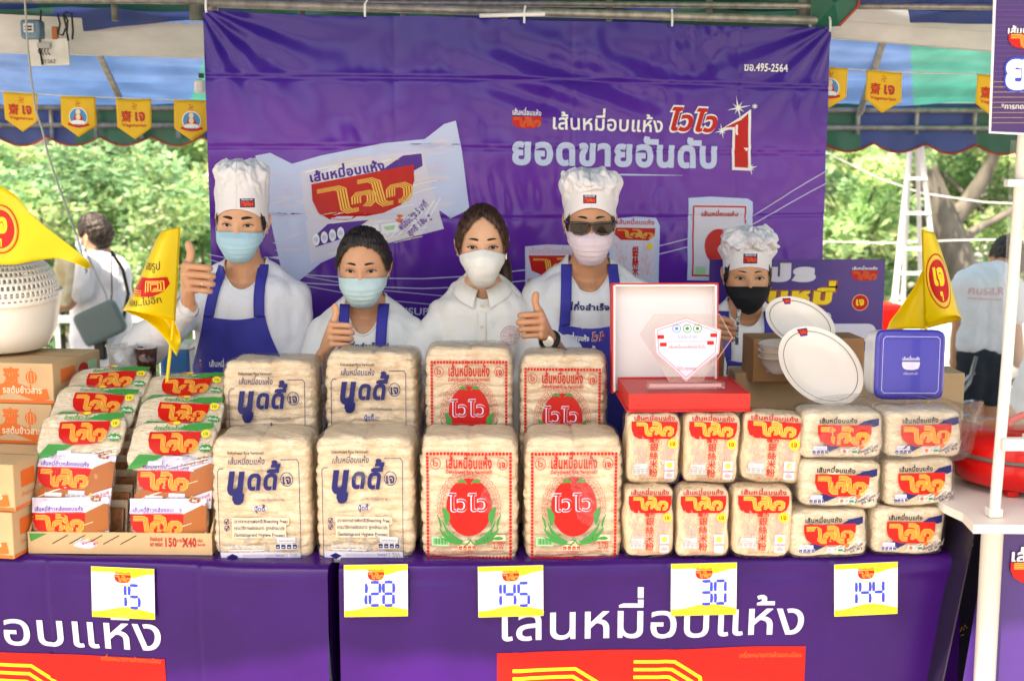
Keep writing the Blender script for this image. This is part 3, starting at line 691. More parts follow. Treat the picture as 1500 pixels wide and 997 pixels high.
# small packs
BP([(769,361),(800,358),(868,360),(870,420),(769,424)],'lilac',0); BP([(774,374),(866,374),(866,392),(850,405),(800,406),(778,396)],'red',1); quadlogo((776,403),(864,403),(776,374),'gold',None,1,3)
BT('เส้นหมี่ข้าวกล้องอบแห้ง',774,371,864,371,6,'pink',1,.02); BP([(772,408),(866,400),(868,420),(772,422)],'tan',1)
BP([(893,321),(930,317),(960,319),(965,330),(963,414),(890,414)],'paleblue',0); BP([(898,326),(958,326),(957,410),(896,410)],'wash',1); BT('เส้นหมี่อบแห้ง',902,328,957,329,5,'red',2,.02)
BP([(899,333),(958,334),(957,345),(948,352),(908,351),(899,343)],'red',2); quadlogo((900,351),(957,352),(900,333),'gold',None,3,3)
BT('銀',924,374,934,374,9,'red',2,.03);BT('絲',924,388,934,388,9,'red',2,.03);BT('米',924,402,934,402,9,'red',2,.03)
for q in range(60):
    x=r.choice([r.uniform(900,918),r.uniform(938,955)]); y=r.uniform(360,405); BS([(x,y),(x+r.uniform(-4,4),y-6)],.0016,'pink',2)
c=bpl(950,361); A.ell(c[0],c[1],.011,.011,'yellow',3)
BP([(1008,290),(1040,288),(1096,291),(1103,296),(1101,412),(1005,410)],'paleblue',0); BP([(1013,298),(1094,299),(1092,408),(1010,407)],'wash',1)
BS([(1015,302),(1092,303),(1090,404),(1013,403),(1015,302)],.006,'red',2)
for k in range(14): BS([(1018,312+6.6*k),(1040,310+6.6*k),(1065,314+6.6*k),(1088,312+6.6*k)],.0022,'cream' if k%2 else 'palegrey',1.4)
c=bpl(1052,361); A.ell(c[0],c[1],.058,.066,'red',2); BT('เส้นหมี่อบแห้ง',1026,316,1082,317,5,'red',2,.03)
BP([(1017,390),(1032,390),(1032,402),(1017,402)],'ltgreen',3); BP([(1058,394),(1075,394),(1075,404),(1058,404)],'white',3)
# sweeping thin lines
for dy in(0,12): BS([(440,402+dy),(520,407+dy),(620,408+dy*1.2),(690,404+dy*1.3),(770,395+dy*1.3),(900,375+dy),(1005,350+dy),(1100,318+dy),(1212,250+dy*1.5)],.0035,'lilac',.5)
for dy in(0,14): BS([(303,372+dy*.5),(380,388+dy),(450,405+dy),(560,425+dy),(690,437+dy),(800,437+dy)],.0025,'lilac',.6)
BT('GRUSUPพลังของ',560,460,690,462,8,'lilac',1,.02)
A.cut(0,BW,.016,-1.5,0,.016)
child(A.build('print',None,lambda x,z:bsurf(x,z),off=.0022,lay=.0007,rough=.38),ban)
# cable ties / hooks
def onb(px,py,off=.02): s,z=bpl(px,py); P,_=bsurf(np.array([s]),np.array([z])); return Vector(P[0])+bn*off
for px,py in((534,18),(765,28),(983,33),(1213,42),(302,14)):
    p=onb(px,py); child(MB().tube([p+Vector((0,0,-.012)),p+Vector((0,-.004,.004)),p+Vector((0,0,.03)),p+Vector((.004,.04,.05))],.004,6).build('tie',[ink('white')],smooth=True),ban)
MBp=MB().tube([tuple(PL+Vector((0,.05,.03))),tuple(PR+Vector((0,.05,.03)))],.016,10).build('banner_rail',[pipeM],None,True); child(MBp,ban); MBp.name='top_rail'
for k,P0 in enumerate((PL+Vector((.02,.06,0)),PR+Vector((-.02,.06,0)))): child(MB().tube([(P0.x,P0.y,0),(P0.x,P0.y,ZT+.05)],.018,10).build('post',[pipeM],smooth=True),ban)
for (a0,b0) in((( 700,23),(795,19)),): child(MB().tube([onb(*a0),onb(*b0)],.008,6).build('white_stick',[ink('white')],smooth=True),ban)
# ================================================================== TABLES
TZ=.75
skirtM=mat('table_vinyl',(.034,.004,.110),.26,var=.15,vscale=3,bump=.35,bscale=5,spec=.22)
def tableplane(pa,pb,Ya,Yb):
    A0=at(*pa,Ya); B0=at(*pb,Yb); A0.z=B0.z=0; u=(B0-A0); L=u.length; u.normalize(); n=Vector((u.y,-u.x,0)); return A0,u,n,L
def ptable(label,pa,pb,Ya,Yb,x0ext,depth,seed,artfn,h=TZ):
    O,u,n,L=tableplane(pa,pb,Ya,Yb); t=empty('display_table',(O.x,O.y,0),(0,0,math.atan2(u.y,u.x)),label,'table','purple covered display tables')
    X0=-x0ext; w_=L+x0ext; g1=wnoise(seed,12,.8,3.5,ax=1,az=1.3); g2=wnoise(seed+1,8,.7,2)
    def disp(x,z): 
        e=np.clip((z-h+.06)/.06,0,1)
        d=.006*g1(x,z)+.004*g2(x*3,z*.8)
        for c in(X0+w_*.27,X0+w_*.52,X0+w_*.78): d=d-.004*np.exp(-np.abs(x-c)/.006)+.003*np.exp(-np.abs(x-c-.012)/.02)
        d=d-.003*np.exp(-np.abs(z-.33)/.004)
        d=d+.007*np.sin(x*7.3+seed)*np.exp(-((z-h+.035)/.016)**2)
        return d
    def S(x,z):
        r=.022; y=-disp(x,z)+np.where(z>h-r,r-np.sqrt(np.maximum(r*r-(z-h+r)**2,0)),0); 
        return np.stack([x,y,z],1),np.array((0,-1,0))
    def sheet(u_,v):
        # front from the floor to the rim, then over the top
        tt=v*(h+depth); z=np.where(tt<h,tt,h); back=np.maximum(tt-h,0); x=X0+u_*w_
        P,_=S(x,np.minimum(z,h-1e-4)); P[:,1]+=back; P[:,2]=np.where(tt<h,P[:,2],h+.0015*g1(x*2,back*4)); return P
    gridmesh('vinyl_cover',sheet,200,170,[skirtM],t)
    for sx in(X0,X0+w_):
        gridmesh('side_panel',lambda a,b,sx=sx:np.stack([np.full_like(a,sx)+.003*np.sin(a*9+b*4)*(1 if sx>0 else -1),.012+a*(depth-.02),b*(h-.004)],1),20,20,[skirtM],t)
    artfn(t,S,X0,X0+w_,lambda px,py:tb_px(px,py,O,u,n)); return t,O,u,n
def tb_px(px,py,O,u,n):
    d=ray(px,py); o=Vector((0,0,CAMZ)); k=(O-o).dot(n)/d.dot(n); p=o+d*k; return ((p-O).dot(u),p.z)
def front_art(xl,px_r,ytop_l,ytop_r,tl,tbase):
    def f(t,S,X0,X1,pp):
        A=Art(); a=pp(tl,tbase[0]); b=pp(px_r,tbase[1]); A.text('เส้นหมี่อบแห้ง',a[0],a[1],.128,'wash',1,bold=.008,w=b[0]-a[0])
        p0=pp(xl,ytop_l);p1=pp(px_r,ytop_r); w_=p1[0]-p0[0]; hh=w_*.50
        A.logo(p0[0],p0[1]-hh,w_,hh,'yellow','red',0,nl=4,lw=.42)
        A.text('เครื่องหมายการค้าจดทะเบียน',p1[0]-.01,p1[1]-.026,.018,'orange',2,align='r',w=.165)
        A.cut(X0,X1,.02,0,h_,.02); A.build('print',t,S,off=.002,lay=.0006,rough=.3)
    return f
h_=TZ
TL=ptable('purple covered table on the left carrying the cartons and the open tray',(35,828),(480,832),3.08,3.0,.75,.9,41,front_art(-214,241,946,957,-214,(934,937)))
TR_=ptable('wide purple covered table in the middle carrying the noodle bags and packs',(496,828),(1412,816),3.0,3.09,0,.9,47,front_art(728,1180,955,947,728,(937,937)))
# dark display wall in the gap to the right
# ---- price cards ---------------------------------------------------
cardM=mat('card_white',(.78,.77,.74),.5)
SEG={'0':'abcdef','1':'bc','2':'abged','3':'abgcd','4':'fgbc','5':'afgcd','8':'abcdefg'}
def price(digs,px0,py0,px1,py1,TB,label,roll,seed):
    t_,O,u,n=TB; a=tb_px(px0,py0,O,u,n); b=tb_px(px1,py1,O,u,n); w_=b[0]-a[0]; hh=a[1]-b[1]; ce=O+u*((a[0]+b[0])/2)+n*.014; ce.z=(a[1]+b[1])/2
    t=empty('price_card',ce,(R(-2),0,math.atan2(u.y,u.x)),label,'price card','price cards on the table fronts'); t.rotation_euler[1]=R(roll)
    MB().box((0,0,0),(w_,.0016,hh)).build('card',[cardM],t)
    A=Art(); wv=[(x*w_,(.5-.13-.05*math.sin(x*6+.6)-.02*math.sin(x*13))*hh) for x in np.linspace(-.497,.497,14)]; A.poly([(-.497*w_,.497*hh)]+wv+[(.497*w_,.497*hh)],'yellow',0)
    wv=[(x*w_,(-.5+.17+.05*math.sin(x*6+1.2))*hh) for x in np.linspace(-.497,.497,14)]; A.poly([(-.497*w_,-.497*hh)]+wv+[(.497*w_,-.497*hh)],'yellow',0)
    A.logo(-.13*w_,.20*hh,.26*w_,.16*hh,'gold','red',1,title='เส้นหมี่อบแห้ง',tcol='dkred'); A.text('ราคาพิเศษ',0,.135*hh,.05*hh,'gold',1,bold=.02,align='c')
    A.text('เส้นหมี่อบแห้ง ตราสินค้าคุณภาพ',0,-.40*hh,.055*hh,'tan',1,align='c',w=.5*w_); A.text('ผลิตจากข้าวแท้',0,-.465*hh,.05*hh,'tan',1,align='c')
    r=random.Random(seed); dw=.155*w_; dh=.44*hh; gap=.06*w_; tot=len(digs)*(dw+gap)-gap; x=(.33 if digs not in('15',) else .34)*w_-tot; z=-.28*hh
    if len(digs)==3: x=.36*w_-tot+ .0*w_
    for d in digs:
        pts=dict(a=((0,dh),(dw,dh)),b=((dw,dh),(dw,dh/2)),c=((dw,dh/2),(dw,0)),d=((0,0),(dw,0)),e=((0,0),(0,dh/2)),f=((0,dh/2),(0,dh)),g=((0,dh/2),(dw,dh/2)))
        ox=-dw*.55 if d=='1' else 0
        if d=='1': x-=dw*.0
        for sgm in SEG[d]:
            (ax,az),(bx_,bz)=pts[sgm]; dx,dz=(bx_-ax),(bz-az); l=math.hypot(dx,dz); k=.10; q=lambda:r.uniform(-.0012,.0012); tw=.0082
            P=[(x+ox+ax+dx*k,z+az+dz*k),(x+ox+ax+dx*.5+q(),z+az+dz*.5+q()),(x+ox+bx_-dx*k,z+bz-dz*k)]
            A.stroke(P,np.array([tw*.75,tw,tw*.85]),'blue',2)
        x+=dw+gap if d!='1' else dw*.45+gap
    A.build('print',t,flatfn((0,-.0008,0)),off=.0003,lay=.0003); return t
price('15',136,827,231,903,TL,'price card reading 15 on the left purple table',0.6,1)
price('128',504,825,598,898,TR_,'price card reading 128 below the blue lettered noodle bags',0.3,2)
price('145',700,827,795,898,TR_,'price card reading 145 below the red dotted noodle bags',-.4,3)
price('30',982,823,1076,896,TR_,'price card reading 30 below the packs with Chinese lettering',-.3,4)
price('144',1221,823,1310,896,TR_,'price card reading 144 below the shrink wrapped packs at right',-1.6,5)
# ================================================================== GOODS
noodM=mat('dried_noodles',(.77,.56,.36),.6,col2=(.91,.74,.53),vscale=70,bump=1.6,bscale=260,stretch=(.35,1,1),spec=.3)
noodV=mat('noodles_upright',(.77,.55,.34),.6,col2=(.91,.73,.50),vscale=90,bump=1.6,bscale=260,stretch=(1,1,.22),spec=.3)
noodD=mat('noodles_slanted',(.77,.60,.40),.6,col2=(.92,.79,.59),vscale=90,bump=1.6,bscale=240,stretch=(.3,1,1),spec=.3)
brownN=mat('brown_noodles',(.35,.15,.06),.6,col2=(.50,.24,.10),vscale=90,bump=1.4,bscale=240,stretch=(.3,1,1),spec=.3)
filmA=film_mat('clear_film',.05,30,1.0,rough=.06)
filmB=film_mat('crinkled_film',.10,44,1.0,rough=.05)
film2=film_mat('loose_film',.05,34,1.0,rough=.05)
def small_circ_text(A,cx,cz,r,txt,ring,fill,tcol,l=1):
    if fill: A.ell(cx,cz,r,r,fill,l)
    if ring: A.ring(cx,cz,r,r,r*.12,ring,l+.5)
    A.text(txt,cx,cz-r*.42,r*1.35,tcol,l+1,bold=.03,align='c')
def nutri(A,x,z,w,h,n=4,col='white',line='grey',l=1):
    A.rrect(x,z,x+w,z+h*.45,h*.1,col,l); A.rrect(x+.1*w,z+h*.5,x+w*.9,z+h*.95,h*.08,col,l)
    for k in range(n): A.rrect(x+(k+.12)*w/n,z+h*.06,x+(k+.88)*w/n,z+h*.40,h*.06,line,l+1); A.rect(x+(k+.3)*w/n,z+h*.16,x+(k+.7)*w/n,z+h*.22,col,l+2)
    A.text('คุณค่าทางโภชนาการ',x+w/2,z+h*.62,h*.2,line,l+1,align='c',w=w*.66)
def art_noodee(w,h):
    A=Art(); X=lambda a:a*w; Z=lambda b:b*h
    P=[(X(-.10),Z(.22)),(X(-.39),Z(.16)),(X(-.41),Z(.14)),(X(-.41),Z(-.43)),(X(.38),Z(-.43)),(X(.38),Z(.20)),(X(.36),Z(.22)),(X(.20),Z(.22))]
    P[0]=(X(-.35),Z(.16)); P[1]=(X(-.39),Z(.16)); A.stroke(P,.0018,'navy',0)
    A.text('Dehydrated Rice Vermicelli',X(-.31),Z(.255),.009,'black',1,bold=.03,w=X(.36)); A.text('เส้นหมี่อบแห้ง',X(-.31),Z(.19),.02,'navy',1,bold=.01,shear=.2,w=X(.36))
    A.text('นู',X(-.33),Z(.0),.082,'navy',1,bold=.06,shear=.16,w=X(.185)); A.text('ดดี้',X(-.135),Z(.025),.062,'navy',1,bold=.04,shear=.16,w=X(.31))
    A.ring(X(.26),Z(.09),X(.062),X(.062),.0018,'navy',1); A.text('เจ',X(.26),Z(.09)-.010,.028,'navy',1,bold=.03,align='c')
    A.ell(X(-.01),Z(-.105),X(.07),Z(.016),'wash',1); A.text('นู๊ดดี้',X(-.01),Z(-.12),.014,'navy',2,bold=.03,align='c'); A.text('ตราเส้นหมี่คุณภาพ',X(.01),Z(-.055),.009,'navy',1,w=X(.22))
    for k,s in enumerate(('ปราศจากสารฟอกสี(Bleaching Free)','กรรมวิธีการผลิตสะอาด ถูกหลักอนามัย','(Sanitation and Hygiene Process)')):
        z=Z(-.20-.045*k)
        if k<2:
            A.ring(X(-.335),z+.004,.0065,.0065,.0016,'navy',1); A.stroke([(X(-.348),z+.005),(X(-.337),z+.001),(X(-.315),z+.010)],.0025,'navy',2)
        A.rrect(X(-.285),z-.004,X(.27 if k<1 else .24),z+.012,.003,'cream',.5); A.text(s,X(-.27),z,.0115,'navy',1.5,bold=.03,w=X(.53 if k==0 else .50))
    for (a,b,c,d) in((-.18,-.335,-.10,-.275),(.20,-.345,.10,-.285),(-.30,-.385,-.335,-.33),(-.20,-.40,-.27,-.34),(-.10,-.40,-.16,-.35),(.0,-.40,-.06,-.36),(.06,-.40,.02,-.33),(.16,-.395,.20,-.35),(.26,-.36,.31,-.31),(.36,-.35,.34,-.30),(-.37,-.38,-.40,-.36)):
        A.stroke([(X(a),Z(b)),(X((a+c)/2),Z((b+d)/2)),(X(c),Z(d))],np.array([.003,.006,.003]),'grey',.8)
    nutri(A,X(.13),Z(-.375),X(.22),Z(.085),4,'palegrey','navy',1)
    A.text('ผลิตภัณฑ์คัดสรรพิเศษ',X(-.33),Z(-.37),.011,'white',1,w=X(.32)); A.rect(X(-.33),Z(-.386),X(.02),Z(-.380),'white',.9)
    A.rect(X(-.405),Z(-.395),X(.375),Z(-.475),'wash',.9); A.rect(X(-.405),Z(-.475),X(.375),Z(-.50)+.004,'navy',.9)
    A.poly([(X(-.35),Z(-.425)),(X(-.29),Z(-.405)),(X(-.23),Z(-.425)),(X(-.29),Z(-.450))],'navy',1.6); A.text('ตราเพชร',X(-.33),Z(-.468),.008,'navy',1.8)
    A.text('ผลิตและจัดจำหน่ายโดย บริษัทอาหาร',X(-.19),Z(-.425),.008,'grey',1.6,w=X(.3)); A.text('ผลิตในประเทศไทย 73110',X(-.19),Z(-.455),.008,'grey',1.6,w=X(.26))
    A.text('น้ำหนักสุทธิ',X(.12),Z(-.425),.009,'navy',1.6,w=X(.10)); A.text('NET WEIGHT',X(.12),Z(-.455),.009,'navy',1.6,bold=.03,w=X(.10)); A.text('2,700',X(.225),Z(-.458),.028,'grey',1.6,bold=.01,w=X(.12)); A.text('กรัม g',X(.35),Z(-.44),.008,'grey',1.6)
    return A
def leaf(A,x0,z0,x1,z1,wd,m,l,bend=.2):
    mx,mz=(x0+x1)/2-(z1-z0)*bend,(z0+z1)/2+(x1-x0)*bend; P=[]
    for k in range(8): t=k/7; P.append(((1-t)**2*x0+2*t*(1-t)*mx+t*t*x1,(1-t)**2*z0+2*t*(1-t)*mz+t*t*z1))
    A.stroke(P,np.array([.1,.5,.85,1,.95,.75,.45,.05])*wd,m,l)
def art_reddot(w,h):
    A=Art(); X=lambda a:a*w; Z=lambda b:b*h
    x0,x1,z0,z1=X(-.41),X(.41),Z(-.44),Z(.25)
    n=24
    for k in range(n+1):
        x=x0+(x1-x0)*k/n
        for z in(z0,z1): A.rrect(x-.0034,z-.0034,x+.0034,z+.0034,.0016,'red',1)
    n=30
    for k in range(1,n):
        z=z0+(z1-z0)*k/n
        for x in(x0,x1): A.rrect(x-.0034,z-.0034,x+.0034,z+.0034,.0016,'red',1)
    A.text('เส้นหมี่อบแห้ง',0,Z(.155),.034,'red',1,bold=.03,align='c',w=X(.46)); A.text('Dehydrated Rice Vermicelli',0,Z(.12),.011,'red',1,bold=.03,align='c',w=X(.46))
    for cx in(-.33,.33): A.ring(X(cx),Z(.185),X(.052),X(.052),.0015,'red',1); 
    A.text('เจ',X(.33),Z(.185)-.008,.02,'red',1,bold=.03,align='c'); A.text('ไว',X(-.33),Z(.185)-.006,.016,'red',1,bold=.03,align='c')
    # scale pattern ring
    for ri,rr in enumerate((.245,.27,.295)):
        for k in range(26):
            an=-.25+(PI+.5)*k/25; cx,cz=X(rr)*math.cos(an),Z(-.10)+X(rr)*math.sin(an)
            A.stroke([(cx+.006*math.cos(an+b),cz+.006*math.sin(an+b)) for b in(-1.4,-.7,0,.7,1.4)],.0009,'red',.6)
    A.ell(0,Z(-.10),X(.225),X(.255),'red',1,n=40)
    A.text('ไวไว',0,Z(-.125),.048,'wash',2,bold=.04,align='c',w=X(.40)); A.text('ไวไว',0,Z(-.125),.048,'red',3,bold=.002,align='c',w=X(.40))
    for s in(-1,1):
        leaf(A,X(.02*s),Z(.055),X(.11*s),Z(.075),.006,'green',2,.3*s); leaf(A,X(.03*s),Z(.065),X(.13*s),Z(.055),.004,'green',2,.2*s)
        leaf(A,X(.06*s),Z(-.335),X(.30*s),Z(-.235),.012,'green',2,-.25*s); leaf(A,X(.04*s),Z(-.33),X(.26*s),Z(-.19),.009,'green',2.3,-.3*s); leaf(A,X(.02*s),Z(-.345),X(.31*s),Z(-.29),.006,'green',2.6,-.1*s)
        leaf(A,X(.23*s),Z(-.22),X(.27*s),Z(-.10),.016,'green',2.2,.35*s); leaf(A,X(.28*s),Z(-.25),X(.32*s),Z(-.15),.006,'green',2.5,.2*s); leaf(A,X(-.02*s),Z(-.31),X(.06*s),Z(-.36),.004,'green',2.8)
    A.rect(X(-.37),Z(-.355),X(-.20),Z(-.295),'ltgreen',1)
    for k in range(14): A.rect(X(-.355+.0105*k),Z(-.345),X(-.355+.0105*k)+.0012+.0008*(k%3),Z(-.305),'green',2)
    A.rrect(X(.13),Z(-.33),X(.20),Z(-.285),.003,'wash',1); A.ring(X(.165),Z(-.308),.006,.006,.0015,'black',2); A.rrect(X(.22),Z(-.325),X(.36),Z(-.285),.002,'cream',1); A.ell(X(.29),Z(-.308),.013,.004,'green',2)
    nutri(A,X(-.11),Z(-.385),X(.18),Z(.065),4,'cream','red',1)
    A.text('น้ำหนักสุทธิ NET WEIGHT',X(.11),Z(-.345),.009,'red',1,w=X(.27)); A.text('2,700',X(.24),Z(-.378),.022,'dkred',1,bold=.01,w=X(.1))
    for k,s in enumerate(('ผลิตจากข้าวคุณภาพดี เก็บในที่แห้งและเย็น ผลิตและจัดจำหน่ายโดยโรงงานผลิตภัณฑ์อาหาร','ประเทศไทย Product of Thailand เลขที่ 73110')): A.text(s,X(-.37),Z(-.402-.018*k),.007,'red',1,w=X(.72 if k==0 else .4))
    return A
def art_silver(w,h):
    A=Art(); X=lambda a:a*w; Z=lambda b:b*h
    A.text('เส้นหมี่อบแห้ง',0,Z(.405),.014,'dkred',1,bold=.04,align='c',w=X(.74))
    P=[(-.41,.385),(-.41,.28),(-.37,.19),(-.28,.15),(.28,.15),(.37,.19),(.41,.28),(.41,.385)]; A.poly([(X(a),Z(b)) for a,b in P],'red',1); A.logo(X(-.36),Z(.165),X(.72),Z(.23),'gold',None,1.5,3,lw=.62)
    small_circ_text(A,X(.33),Z(.085),X(.085),'เจ',None,'yellow','dkred',2)
    A.text('强力',0,Z(.105),.011,'red',1,bold=.04,align='c',w=X(.2))
    for k,ch in enumerate('銀絲米粉'): A.text(ch,0,Z(-.01-.118*k),.0235,'red',2,bold=.012,align='c')
    r=random.Random(4)
    for s in(-1,1):
        for k in range(60):
            x=s*r.uniform(.13,.37); z=r.uniform(-.34,.07 if s>0 else .14); dx=r.uniform(-.05,.05); dz=r.uniform(.02,.07); A.stroke([(X(x),Z(z)),(X(x+dx*.3),Z(z+dz*.6)),(X(x+dx),Z(z+dz))],.0013,'pink',.7+.01*k)
        for k in range(7): leaf(A,X(s*.2),Z(-.02-.04*k),X(s*(.2+.1*(-1)**k)),Z(.03-.04*k),.0035,'pink',1.2,.2)
    A.text('คุณค่าทางโภชนาการ',X(-.34),Z(-.19),.007,'palegrey',2); nutri(A,X(-.38),Z(-.34),X(.30),Z(.15),4,'palegrey','grey',1.4)
    A.text('4.2  1.5  20%',X(-.34),Z(-.39),.009,'grey',1.4,w=X(.24))
    A.rect(X(.20),Z(-.28),X(.37),Z(-.15),'wash',1.8); A.ell(X(.285),Z(-.215),.008,.008,'gold',2.2); A.rect(X(.20),Z(-.40),X(.37),Z(-.30),'wash',1.8); A.ell(X(.285),Z(-.355),.009,.005,'pink',2.2)
    A.text('ผลิตภัณฑ์จากข้าวแท้ 100%',0,Z(-.415),.007,'red',1.6,align='c',w=X(.45))
    return A
def art_clear(w,h):
    A=Art(); X=lambda a:a*w; Z=lambda b:b*h
    A.text('เส้นหมี่อบแห้ง',X(-.30),Z(.26),.016,'black',2,bold=.035,w=X(.46))
    A.poly([(X(.14),Z(.20)),(X(.24),Z(.30)),(X(.42),Z(.36)),(X(.42),Z(.22)),(X(.37),Z(.19))],'navy',1); A.poly([(X(-.36),Z(-.38)),(X(-.22),Z(-.18)),(X(.02),Z(-.18)),(X(-.13),Z(-.30)),(X(-.22),Z(-.38))],'navy',.8)
    A.logo(X(-.31),Z(-.22),X(.64),Z(.44),'gold','red',1.4,4,lw=.5)
    for k in range(5): A.stroke([(X(-.05+.10*k),Z(-.38)),(X(.16+.08*k),Z(-.20+.02*k)),(X(.36+.02*k),Z(-.05-.05*k))],.0018,'white',.6)
    nutri(A,X(-.37),Z(-.37),X(.20),Z(.17),4,'wash','navy',1.5)
    A.rect(X(-.02),Z(-.36),X(.06),Z(-.26),'wash',1.5); A.ell(X(.02),Z(-.31),.005,.005,'orange',2); A.rect(X(.10),Z(-.35),X(.18),Z(-.27),'wash',1.5); A.rect(X(.11),Z(-.34),X(.17),Z(-.29),'green',2); A.ell(X(.22),Z(-.22),.006,.006,'orange',1.8)
    A.text('พร้อมปรุงใน 5 นาที',X(.18),Z(-.36),.009,'navy',1.5,bold=.03,w=X(.26),rot=.35); A.text('สุทธิ 180 g',X(.26),Z(-.38),.009,'navy',1.5,bold=.03,w=X(.16),rot=.35)
    return A
def art_green(w,h):
    A=Art(); X=lambda a:a*w; Z=lambda b:b*h
    A.poly([(X(.05),Z(.30)),(X(.18),Z(.42)),(X(.45),Z(.46)),(X(.45),Z(.34)),(X(.28),Z(.28))],'green',.8); A.poly([(X(-.46),Z(-.44)),(X(-.34),Z(-.18)),(X(-.05),Z(-.20)),(X(-.2),Z(-.34)),(X(-.32),Z(-.44))],'green',.8)
    A.text('ก๋วยเตี๋ยวเส้นเล็กอบแห้ง',X(-.22),Z(.30),.016,'green',2,bold=.03,w=X(.56))
    A.logo(X(-.26),Z(-.20),X(.58),Z(.46),'gold','red',1.4,4,lw=.5); small_circ_text(A,X(.38),Z(.22),X(.05),'เจ',None,'yellow','green',2)
    P=[]; 
    for k in range(20): a=2*PI*k/20; q=1 if k%2 else .72; P.append((X(.40)+X(.085)*q*math.cos(a),Z(-.06)+Z(.085)*q*math.sin(a)))
    A.poly(P,'green',2); A.text('เส้นเล็ก',X(.40),Z(-.09),.009,'white',3,bold=.03,align='c')
    for k in range(3): A.stroke([(X(.0+.13*k),Z(-.44)),(X(.45),Z(-.26-.05*k))],.0022,'white',1)
    A.text('น้ำหนักสุทธิ 150g',X(.15),Z(-.42),.010,'brown',1.6,bold=.03,w=X(.26),rot=.2); A.rrect(X(-.22),Z(-.40),X(-.06),Z(-.31),.002,'wash',1.5); A.ell(X(-.03),Z(.44),.010,.005,'orange',1.5); A.ell(X(.03),Z(.44),.010,.005,'yellow',1.6)
    return A
def art_brown(w,h):
    A=Art(); X=lambda a:a*w; Z=lambda b:b*h
    A.rect(X(-.48),Z(.20),X(.48),Z(.48),'wash',0); A.rect(X(-.48),Z(-.47),X(.48),Z(-.40),'wash',0)
    A.poly([(X(.20),Z(.20)),(X(.48),Z(.40)),(X(.48),Z(-.12)),(X(.02),Z(-.40)),(X(-.48),Z(-.40)),(X(-.48),Z(-.25))],'brown',.4)
    A.poly([(X(.48),Z(-.13)),(X(.48),Z(-.42)),(X(.0),Z(-.42))],'wash',.8)
    for k in range(7): A.stroke([(X(-.46+.03*k),Z(-.38+.02*k)),(X(.0+.05*k),Z(-.12+.025*k))],.0016,'cream',.7)
    A.text('เส้นหมี่ข้าวกล้องอบแห้ง',X(-.44),Z(.235),.015,'violet',1.5,bold=.03,w=X(.62)); A.rect(X(-.30),Z(.205),X(.18),Z(.215),'red',1.2)
    A.logo(X(-.46),Z(-.20),X(.66),Z(.40),'gold','red',1.4,4,lw=.5)
    P=[]
    for k in range(20): a=2*PI*k/20; q=1 if k%2 else .72; P.append((X(.34)+X(.09)*q*math.cos(a),Z(.45)+Z(.055)*q*math.sin(a)))
    A.poly(P,'brown',2); A.text('ใหม่',X(.34),Z(.43),.008,'white',3,bold=.03,align='c')
    A.rrect(X(-.34),Z(-.34),X(-.12),Z(-.27),.002,'wash',1.5); nutri(A,X(-.07),Z(-.36),X(.25),Z(.15),4,'wash','grey',1.5); A.ell(X(.24),Z(-.28),.004,.004,'gold',2)
    A.text('พร้อมปรุงใน 5 นาที',X(.16),Z(-.40),.010,'red',1.5,bold=.03,w=X(.32),rot=.33); A.text('สุทธิ 150 g',X(.30),Z(-.40),.009,'red',1.5,bold=.03,w=X(.18),rot=.33)
    return A
ARTC={}
def cached(fn,w,h,dx,dz):
    k=(fn.__name__,w,h)
    if k not in ARTC:
        a=fn(w,h)
        if fn in(art_noodee,art_reddot): a.V=[np.stack([v[:,0],-.5*h+(v[:,1]+.5*h)*1.155],1) for v in a.V]
        a.cut(-w/2,w/2,dx,-h/2,h/2,dz); ARTC[k]=a
    return ARTC[k]
def bag(label,group,cx,top,bot,Y,artfn,w,h,d,seed,rot=0,lean=0.,roll=0.):
    """big cushion of noodle rolls in clear film"""
    p=at(cx,(top+bot)/2,Y); t=empty('noodle_bag',(p.x,Y,p.z-h/2),(R(lean),R(roll),R(rot)),label,'noodle bag',group)
    g=wnoise(seed,14,6,22,ax=1,az=1.3); g2=wnoise(seed+9,10,2,6); g3=wnoise(seed+5,24,30,90,ax=1,az=1)
    nr=11.5; 
    def dn(P,N):
        x,y,z=P.T; zz=z+.004*g2(x*1.2,z)+.0035*g(x,z*.4); row=np.abs(np.sin(PI*(zz/h*nr))); front=np.abs(N[:,1])+.40*np.abs(N[:,0])
        col=np.exp(-np.abs(x+.006*g(z,x))/.006)
        return -.002-.011*(1-row**.5)*np.clip(front,0,1)-.006*col+.0022*g(x+y,z)+.0007*g3(x+y,z)
    o=superbox('noodles',w-.005,h-.005,d-.008,9.,[noodM],t,(64,110,26),dn); o.location=(0,0,h/2)
    wr=wnoise(seed+3,14,3,14,ax=1,az=.6)
    def df(x,z): return .0022*wr(x,z)
    f=superbox('clear_wrapper',w,h,d,9.,[filmA],t,(40,50,14),lambda P,N:df(P[:,0],P[:,2])*np.clip(-N[:,1],0,1)+.0015*wr(P[:,0]+P[:,1],P[:,2]+P[:,1])); f.location=(0,0,h/2)
    A=cached(artfn,w,h,.012,.012); S=superfn(w,h,d,9.,lambda x,z:df(x,z)+.0015*wr(x,z)); o=A.build('print',t,S,off=.0016,lay=.0004,rough=.3); o.location=(0,0,h/2)
    return t
BW_,BH,BD=.264,.345,.20
gA='large blue lettered noodle bags'; gB='large red dotted noodle bags'
def bagY(cx,bot,Y,*a): pass
yb=3.17
bag('blue lettered noodle bag, lower left of its four, behind no other bag',gA,393,617,826,yb,art_noodee,BW_,BH,BD,1)
bag('blue lettered noodle bag, lower right of its four, above the 128 card',gA,541,615,825,yb,art_noodee,.262,BH,BD,2,rot=-1)
bag('blue lettered noodle bag, upper left of its four, next to the open tray',gA,402,517,702,3.42,art_noodee,BW_,BH,BD,3,rot=1,lean=-3)
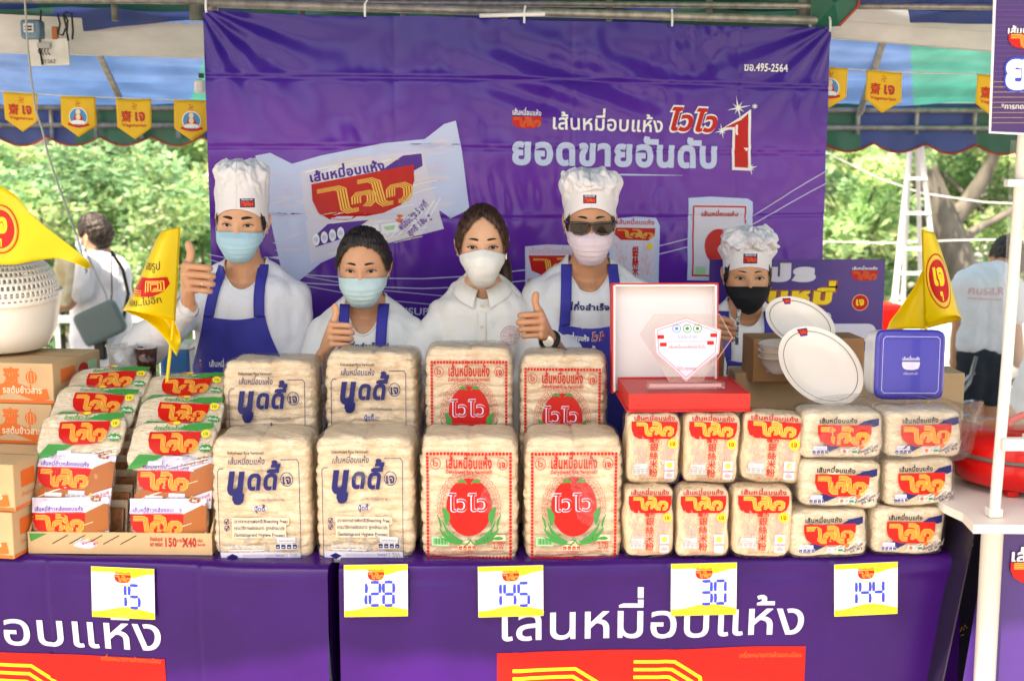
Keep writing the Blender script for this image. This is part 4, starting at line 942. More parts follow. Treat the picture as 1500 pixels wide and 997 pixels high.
bag('blue lettered noodle bag, upper right of its four, under the woman with blue apron',gA,549,504,689,3.44,art_noodee,BW_,BH,BD,4,rot=-2,lean=-3)
bag('red dotted noodle bag, lower left of its four, above the 145 card',gB,689,615,825,yb,art_reddot,.260,BH,BD,5)
bag('red dotted noodle bag, lower right of its four, beside the Chinese lettered packs',gB,837,615,825,yb,art_reddot,.262,BH,BD,6,rot=1)
bag('red dotted noodle bag, upper left of its four, before the polo shirt woman',gB,688,498,683,3.42,art_reddot,.25,BH,BD,7,rot=1,lean=-3)
bag('red dotted noodle bag, upper right of its four, under the sunglasses man',gB,825,509,692,3.43,art_reddot,.25,BH,BD,8,rot=-4,lean=-3)
ri=MB().box((-.17,3.50,TZ+.060),(1.15,.26,.115),bev=.004).build('display_riser',[mat('carton',(.55,.36,.19),.75,var=.06,vscale=8,bump=.15,bscale=80)]); tag(ri,'low carton riser hidden behind the front row of large bags','box')
# ---- packs with Chinese lettering --------------------------------------
def pack(name,label,group,cat,loc,rot,w,h,d,artfn,nm,fm,seed,amp=.0016,n=5.,artdx=.02,noodscale=.93):
    t=empty(name,loc,rot,label,cat,group); g=wnoise(seed,14,6,25); wr=wnoise(seed+2,16,5,24)
    g3=wnoise(seed+5,24,30,90,ax=1,az=.3)
    o=superbox('noodles',w-.008,h-.008,d-.011,n,[nm],t,(34,34,12),lambda P,N:.0022*g(P[:,0]+P[:,1],P[:,2])+.0006*g3(P[:,0]+P[:,1],P[:,2])); o.location=(0,0,h/2)
    df=lambda x,z:amp*wr(x,z)
    f=superbox('clear_wrapper',w,h,d,n,[fm],t,(40,34,12),lambda P,N:df(P[:,0],P[:,2])*np.clip(-N[:,1],0,1)+amp*.8*wr(P[:,0]+P[:,1],P[:,2]+P[:,1])*(1-np.clip(-N[:,1],0,1))); f.location=(0,0,h/2)
    A=cached(artfn,w,h,artdx,artdx); o=A.build('print',t,superfn(w,h,d,n,df),off=.0012,lay=.0003,rough=.3); o.location=(0,0,h/2)
    return t
gC='packs with red Chinese lettering'
SW,SH_,SD=.148,.190,.10
rows=[(950,818,'lower left'),(1030,818,'lower middle'),(1115,819,'lower right'),(955,712,'upper left, under the red presentation box'),(1040,712,'upper middle, under the red presentation box'),(1128,713,'upper right, beside the white plates')]
for k,(cx,by,L) in enumerate(rows):
    Y=3.10 if k<3 else 3.14; p=at(cx,by,Y-.05); z=TZ+.002 if k<3 else TZ+.002+SH_*.965
    pack('noodle_pack','Chinese lettered noodle pack, '+L+' of its six',gC,'noodle pack',(p.x,Y,z),(R([0,0,0,-1,0,-1][k]),R([0,-.6,.6,.8,1.4,3.0][k]),R([2,-1,1,3,1,-2][k])),[.134,.142,.160,.145,.150,.166][k],SH_,SD,art_silver,noodV,filmA,20+k,n=8.)
# ---- shrink wrapped brick packs -----------------------------------------
gD='shrink wrapped packs with blue corner stripe'
CW_,CHh,CD=.220,.129,.13
cl=[(1213,822,3.12,'bottom left'),(1328,820,3.14,'bottom right'),(1229,752,3.13,'middle left'),(1346,747,3.15,'middle right'),(1233,676,3.14,'top left, under the leaning plate'),(1352,671,3.15,'top right, below the blue lid')]
for k,(cx,by,Y,L) in enumerate(cl):
    p=at(cx,by,Y-.06); lvl=k//2; z=TZ+.002+lvl*(CHh*.985)
    pack('wrapped_noodle_pack','shrink wrapped pack with blue corner stripe, '+L+' of six',gD,'noodle pack',(p.x,Y,z),(0,R([-1.5,1,1.5,-1.5,.5,-1][k]),R([0,2,-1,1,0,2][k])),[.208,.197,.216,.190,.214,.206][k],CHh,CD,art_clear,noodD,filmB,40+k,amp=.0022,n=8.,noodscale=.92)
ow=empty('outer_wrap',at(1300,672,3.15),(0,0,0),'crinkled clear film sheet wrapped round the top pair of packs at right','plastic wrap')
q=wnoise(90,20,4,22)
p0=at(1294,635,3.15); o=superbox('film',.455,.165,.165,5,[film2],None,(80,34,16),lambda P,N:.005*q(P[:,0]+P[:,1],P[:,2]+P[:,1])); o.location=(p0.x,3.15,TZ+.002+2*CHh*.985+.066); child(o,ow)
V=[];c0=Vector((p0.x+.225,3.12,o.location.z+.07))
def fin(u,v): 
    x=c0.x-.01+.035*u*(1-.3*v); z=c0.z+.012-.075*v-.02*u*0; y=c0.y+.02*np.sin(u*7+v*5)
    return np.stack([x,y,z],1)
child(gridmesh('film_end',fin,12,10,[film2],None),ow)
# ---- open tray of flat packs ---------------------------------------------
cart=mat('carton',(.56,.37,.225),.75)
tr=empty('open_tray_carton',(at(177,820,3.10).x,3.10,TZ),(0,0,R(-2)),'open printed cardboard tray holding two columns of flat noodle packs','carton')
TW=.485
MB().box((0,0,.030),(TW,.005,.058)).build('front_panel',[cart],tr)
MB().box((0,.44,.185),(TW-.02,.005,.365)).build('back_panel',[cart],tr)
MB().box((0,.22,.004),(TW-.01,.44,.005)).build('base',[cart],tr)
for s in(-1,1):
    x=s*(TW/2-.003); P=[(x,.003,.002),(x,.437,.002),(x,.437,.365),(x,.38,.365),(x,.003,.058)]; o=mk('side_panel',P,[(0,1,2,3,4)],[cart],tr); solid(o,.005)
A=Art(); A.poly([(-.238,.055),(-.19,.055),(-.235,.033)],'green',0)
for k in range(5): A.stroke([(-.178+.045*k,.028),(-.135+.045*k,.052)],.0022,'black',0)
A.text('น้ำหนักสุทธิ',.080,.038,.013,'dkred',0,bold=.03,w=.034);A.text('NET WEIGHT',.080,.024,.012,'dkred',0,bold=.04,w=.034); A.text('150',.117,.024,.032,'dkred',0,bold=.04,w=.034); A.text('กรัม/g',.151,.036,.011,'dkred',0,bold=.02); A.text('X40',.166,.024,.032,'dkred',0,bold=.05,w=.037); A.text('ห่อ',.205,.036,.012,'dkred',0,bold=.02); A.text('BAGS',.205,.026,.008,'dkred',0,bold=.03)
A.build('print',tr,flatfn((0,-.0026,0)))
gE='flat noodle packs standing in the open tray'
def flatpack(label,px,py,Y,tilt,artfn,nm,w,h,seed,rz=-2,roll=0):
    d=.030; p=at(px,py,Y); M=Euler((R(-tilt),R(roll),R(rz))).to_matrix(); base=p-M@Vector((0,0,h/2))
    return pack('flat_noodle_pack',label,gE,'noodle pack',base,(R(-tilt),R(roll),R(rz)),w,h,d,artfn,nm,filmB,seed,amp=.0022,n=4.5,noodscale=.95)
FW,FH=.212,.150
cols=[[(105,765,3.125,8,1,'bottom'),(111,702,3.16,22,1,'second from the bottom'),(120,640,3.22,40,0,'middle'),(139,598,3.31,50,0,'second from the top'),(158,565,3.40,58,0,'topmost')],
      [(248,767,3.12,8,1,'bottom'),(257,706,3.155,20,1,'second from the bottom'),(252,655,3.20,38,0,'middle'),(264,612,3.28,50,0,'second from the top'),(269,574,3.38,58,0,'topmost')]]
for c,col in enumerate(cols):
    for k,(px,py,Y,ti,br,L) in enumerate(col):
        flatpack(('brown striped' if br else 'green striped')+' flat pack, '+L+' in the '+('left' if c==0 else 'right')+' column of the tray',px,py,Y,ti,art_brown if br else art_green,brownN if br else noodD,FW if br else .236,FH*(.94 if br else 1),60+10*c+k,roll=[-1,2,-1,3,-2][k]*(1 if c==0 else .6))
        # the packs stacked behind, dark brown edges in the gaps
hid=MB()
for c,(x) in enumerate((-.120,.118)):
    for k in range(15):
        f=k/14; hid.box((x+rnd.uniform(-.004,.004),.085+.30*f,.055+.16*f),(.212,.014,.09+.11*f),k%2,mat=Matrix.Rotation(R(-12-26*f),3,'X'),bev=.004)
o=hid.build('pack_stock',[mat('stock_brown',(.33,.13,.05),.3,var=.3,vscale=60),mat('stock_cream',(.70,.50,.32),.3,var=.15,vscale=60)],tr); o['kind']='stuff'
# ---- cartons at left ---------------------------------------------------------
def carton_art(w,h,d,full=True):
    A=Art(); A.rect(-w/2+.002,-h/2+.001,w/2-.002,-h/2+.010,'orange',0); A.text('齋',w*.28-.03,h*.02,.05,'orange',0,bold=.03,align='c')
    # lantern
    cx=w*.28+.028; A.ell(cx,h*.15,.017,.018,'orange',0); 
    for k in(-1,0,1): A.stroke([(cx+.008*k,h*.15-.014),(cx+.011*k,h*.15),(cx+.008*k,h*.15+.014)],.001,'cream',1)
    A.stroke([(cx,h*.15+.018),(cx,h*.15+.027)],.003,'orange',0); A.stroke([(cx-.004,h*.15-.02),(cx,h*.15-.045)],.004,'orange',0)
    P=[(x,-h*.20+.010*math.sin((x-w*.1)*38)) for x in np.linspace(w*.10,w*.46,12)]; A.stroke(P,.030,'orange',1); A.text('รสต้มข้าวสาร',w*.14,-h*.24,.024,'cream',2,bold=.03,w=w*.28)
    A.rrect(-w*.12,-h*.30,w*.04,h*.32,.006,'gold',0); A.text('ไวไว',-w*.04,h*.10,.026,'red',1,bold=.04,align='c',w=w*.12); A.ell(-w*.04,-h*.08,.022,.016,'yellow',1); A.ell(-w*.03,-h*.16,.016,.01,'orange',2)
    return A
def carton_side(d,h):
    A=Art(); A.rect(-d/2+.002,-h/2+.001,d/2-.002,-h/2+.010,'orange',0); A.rrect(-d*.35,-h*.05,-d*.05,h*.30,.004,'orange',0); A.ell(d*.12,h*.12,.03,.02,'red',0); A.rect(d*.22,-h*.1,d*.42,h*.3,'ltgreen',0); A.text('น้ำหนักสุทธิ 60g x 30',-d*.35,-h*.25,.014,'orange',0,w=d*.6); return A
def carton(label,c,w,d,h,rz):
    t=empty('carton',(c[0],c[1],c[2]),(0,0,R(rz)),label,'carton','printed cartons stacked at the left')
    MB().box((0,d/2,h/2),(w,d,h),bev=.003).build('box',[cart],t)
    gap=MB().box((0,d/2,h+.0006),(w*.998,.004,.0006)).build('flap_seam',[ink('brown')],t)
    carton_art(w,h,d).build('print',t,flatfn((0,0,h/2)),off=.0006); carton_side(d,h).build('side_print',t,flatfn((w/2,d/2,h/2),(0,1,0),(0,0,1),(1,0,0)),off=.0006)
CH2=.150
pa=at(18,826,3.07)
CH2=.123
for k in range(2): carton('carton with orange lantern print, '+('lower' if k==0 else 'upper')+' of the two in front at far left',(pa.x-.185+.002*k+(0 if k==0 else .006),3.09,TZ+.001+k*(CH2+.002)),.40,.22,CH2-.012*0,-10+k)
pb=at(80,600,3.42)
pb=at(80,600,3.36)
for k in range(4): carton('carton with orange lantern print, '+['bottom','second from the bottom','second from the top','top'][k]+' of the tall stack behind at left',(pb.x-.208-.008*(3-k),3.39,TZ+.001+k*(.1155)),.42,.28,.114,-8)
# ---- white basket on the cartons ------------------------------------------------
bs=empty('plastic_basket',(at(4,527,3.58).x,3.58,TZ+.002+4*.1155),(0,0,0),'cream plastic rice washing bowl with slotted strainer on the top carton','basket')
wpl=mat('cream_plastic',(.84,.78,.71),.32,sss=.0,coat=.2)
prof=[(.0,.003),(.085,.003),(.115,.012),(.138,.06),(.150,.12),(.157,.158),(.160,.160),(.158,.166),(.148,.160),(.142,.12),(.130,.06),(.105,.02),(0,.012)]
MB().lathe([(r_*1.12,z_*1.10) for r_,z_ in prof],64).build('bowl',[wpl],bs,True)
V=[];Fc=[];nu,nv=132,40
for i in range(nv+1):
    f=i/nv; ph=f*1.50; z=.165+.118*math.sin(min(ph,PI/2)); r_=.166*math.cos(ph*.93)**.55
    for k in range(nu):
        a=2*PI*k/nu; V.append((r_*math.cos(a),r_*math.sin(a),z))
for i in range(nv):
    for k in range(nu):
        ring=(i%5 in(1,2,3)) and 2<i<nv-6; slot=((k+(i//5))%2==0)
        if ring and slot: continue
        Fc.append((i*nu+k,i*nu+(k+1)%nu,(i+1)*nu+(k+1)%nu,(i+1)*nu+k))
o=mk('strainer',V,Fc,[wpl],bs,True); solid(o,.0035); o.rotation_euler=(R(6),R(3),0)
# ---- glasses and bits behind the tray -------------------------------------------
glassM=film_mat('clear_plastic',.12,30,.5,rough=.1,milk=.12)
for px,py,nm,L,mm,w_,h0 in((180,545,'plastic_cup','clear plastic cup of ice behind the tray at left',glassM,.045,.10),(207,545,'sauce_bottle','small bottle of yellow oil behind the tray',ink('gold',.2),.012,.085),(215,548,'cola_glass','tall glass of dark cola behind the tray',mat('cola',(.05,.012,.008),.1),.034,.10)):
    p=at(px,py,3.62); z=p.z-.02; t=empty(nm,(p.x,3.62,z-.0),(0,0,0),L,nm.split('_')[1])
    MB().lathe([(0,0),(w_*.8,0),(w_*.85,h0*.5),(w_,h0),(w_*.93,h0),(w_*.75,.006),(0,.006)],28).build('body',[mm],t,True)
    MB().lathe([(w_*1.0,h0-.001),(w_*1.07,h0),(w_*1.07,h0+.004),(w_,h0+.005),(w_*.95,h0)],28).build('rim',[glassM if nm!='sauce_bottle' else ink('white')],t,True)
sb=MB().box((at(190,560,3.66).x,3.66,TZ+.17),(.34,.14,.34),bev=.004).build('back_carton',[cart]); tag(sb,'plain carton standing behind the open tray under the cups','carton')
bl=empty('blue_bin',at(256,545,4.2),(0,0,0),'blue plastic container with pale lid behind the yellow flag pole','container')
p=at(262,520,4.2); child(MB().box(p+Vector((0,0,-.05)),(.10,.12,.16),bev=.01).build('body',[mat('bin_blue',(.02,.16,.42),.4)]),bl); child(MB().box(p+Vector((0,0,.038)),(.11,.13,.02),bev=.005).build('lid',[ink('white')]),bl)
# ---- flags ----------------------------------------------------------------------
flagM=mat('flag_yellow',(.90,.66,.01),.38,trans=.25,coat=.2)
def seal(A,cx,cz,r):
    A.ring(cx,cz,r,r,r*.05,'red',1); A.ring(cx,cz,r*.90,r*.90,r*.10,'gold',1); A.ell(cx,cz,r*.78,r*.78,'red',1,n=36); A.text('เจ',cx,cz-r*.12,r*1.0,'yellow',2,bold=.06,align='c'); A.text('ๆ',cx,cz-r*.62,r*.4,'yellow',2,bold=.05,align='c')
def flag(label,polep,rows_,Y,fold,artf,parentname='paper_flag'):
    """rows_: list of (left px, right px, py) outline bands, top to bottom, hanging from a pole"""
    t=empty(parentname,at(*polep[1],Y),(0,0,0),label,'flag'); 
    child(MB().tube([at(*polep[0],Y-.002),at(*polep[1],Y-.002)],.0045,8).build('stick',[flagM],smooth=True),t); return t
# left foreground flag: big triangular pennant pointing right
F1=[at(-60,262,3.3),at(-60,400,3.3),at(131,392,3.22)]
def f1(u,v):
    top=np.array([at(x,y,3.32) for x,y in((-60,250),(-20,268),(0,274),(26,287),(50,312),(80,340),(110,368),(131,391))]); bot=np.array([at(x,y,3.32) for x,y in((-60,385),(-20,387),(0,388),(25,387),(50,382),(80,378),(110,386),(131,392.5))])
    U=u*7; i=np.clip(U.astype(int),0,6); f=(U-i)[:,None]; T=top[i]*(1-f)+top[i+1]*f; B=bot[i]*(1-f)+bot[i+1]*f; P=T*(1-v[:,None])+B*v[:,None]
    P[:,1]+=.025*np.sin(u*8+v*1.5)+.02*v*np.sin(u*5); return P
fl1=empty('paper_flag',at(-60,390,3.32),(0,0,0),'yellow triangular flag with round red seal at the left edge of the picture','flag','yellow paper flags')
child(solid(gridmesh('cloth',f1,40,14,[flagM]),.001),fl1); child(MB().tube([at(-58,245,3.32),at(-50,620,3.45)],.005,8).build('stick',[flagM],smooth=True),fl1)
A=Art(); seal(A,0,0,1.); 
bv=bvh_of(fl1.children[0],Matrix())
c=at(-2,336,3.32); o=A.cut(-1,1,.1,-1,1,.1).build('seal_print',None,(lambda f:(lambda x,z:f(c.x+x*.062,c.z+z*.066)))(drapefn(bv,2.5,'drop')),off=.0022,lay=.0005); child(o,fl1)
# middle flag: rolled cone
def f2(u,v):
    # front sheet: left edge curve to right edge (stick side)
    L=np.array([at(x,y,3.35) for x,y in((237,338),(228,352),(217,378),(205,405),(192,435),(179,455))]); Rr=np.array([at(x,y,3.35) for x,y in((262,333),(262,352),(261,378),(260,405),(258,435),(257,470))])
    V_=v*5;i=np.clip(V_.astype(int),0,4); f=(V_-i)[:,None]; a=L[i]*(1-f)+L[i+1]*f; b=Rr[i]*(1-f)+Rr[i+1]*f; P=a*(1-u[:,None])+b*u[:,None]
    P[:,1]-=.085*np.sin(PI*np.clip(u,0,1))*(.25+v*.9); P[:,2]+=.022*np.sin(PI*u)*v; return P
def f2b(u,v):
    L=np.array([at(x,y,3.35) for x,y in((179,455),(196,462),(213,470),(228,482),(243,500),(257,522))]); Rr=np.array([at(x,y,3.35) for x,y in((179,455),(197,447),(217,445),(236,452),(252,468),(261,488))])
    V_=v*5;i=np.clip(V_.astype(int),0,4); f=(V_-i)[:,None]; a=L[i]*(1-f)+L[i+1]*f; b=Rr[i]*(1-f)+Rr[i+1]*f; P=a*(1-u[:,None])+b*u[:,None]; P[:,1]+=.03*np.sin(PI*u)*1+.01; return P
fl2=empty('paper_flag',at(245,560,3.38),(0,0,0),'yellow flag curled into a cone on a stick in the open tray','flag','yellow paper flags')
cl2=solid(gridmesh('cloth',f2,24,24,[flagM]),.001); child(cl2,fl2); child(solid(gridmesh('cloth_inside',f2b,12,20,[flagM]),.001),fl2)
child(MB().tube([at(262,332,3.36),at(256,450,3.36),at(244,565,3.40)],.0048,8).build('stick',[flagM],smooth=True),fl2)
bv=bvh_of(cl2,Matrix()); A=Art(); c=at(222,418,3.35); k=.0019
A.text('อยรูป',0*k,25*k,16*k,'black',1,bold=.0,w=22*k); A.poly([(a*k,b*k) for a,b in((-5,14),(28,14),(30,4),(24,-6),(12,-12),(-25,-12))],'red',1)
for q in range(3):
    A.stroke([((4+3*q)*k,(-6+1*q)*k),((4+3*q)*k,(9-2*q)*k),((24-3*q)*k,(9-2*q)*k),((24-3*q)*k,(-5+2*q)*k),((11+q)*k,(-5+2*q)*k)],1.3*k,'gold',2); A.stroke([((-24+2*q)*k,(-11+3*q)*k),((-2)*k,(-10+3*q)*k)],1.2*k,'gold',2)
A.text('หอม...ไม่อีก',-24*k,-26*k,13*k,'black',1,w=46*k,rot=.1)
o=A.cut(-.1,.1,.012,-.1,.1,.012).build('print',None,(lambda f:(lambda x,z:f(c.x+x,c.z+z)))(drapefn(bv,2.5,'drop')),off=.0022,lay=.0005); child(o,fl2)
# right flag
def f3(u,v):
    L=np.array([at(x,y,3.55) for x,y in((1352,337),(1352,360),(1352,390),(1353,420),(1354,450),(1356,478))]); Rr=np.array([at(x,y,3.55) for x,y in((1368,340),(1377,362),(1387,392),(1396,425),(1403,450),(1409,468))])
    V_=v*5;i=np.clip(V_.astype(int),0,4); f=(V_-i)[:,None]; a=L[i]*(1-f)+L[i+1]*f; b=Rr[i]*(1-f)+Rr[i+1]*f; P=a*(1-u[:,None])+b*u[:,None]; P[:,1]-=.05*np.sin(PI*u)*(.2+v)+.0; P[:,2]+=.028*np.sin(PI*u)*v; return P
def f3b(u,v):
    L=np.array([at(x,y,3.56) for x,y in((1352,398),(1343,418),(1330,438),(1316,458),(1305,472),(1300,487))]); Rr=np.array([at(x,y,3.56) for x,y in((1356,398),(1357,420),(1357,440),(1357,455),(1357,470),(1357,482))])
    V_=v*5;i=np.clip(V_.astype(int),0,4); f=(V_-i)[:,None]; a=L[i]*(1-f)+L[i+1]*f; b=Rr[i]*(1-f)+Rr[i+1]*f; P=a*(1-u[:,None])+b*u[:,None]; P[:,1]+=.03*np.sin(PI*u)*v+.012; return P
fl3=empty('paper_flag',at(1357,500,3.55),(0,0,0),'yellow folded flag on a stick behind the blue lidded box at right','flag','yellow paper flags')
cl3=solid(gridmesh('cloth',f3,20,20,[flagM]),.001); child(cl3,fl3); child(solid(gridmesh('cloth_inside',f3b,14,16,[flagM]),.001),fl3)
child(solid(gridmesh('cloth_fold',lambda u,v:(lambda a,b:a*(1-v[:,None])+b*v[:,None])(np.array([at(x,y,3.54) for x,y in zip(1356+53*u,462-22*np.sin(PI*np.clip(u*1.0,0,1))+6*u)]),np.array([at(x,y,3.56) for x,y in zip(1356+53*u,481-13*u)])),16,4,[flagM]),.001),fl3)
child(MB().tube([at(1352,336,3.56),at(1357,500,3.56),at(1359,600,3.56)],.0048,8).build('stick',[flagM],smooth=True),fl3)
bv=bvh_of(cl3,Matrix()); A=Art(); seal(A,0,0,1); c=at(1379,412,3.5)
def sq(f):
    def g(x,z): 
        xx=x*.50-.20*z; return f(c.x+xx*.058,c.z+z*.078)
    return g
o=A.cut(-1,1,.12,-1,1,.12).build('seal_print',None,sq(drapefn(bv,2.5,'drop')),off=.0022,lay=.0005); child(o,fl3)
# ---- red presentation box with acrylic plaque ------------------------------------
redB=mat('red_board',(.58,.010,.008),.45,var=.05,vscale=6); lin=mat('white_lining',(.78,.73,.73),.6)
zB=TZ+.004+2*SH_*.965+.004
p0=at(922,606,3.10); rb=empty('presentation_box',(p0.x,3.12,zB),(0,0,R(1.5)),'open red presentation box with white lined lid standing on the Chinese lettered packs','presentation box')
bw,bd,bh=.315,.26,.048
MB().box((bw/2,bd/2,.002),(bw+.012,bd+.012,.004)).box((bw/2,.003,bh/2),(bw,.006,bh-.004)).box((.003,bd/2,bh/2),(.006,bd-.012,bh-.004)).box((bw-.003,bd/2,bh/2),(.006,bd-.012,bh-.004)).box((bw/2,bd-.003,bh/2),(bw,.006,bh-.004)).build('base',[redB],rb)
MB().box((bw/2,bd/2,bh-.008),(bw-.013,bd-.013,.006)).build('insert',[redB],rb)
lw_,lh=.285,.295
lid=empty('lid',(0,0,0)); bpy.data.objects.remove(lid)
LM=Matrix.Rotation(R(-6),3,'X'); lo=Vector((-.012,bd-.015,.008))
def lb(c,dm): c=LM@Vector(c)+lo; return c
m=MB(); 
for c,dm in(((lw_/2,.045,lh/2),(lw_+.012,.004,lh+.012)),((-.004,.02,lh/2),(.004,.05,lh+.01)),((lw_+.004,.02,lh/2),(.004,.05,lh+.01)),((lw_/2,.02,lh+.004),(lw_+.012,.05,.004))): m.box(lb(c,dm),dm,mat=LM)
m.build('lid',[redB],rb); m=MB()
for c,dm in(((lw_/2,.040,lh/2),(lw_,.004,lh)),((.001,.018,lh/2),(.005,.046,lh)),((lw_-.001,.018,lh/2),(.005,.046,lh)),((lw_/2,.018,lh-.001),(lw_-.008,.046,.005))): m.box(lb(c,dm),dm,mat=LM)
m.build('lid_lining',[lin],rb)
acr=film_mat('acrylic',.06,3,.0,tint=(.97,.95,.95),rough=.03)
pq=empty('award_plaque',(p0.x+.06,3.20,zB+bh-.003),(R(-4),0,R(1.5)),'clear acrylic award plaque with red pentagon print standing in the red box','plaque')
MB().box((.095,0,.011),(.205,.055,.018),bev=.002).build('foot',[acr],pq); MB().box((.095,-.012,.0105),(.19,.002,.008)).build('foot_edge',[ink('pink')],pq)
sh=[(.055,.02),(-.025,.145),(.013,.197),(.185,.197),(.22,.135),(.14,.02)]
P=[(x,-.004,z) for x,z in sh]+[(x,.004,z) for x,z in sh]; MB().add(P,[tuple(range(6)),tuple(range(11,5,-1))]+[(i,i+6,(i+1)%6+6,(i+1)%6) for i in range(6)]).build('panel',[acr],pq)
A=Art(); A.stroke([(x,z) for x,z in sh],.0012,'pink',1,closed=True)
PP=[(.098,.188),(.012,.160),(.018,.095),(.098,.022),(.183,.095),(.188,.155)]; A.poly(PP,'wash',0); A.stroke(PP,.004,'pink',1,closed=True); A.stroke([(.098+(a-.098)*.90,.11+(b-.11)*.90) for a,b in PP],.0012,'red',1,closed=True)
for k,(cx,c_) in enumerate(((.072,'cyan'),(.100,'green'),(.127,'green'))): A.ring(cx,.160,.0115,.0115,.002,c_,1); A.ell(cx,.160,.005,.0045,c_,1)
A.text('ใบประกาศ',.10,.134,.012,'cyan',1,align='c',w=.052); A.text('โครงการส่งเสริมอาหารปลอดภัยในเทศกาล',.10,.124,.006,'pink',1,align='c',w=.11); A.text('เส้นหมี่อบแห้งตราไวไว',.10,.108,.010,'red',1,align='c',w=.10)
for k,s in enumerate(('ผลิตภัณฑ์อาหารแห้งคุณภาพ','ได้ผ่านการตรวจประเมินมาตรฐาน','ให้ไว้ ณ วันที่')): A.text(s,.10,.098-.009*k,.006,'lilac',1,align='c',w=.085-.015*k)
A.text('ไวไว ตราทอง',.10,.050,.012,'red',1,align='c',w=.05)
for x,z in((.03,.138),(.17,.142),(.037,.118),(.162,.122)): A.rrect(x-.009,z-.005,x+.009,z+.005,.002,'red',1)
A.build('print',pq,flatfn((0,-.0046,0)),off=.0004,lay=.0003)
# ---- plates, bowls, boxes -----------------------------------------------------------
chM=mat('melamine',(.85,.75,.66),.22,coat=.3)
def dish(t,R_,H,ring,logo,rimw=.16):
    pr=[(0,.004),(R_*.50,.004),(R_*.62,.008),(R_*.80,H*.75),(R_*.86,H*.9),(R_*.985,H),(R_,H+.002),(R_*.985,H-.004),(R_*.80,H*.62),(R_*.60,0),(0,0)]
    MB().lathe(pr,72).build('plate_body',[chM],t,True)
    A=Art(); A.ring(0,0,R_*.875,R_*.875,.0016,'black',0,n=72); bm=A.cut(-1,-1,0,-1,-1,0)
    def S(x,z): r=np.sqrt(x*x+z*z)/R_; y=np.interp(r,[0,.5,.62,.8,.86,.985,1],[.004,.004,.008,H*.75,H*.9,H,H+.002]); return np.stack([x,z,y],1),np.array((0,0,1))
    A.build('rim_line',t,S,off=.0008)
    B=Art(); q=R_*.86; s=R_*.13; B.rrect(-s*.9,q+s*.55,s*.9,q-s*.75+.0,.002,'cyan',0) if False else None
    B.poly([(-s,q+s*.62),(s,q+s*.62),(s*.72,q-s*.62),(-s*.72,q-s*.62)],'purple',0); B.poly([(-s*1.05,q+s*.42),(s*1.05,q+s*.42),(s*.8,q-s*.38),(-s*.8,q-s*.38)],'red',1); B.text('ไวไว',0,q-s*.25,s*.7,'orange',2,bold=.03,align='c')
    B.cut(-.1,.1,.006,0,.2,.006).build('logo_print',t,S,off=.0012,lay=.0004)
ztop=TZ+.004+3*CHh*.985
def disc_at(cx,cy,Y,R_,tiltx,rollz,label,name='plate',H=.03,grp=None,yaw=0):
    p=at(cx,cy,Y); t=empty(name,p,(0,0,0),label,'plate' if name=='plate' else 'bowl',grp); M=Matrix.Rotation(R(yaw),4,'Z')@Matrix.Rotation(R(90-tiltx),4,'X')@Matrix.Rotation(R(rollz),4,'Z'); t.matrix_basis=Matrix.Translation(p)@M; dish(t,R_,H,True,True); return t
disc_at(1197,541,3.30,.127,40,6,'large white plate with thin dark rim line leaning in front of the plain carton','plate',.022,yaw=22)
disc_at(1167,482,3.48,.103,52,2,'smaller white plate with red emblem lying tilted on the bowl stack','plate',.03,yaw=18)
for k in range(3):
    p=at(1140,516+9*k-3,3.52); t=empty('bowl',(p.x,3.52,p.z-.03),(R(4),R(-3),0),['white bowl at the top of the small stack behind the plates','white bowl in the middle of the small stack behind the plates','white bowl at the bottom of the small stack behind the plates'][k],'bowl','stacked white bowls')
    MB().lathe([(0,0),(.022,0),(.024,.006),(.045,.028),(.055,.052),(.058,.053),(.053,.053),(.043,.03),(.02,.01),(0,.009)],40).build('bowl_body',[chM],t,True)
bx1=empty('plain_carton',(at(1185,590,3.6).x,3.62,ztop-.02),(0,0,R(3)),'plain brown carton standing behind the large plate','carton')
brn=mat('brown_card',(.40,.20,.08),.75,var=.08,vscale=10)
MB().box((0,.07,.065),(.335,.14,.13),bev=.003).build('box',[brn],bx1); A=Art(); A.text('ห่อละ 1',-.14,.062,.028,'black',0,bold=.03,w=.045); A.text('กล่อง',-.128,.03,.014,'wash',0,bold=.02); A.build('print',bx1,flatfn((0,0,0)),off=.0006)
lidM=mat('blue_lid',(.030,.030,.34),.25,coat=.3); tub=film_mat('milky_plastic',.08,5,.1,rough=.2,milk=.35)
fcx=at(1332,541,3.22); fb=empty('food_container',(fcx.x,3.22,ztop),(R(-3),R(1),R(4)),'clear food box standing on its side with square blue lid facing out','food container')
LB=.188; superbox('lid',.188,.186,.018,9,[lidM],fb,(20,20,4)).location=(0,0,LB/2+.002)
A=Art(); A.stroke([(x,z) for x,z in[(-.07,-.075),(.07,-.075),(.077,-.068),(.077,.068),(.07,.075),(-.07,.075),(-.077,.068),(-.077,-.068)]],.0013,'lilac',0,closed=True)
A.stroke([(x,z) for x,z in[(-.075,-.083),(.075,-.083),(.084,-.074),(.084,.074),(.075,.083),(-.075,.083),(-.084,.074),(-.084,-.074)]],.0010,'purple',0,closed=True)
A.text('เส้นหมี่อบแห้ง',0,.012,.012,'wash',0,bold=.03,align='c',w=.048); A.logo(-.024,-.013,.048,.021,'lilac','wash',0,3); A.text('เครื่องหมายการค้า',0,-.026,.009,'wash',0,align='c',w=.04)
o=A.build('lid_print',fb,flatfn((0,-.0095,LB/2+.002)),off=.0006)
o=superbox('tub',.18,.178,.085,7,[tub],fb,(16,16,8)); o.location=(-.004,.052,LB/2+.0)
f2c=empty('food_container',at(1265,540,3.72),(0,0,0),'clear food box with blue lid standing upright behind the plates','food container'); p=at(1268,520,3.72)
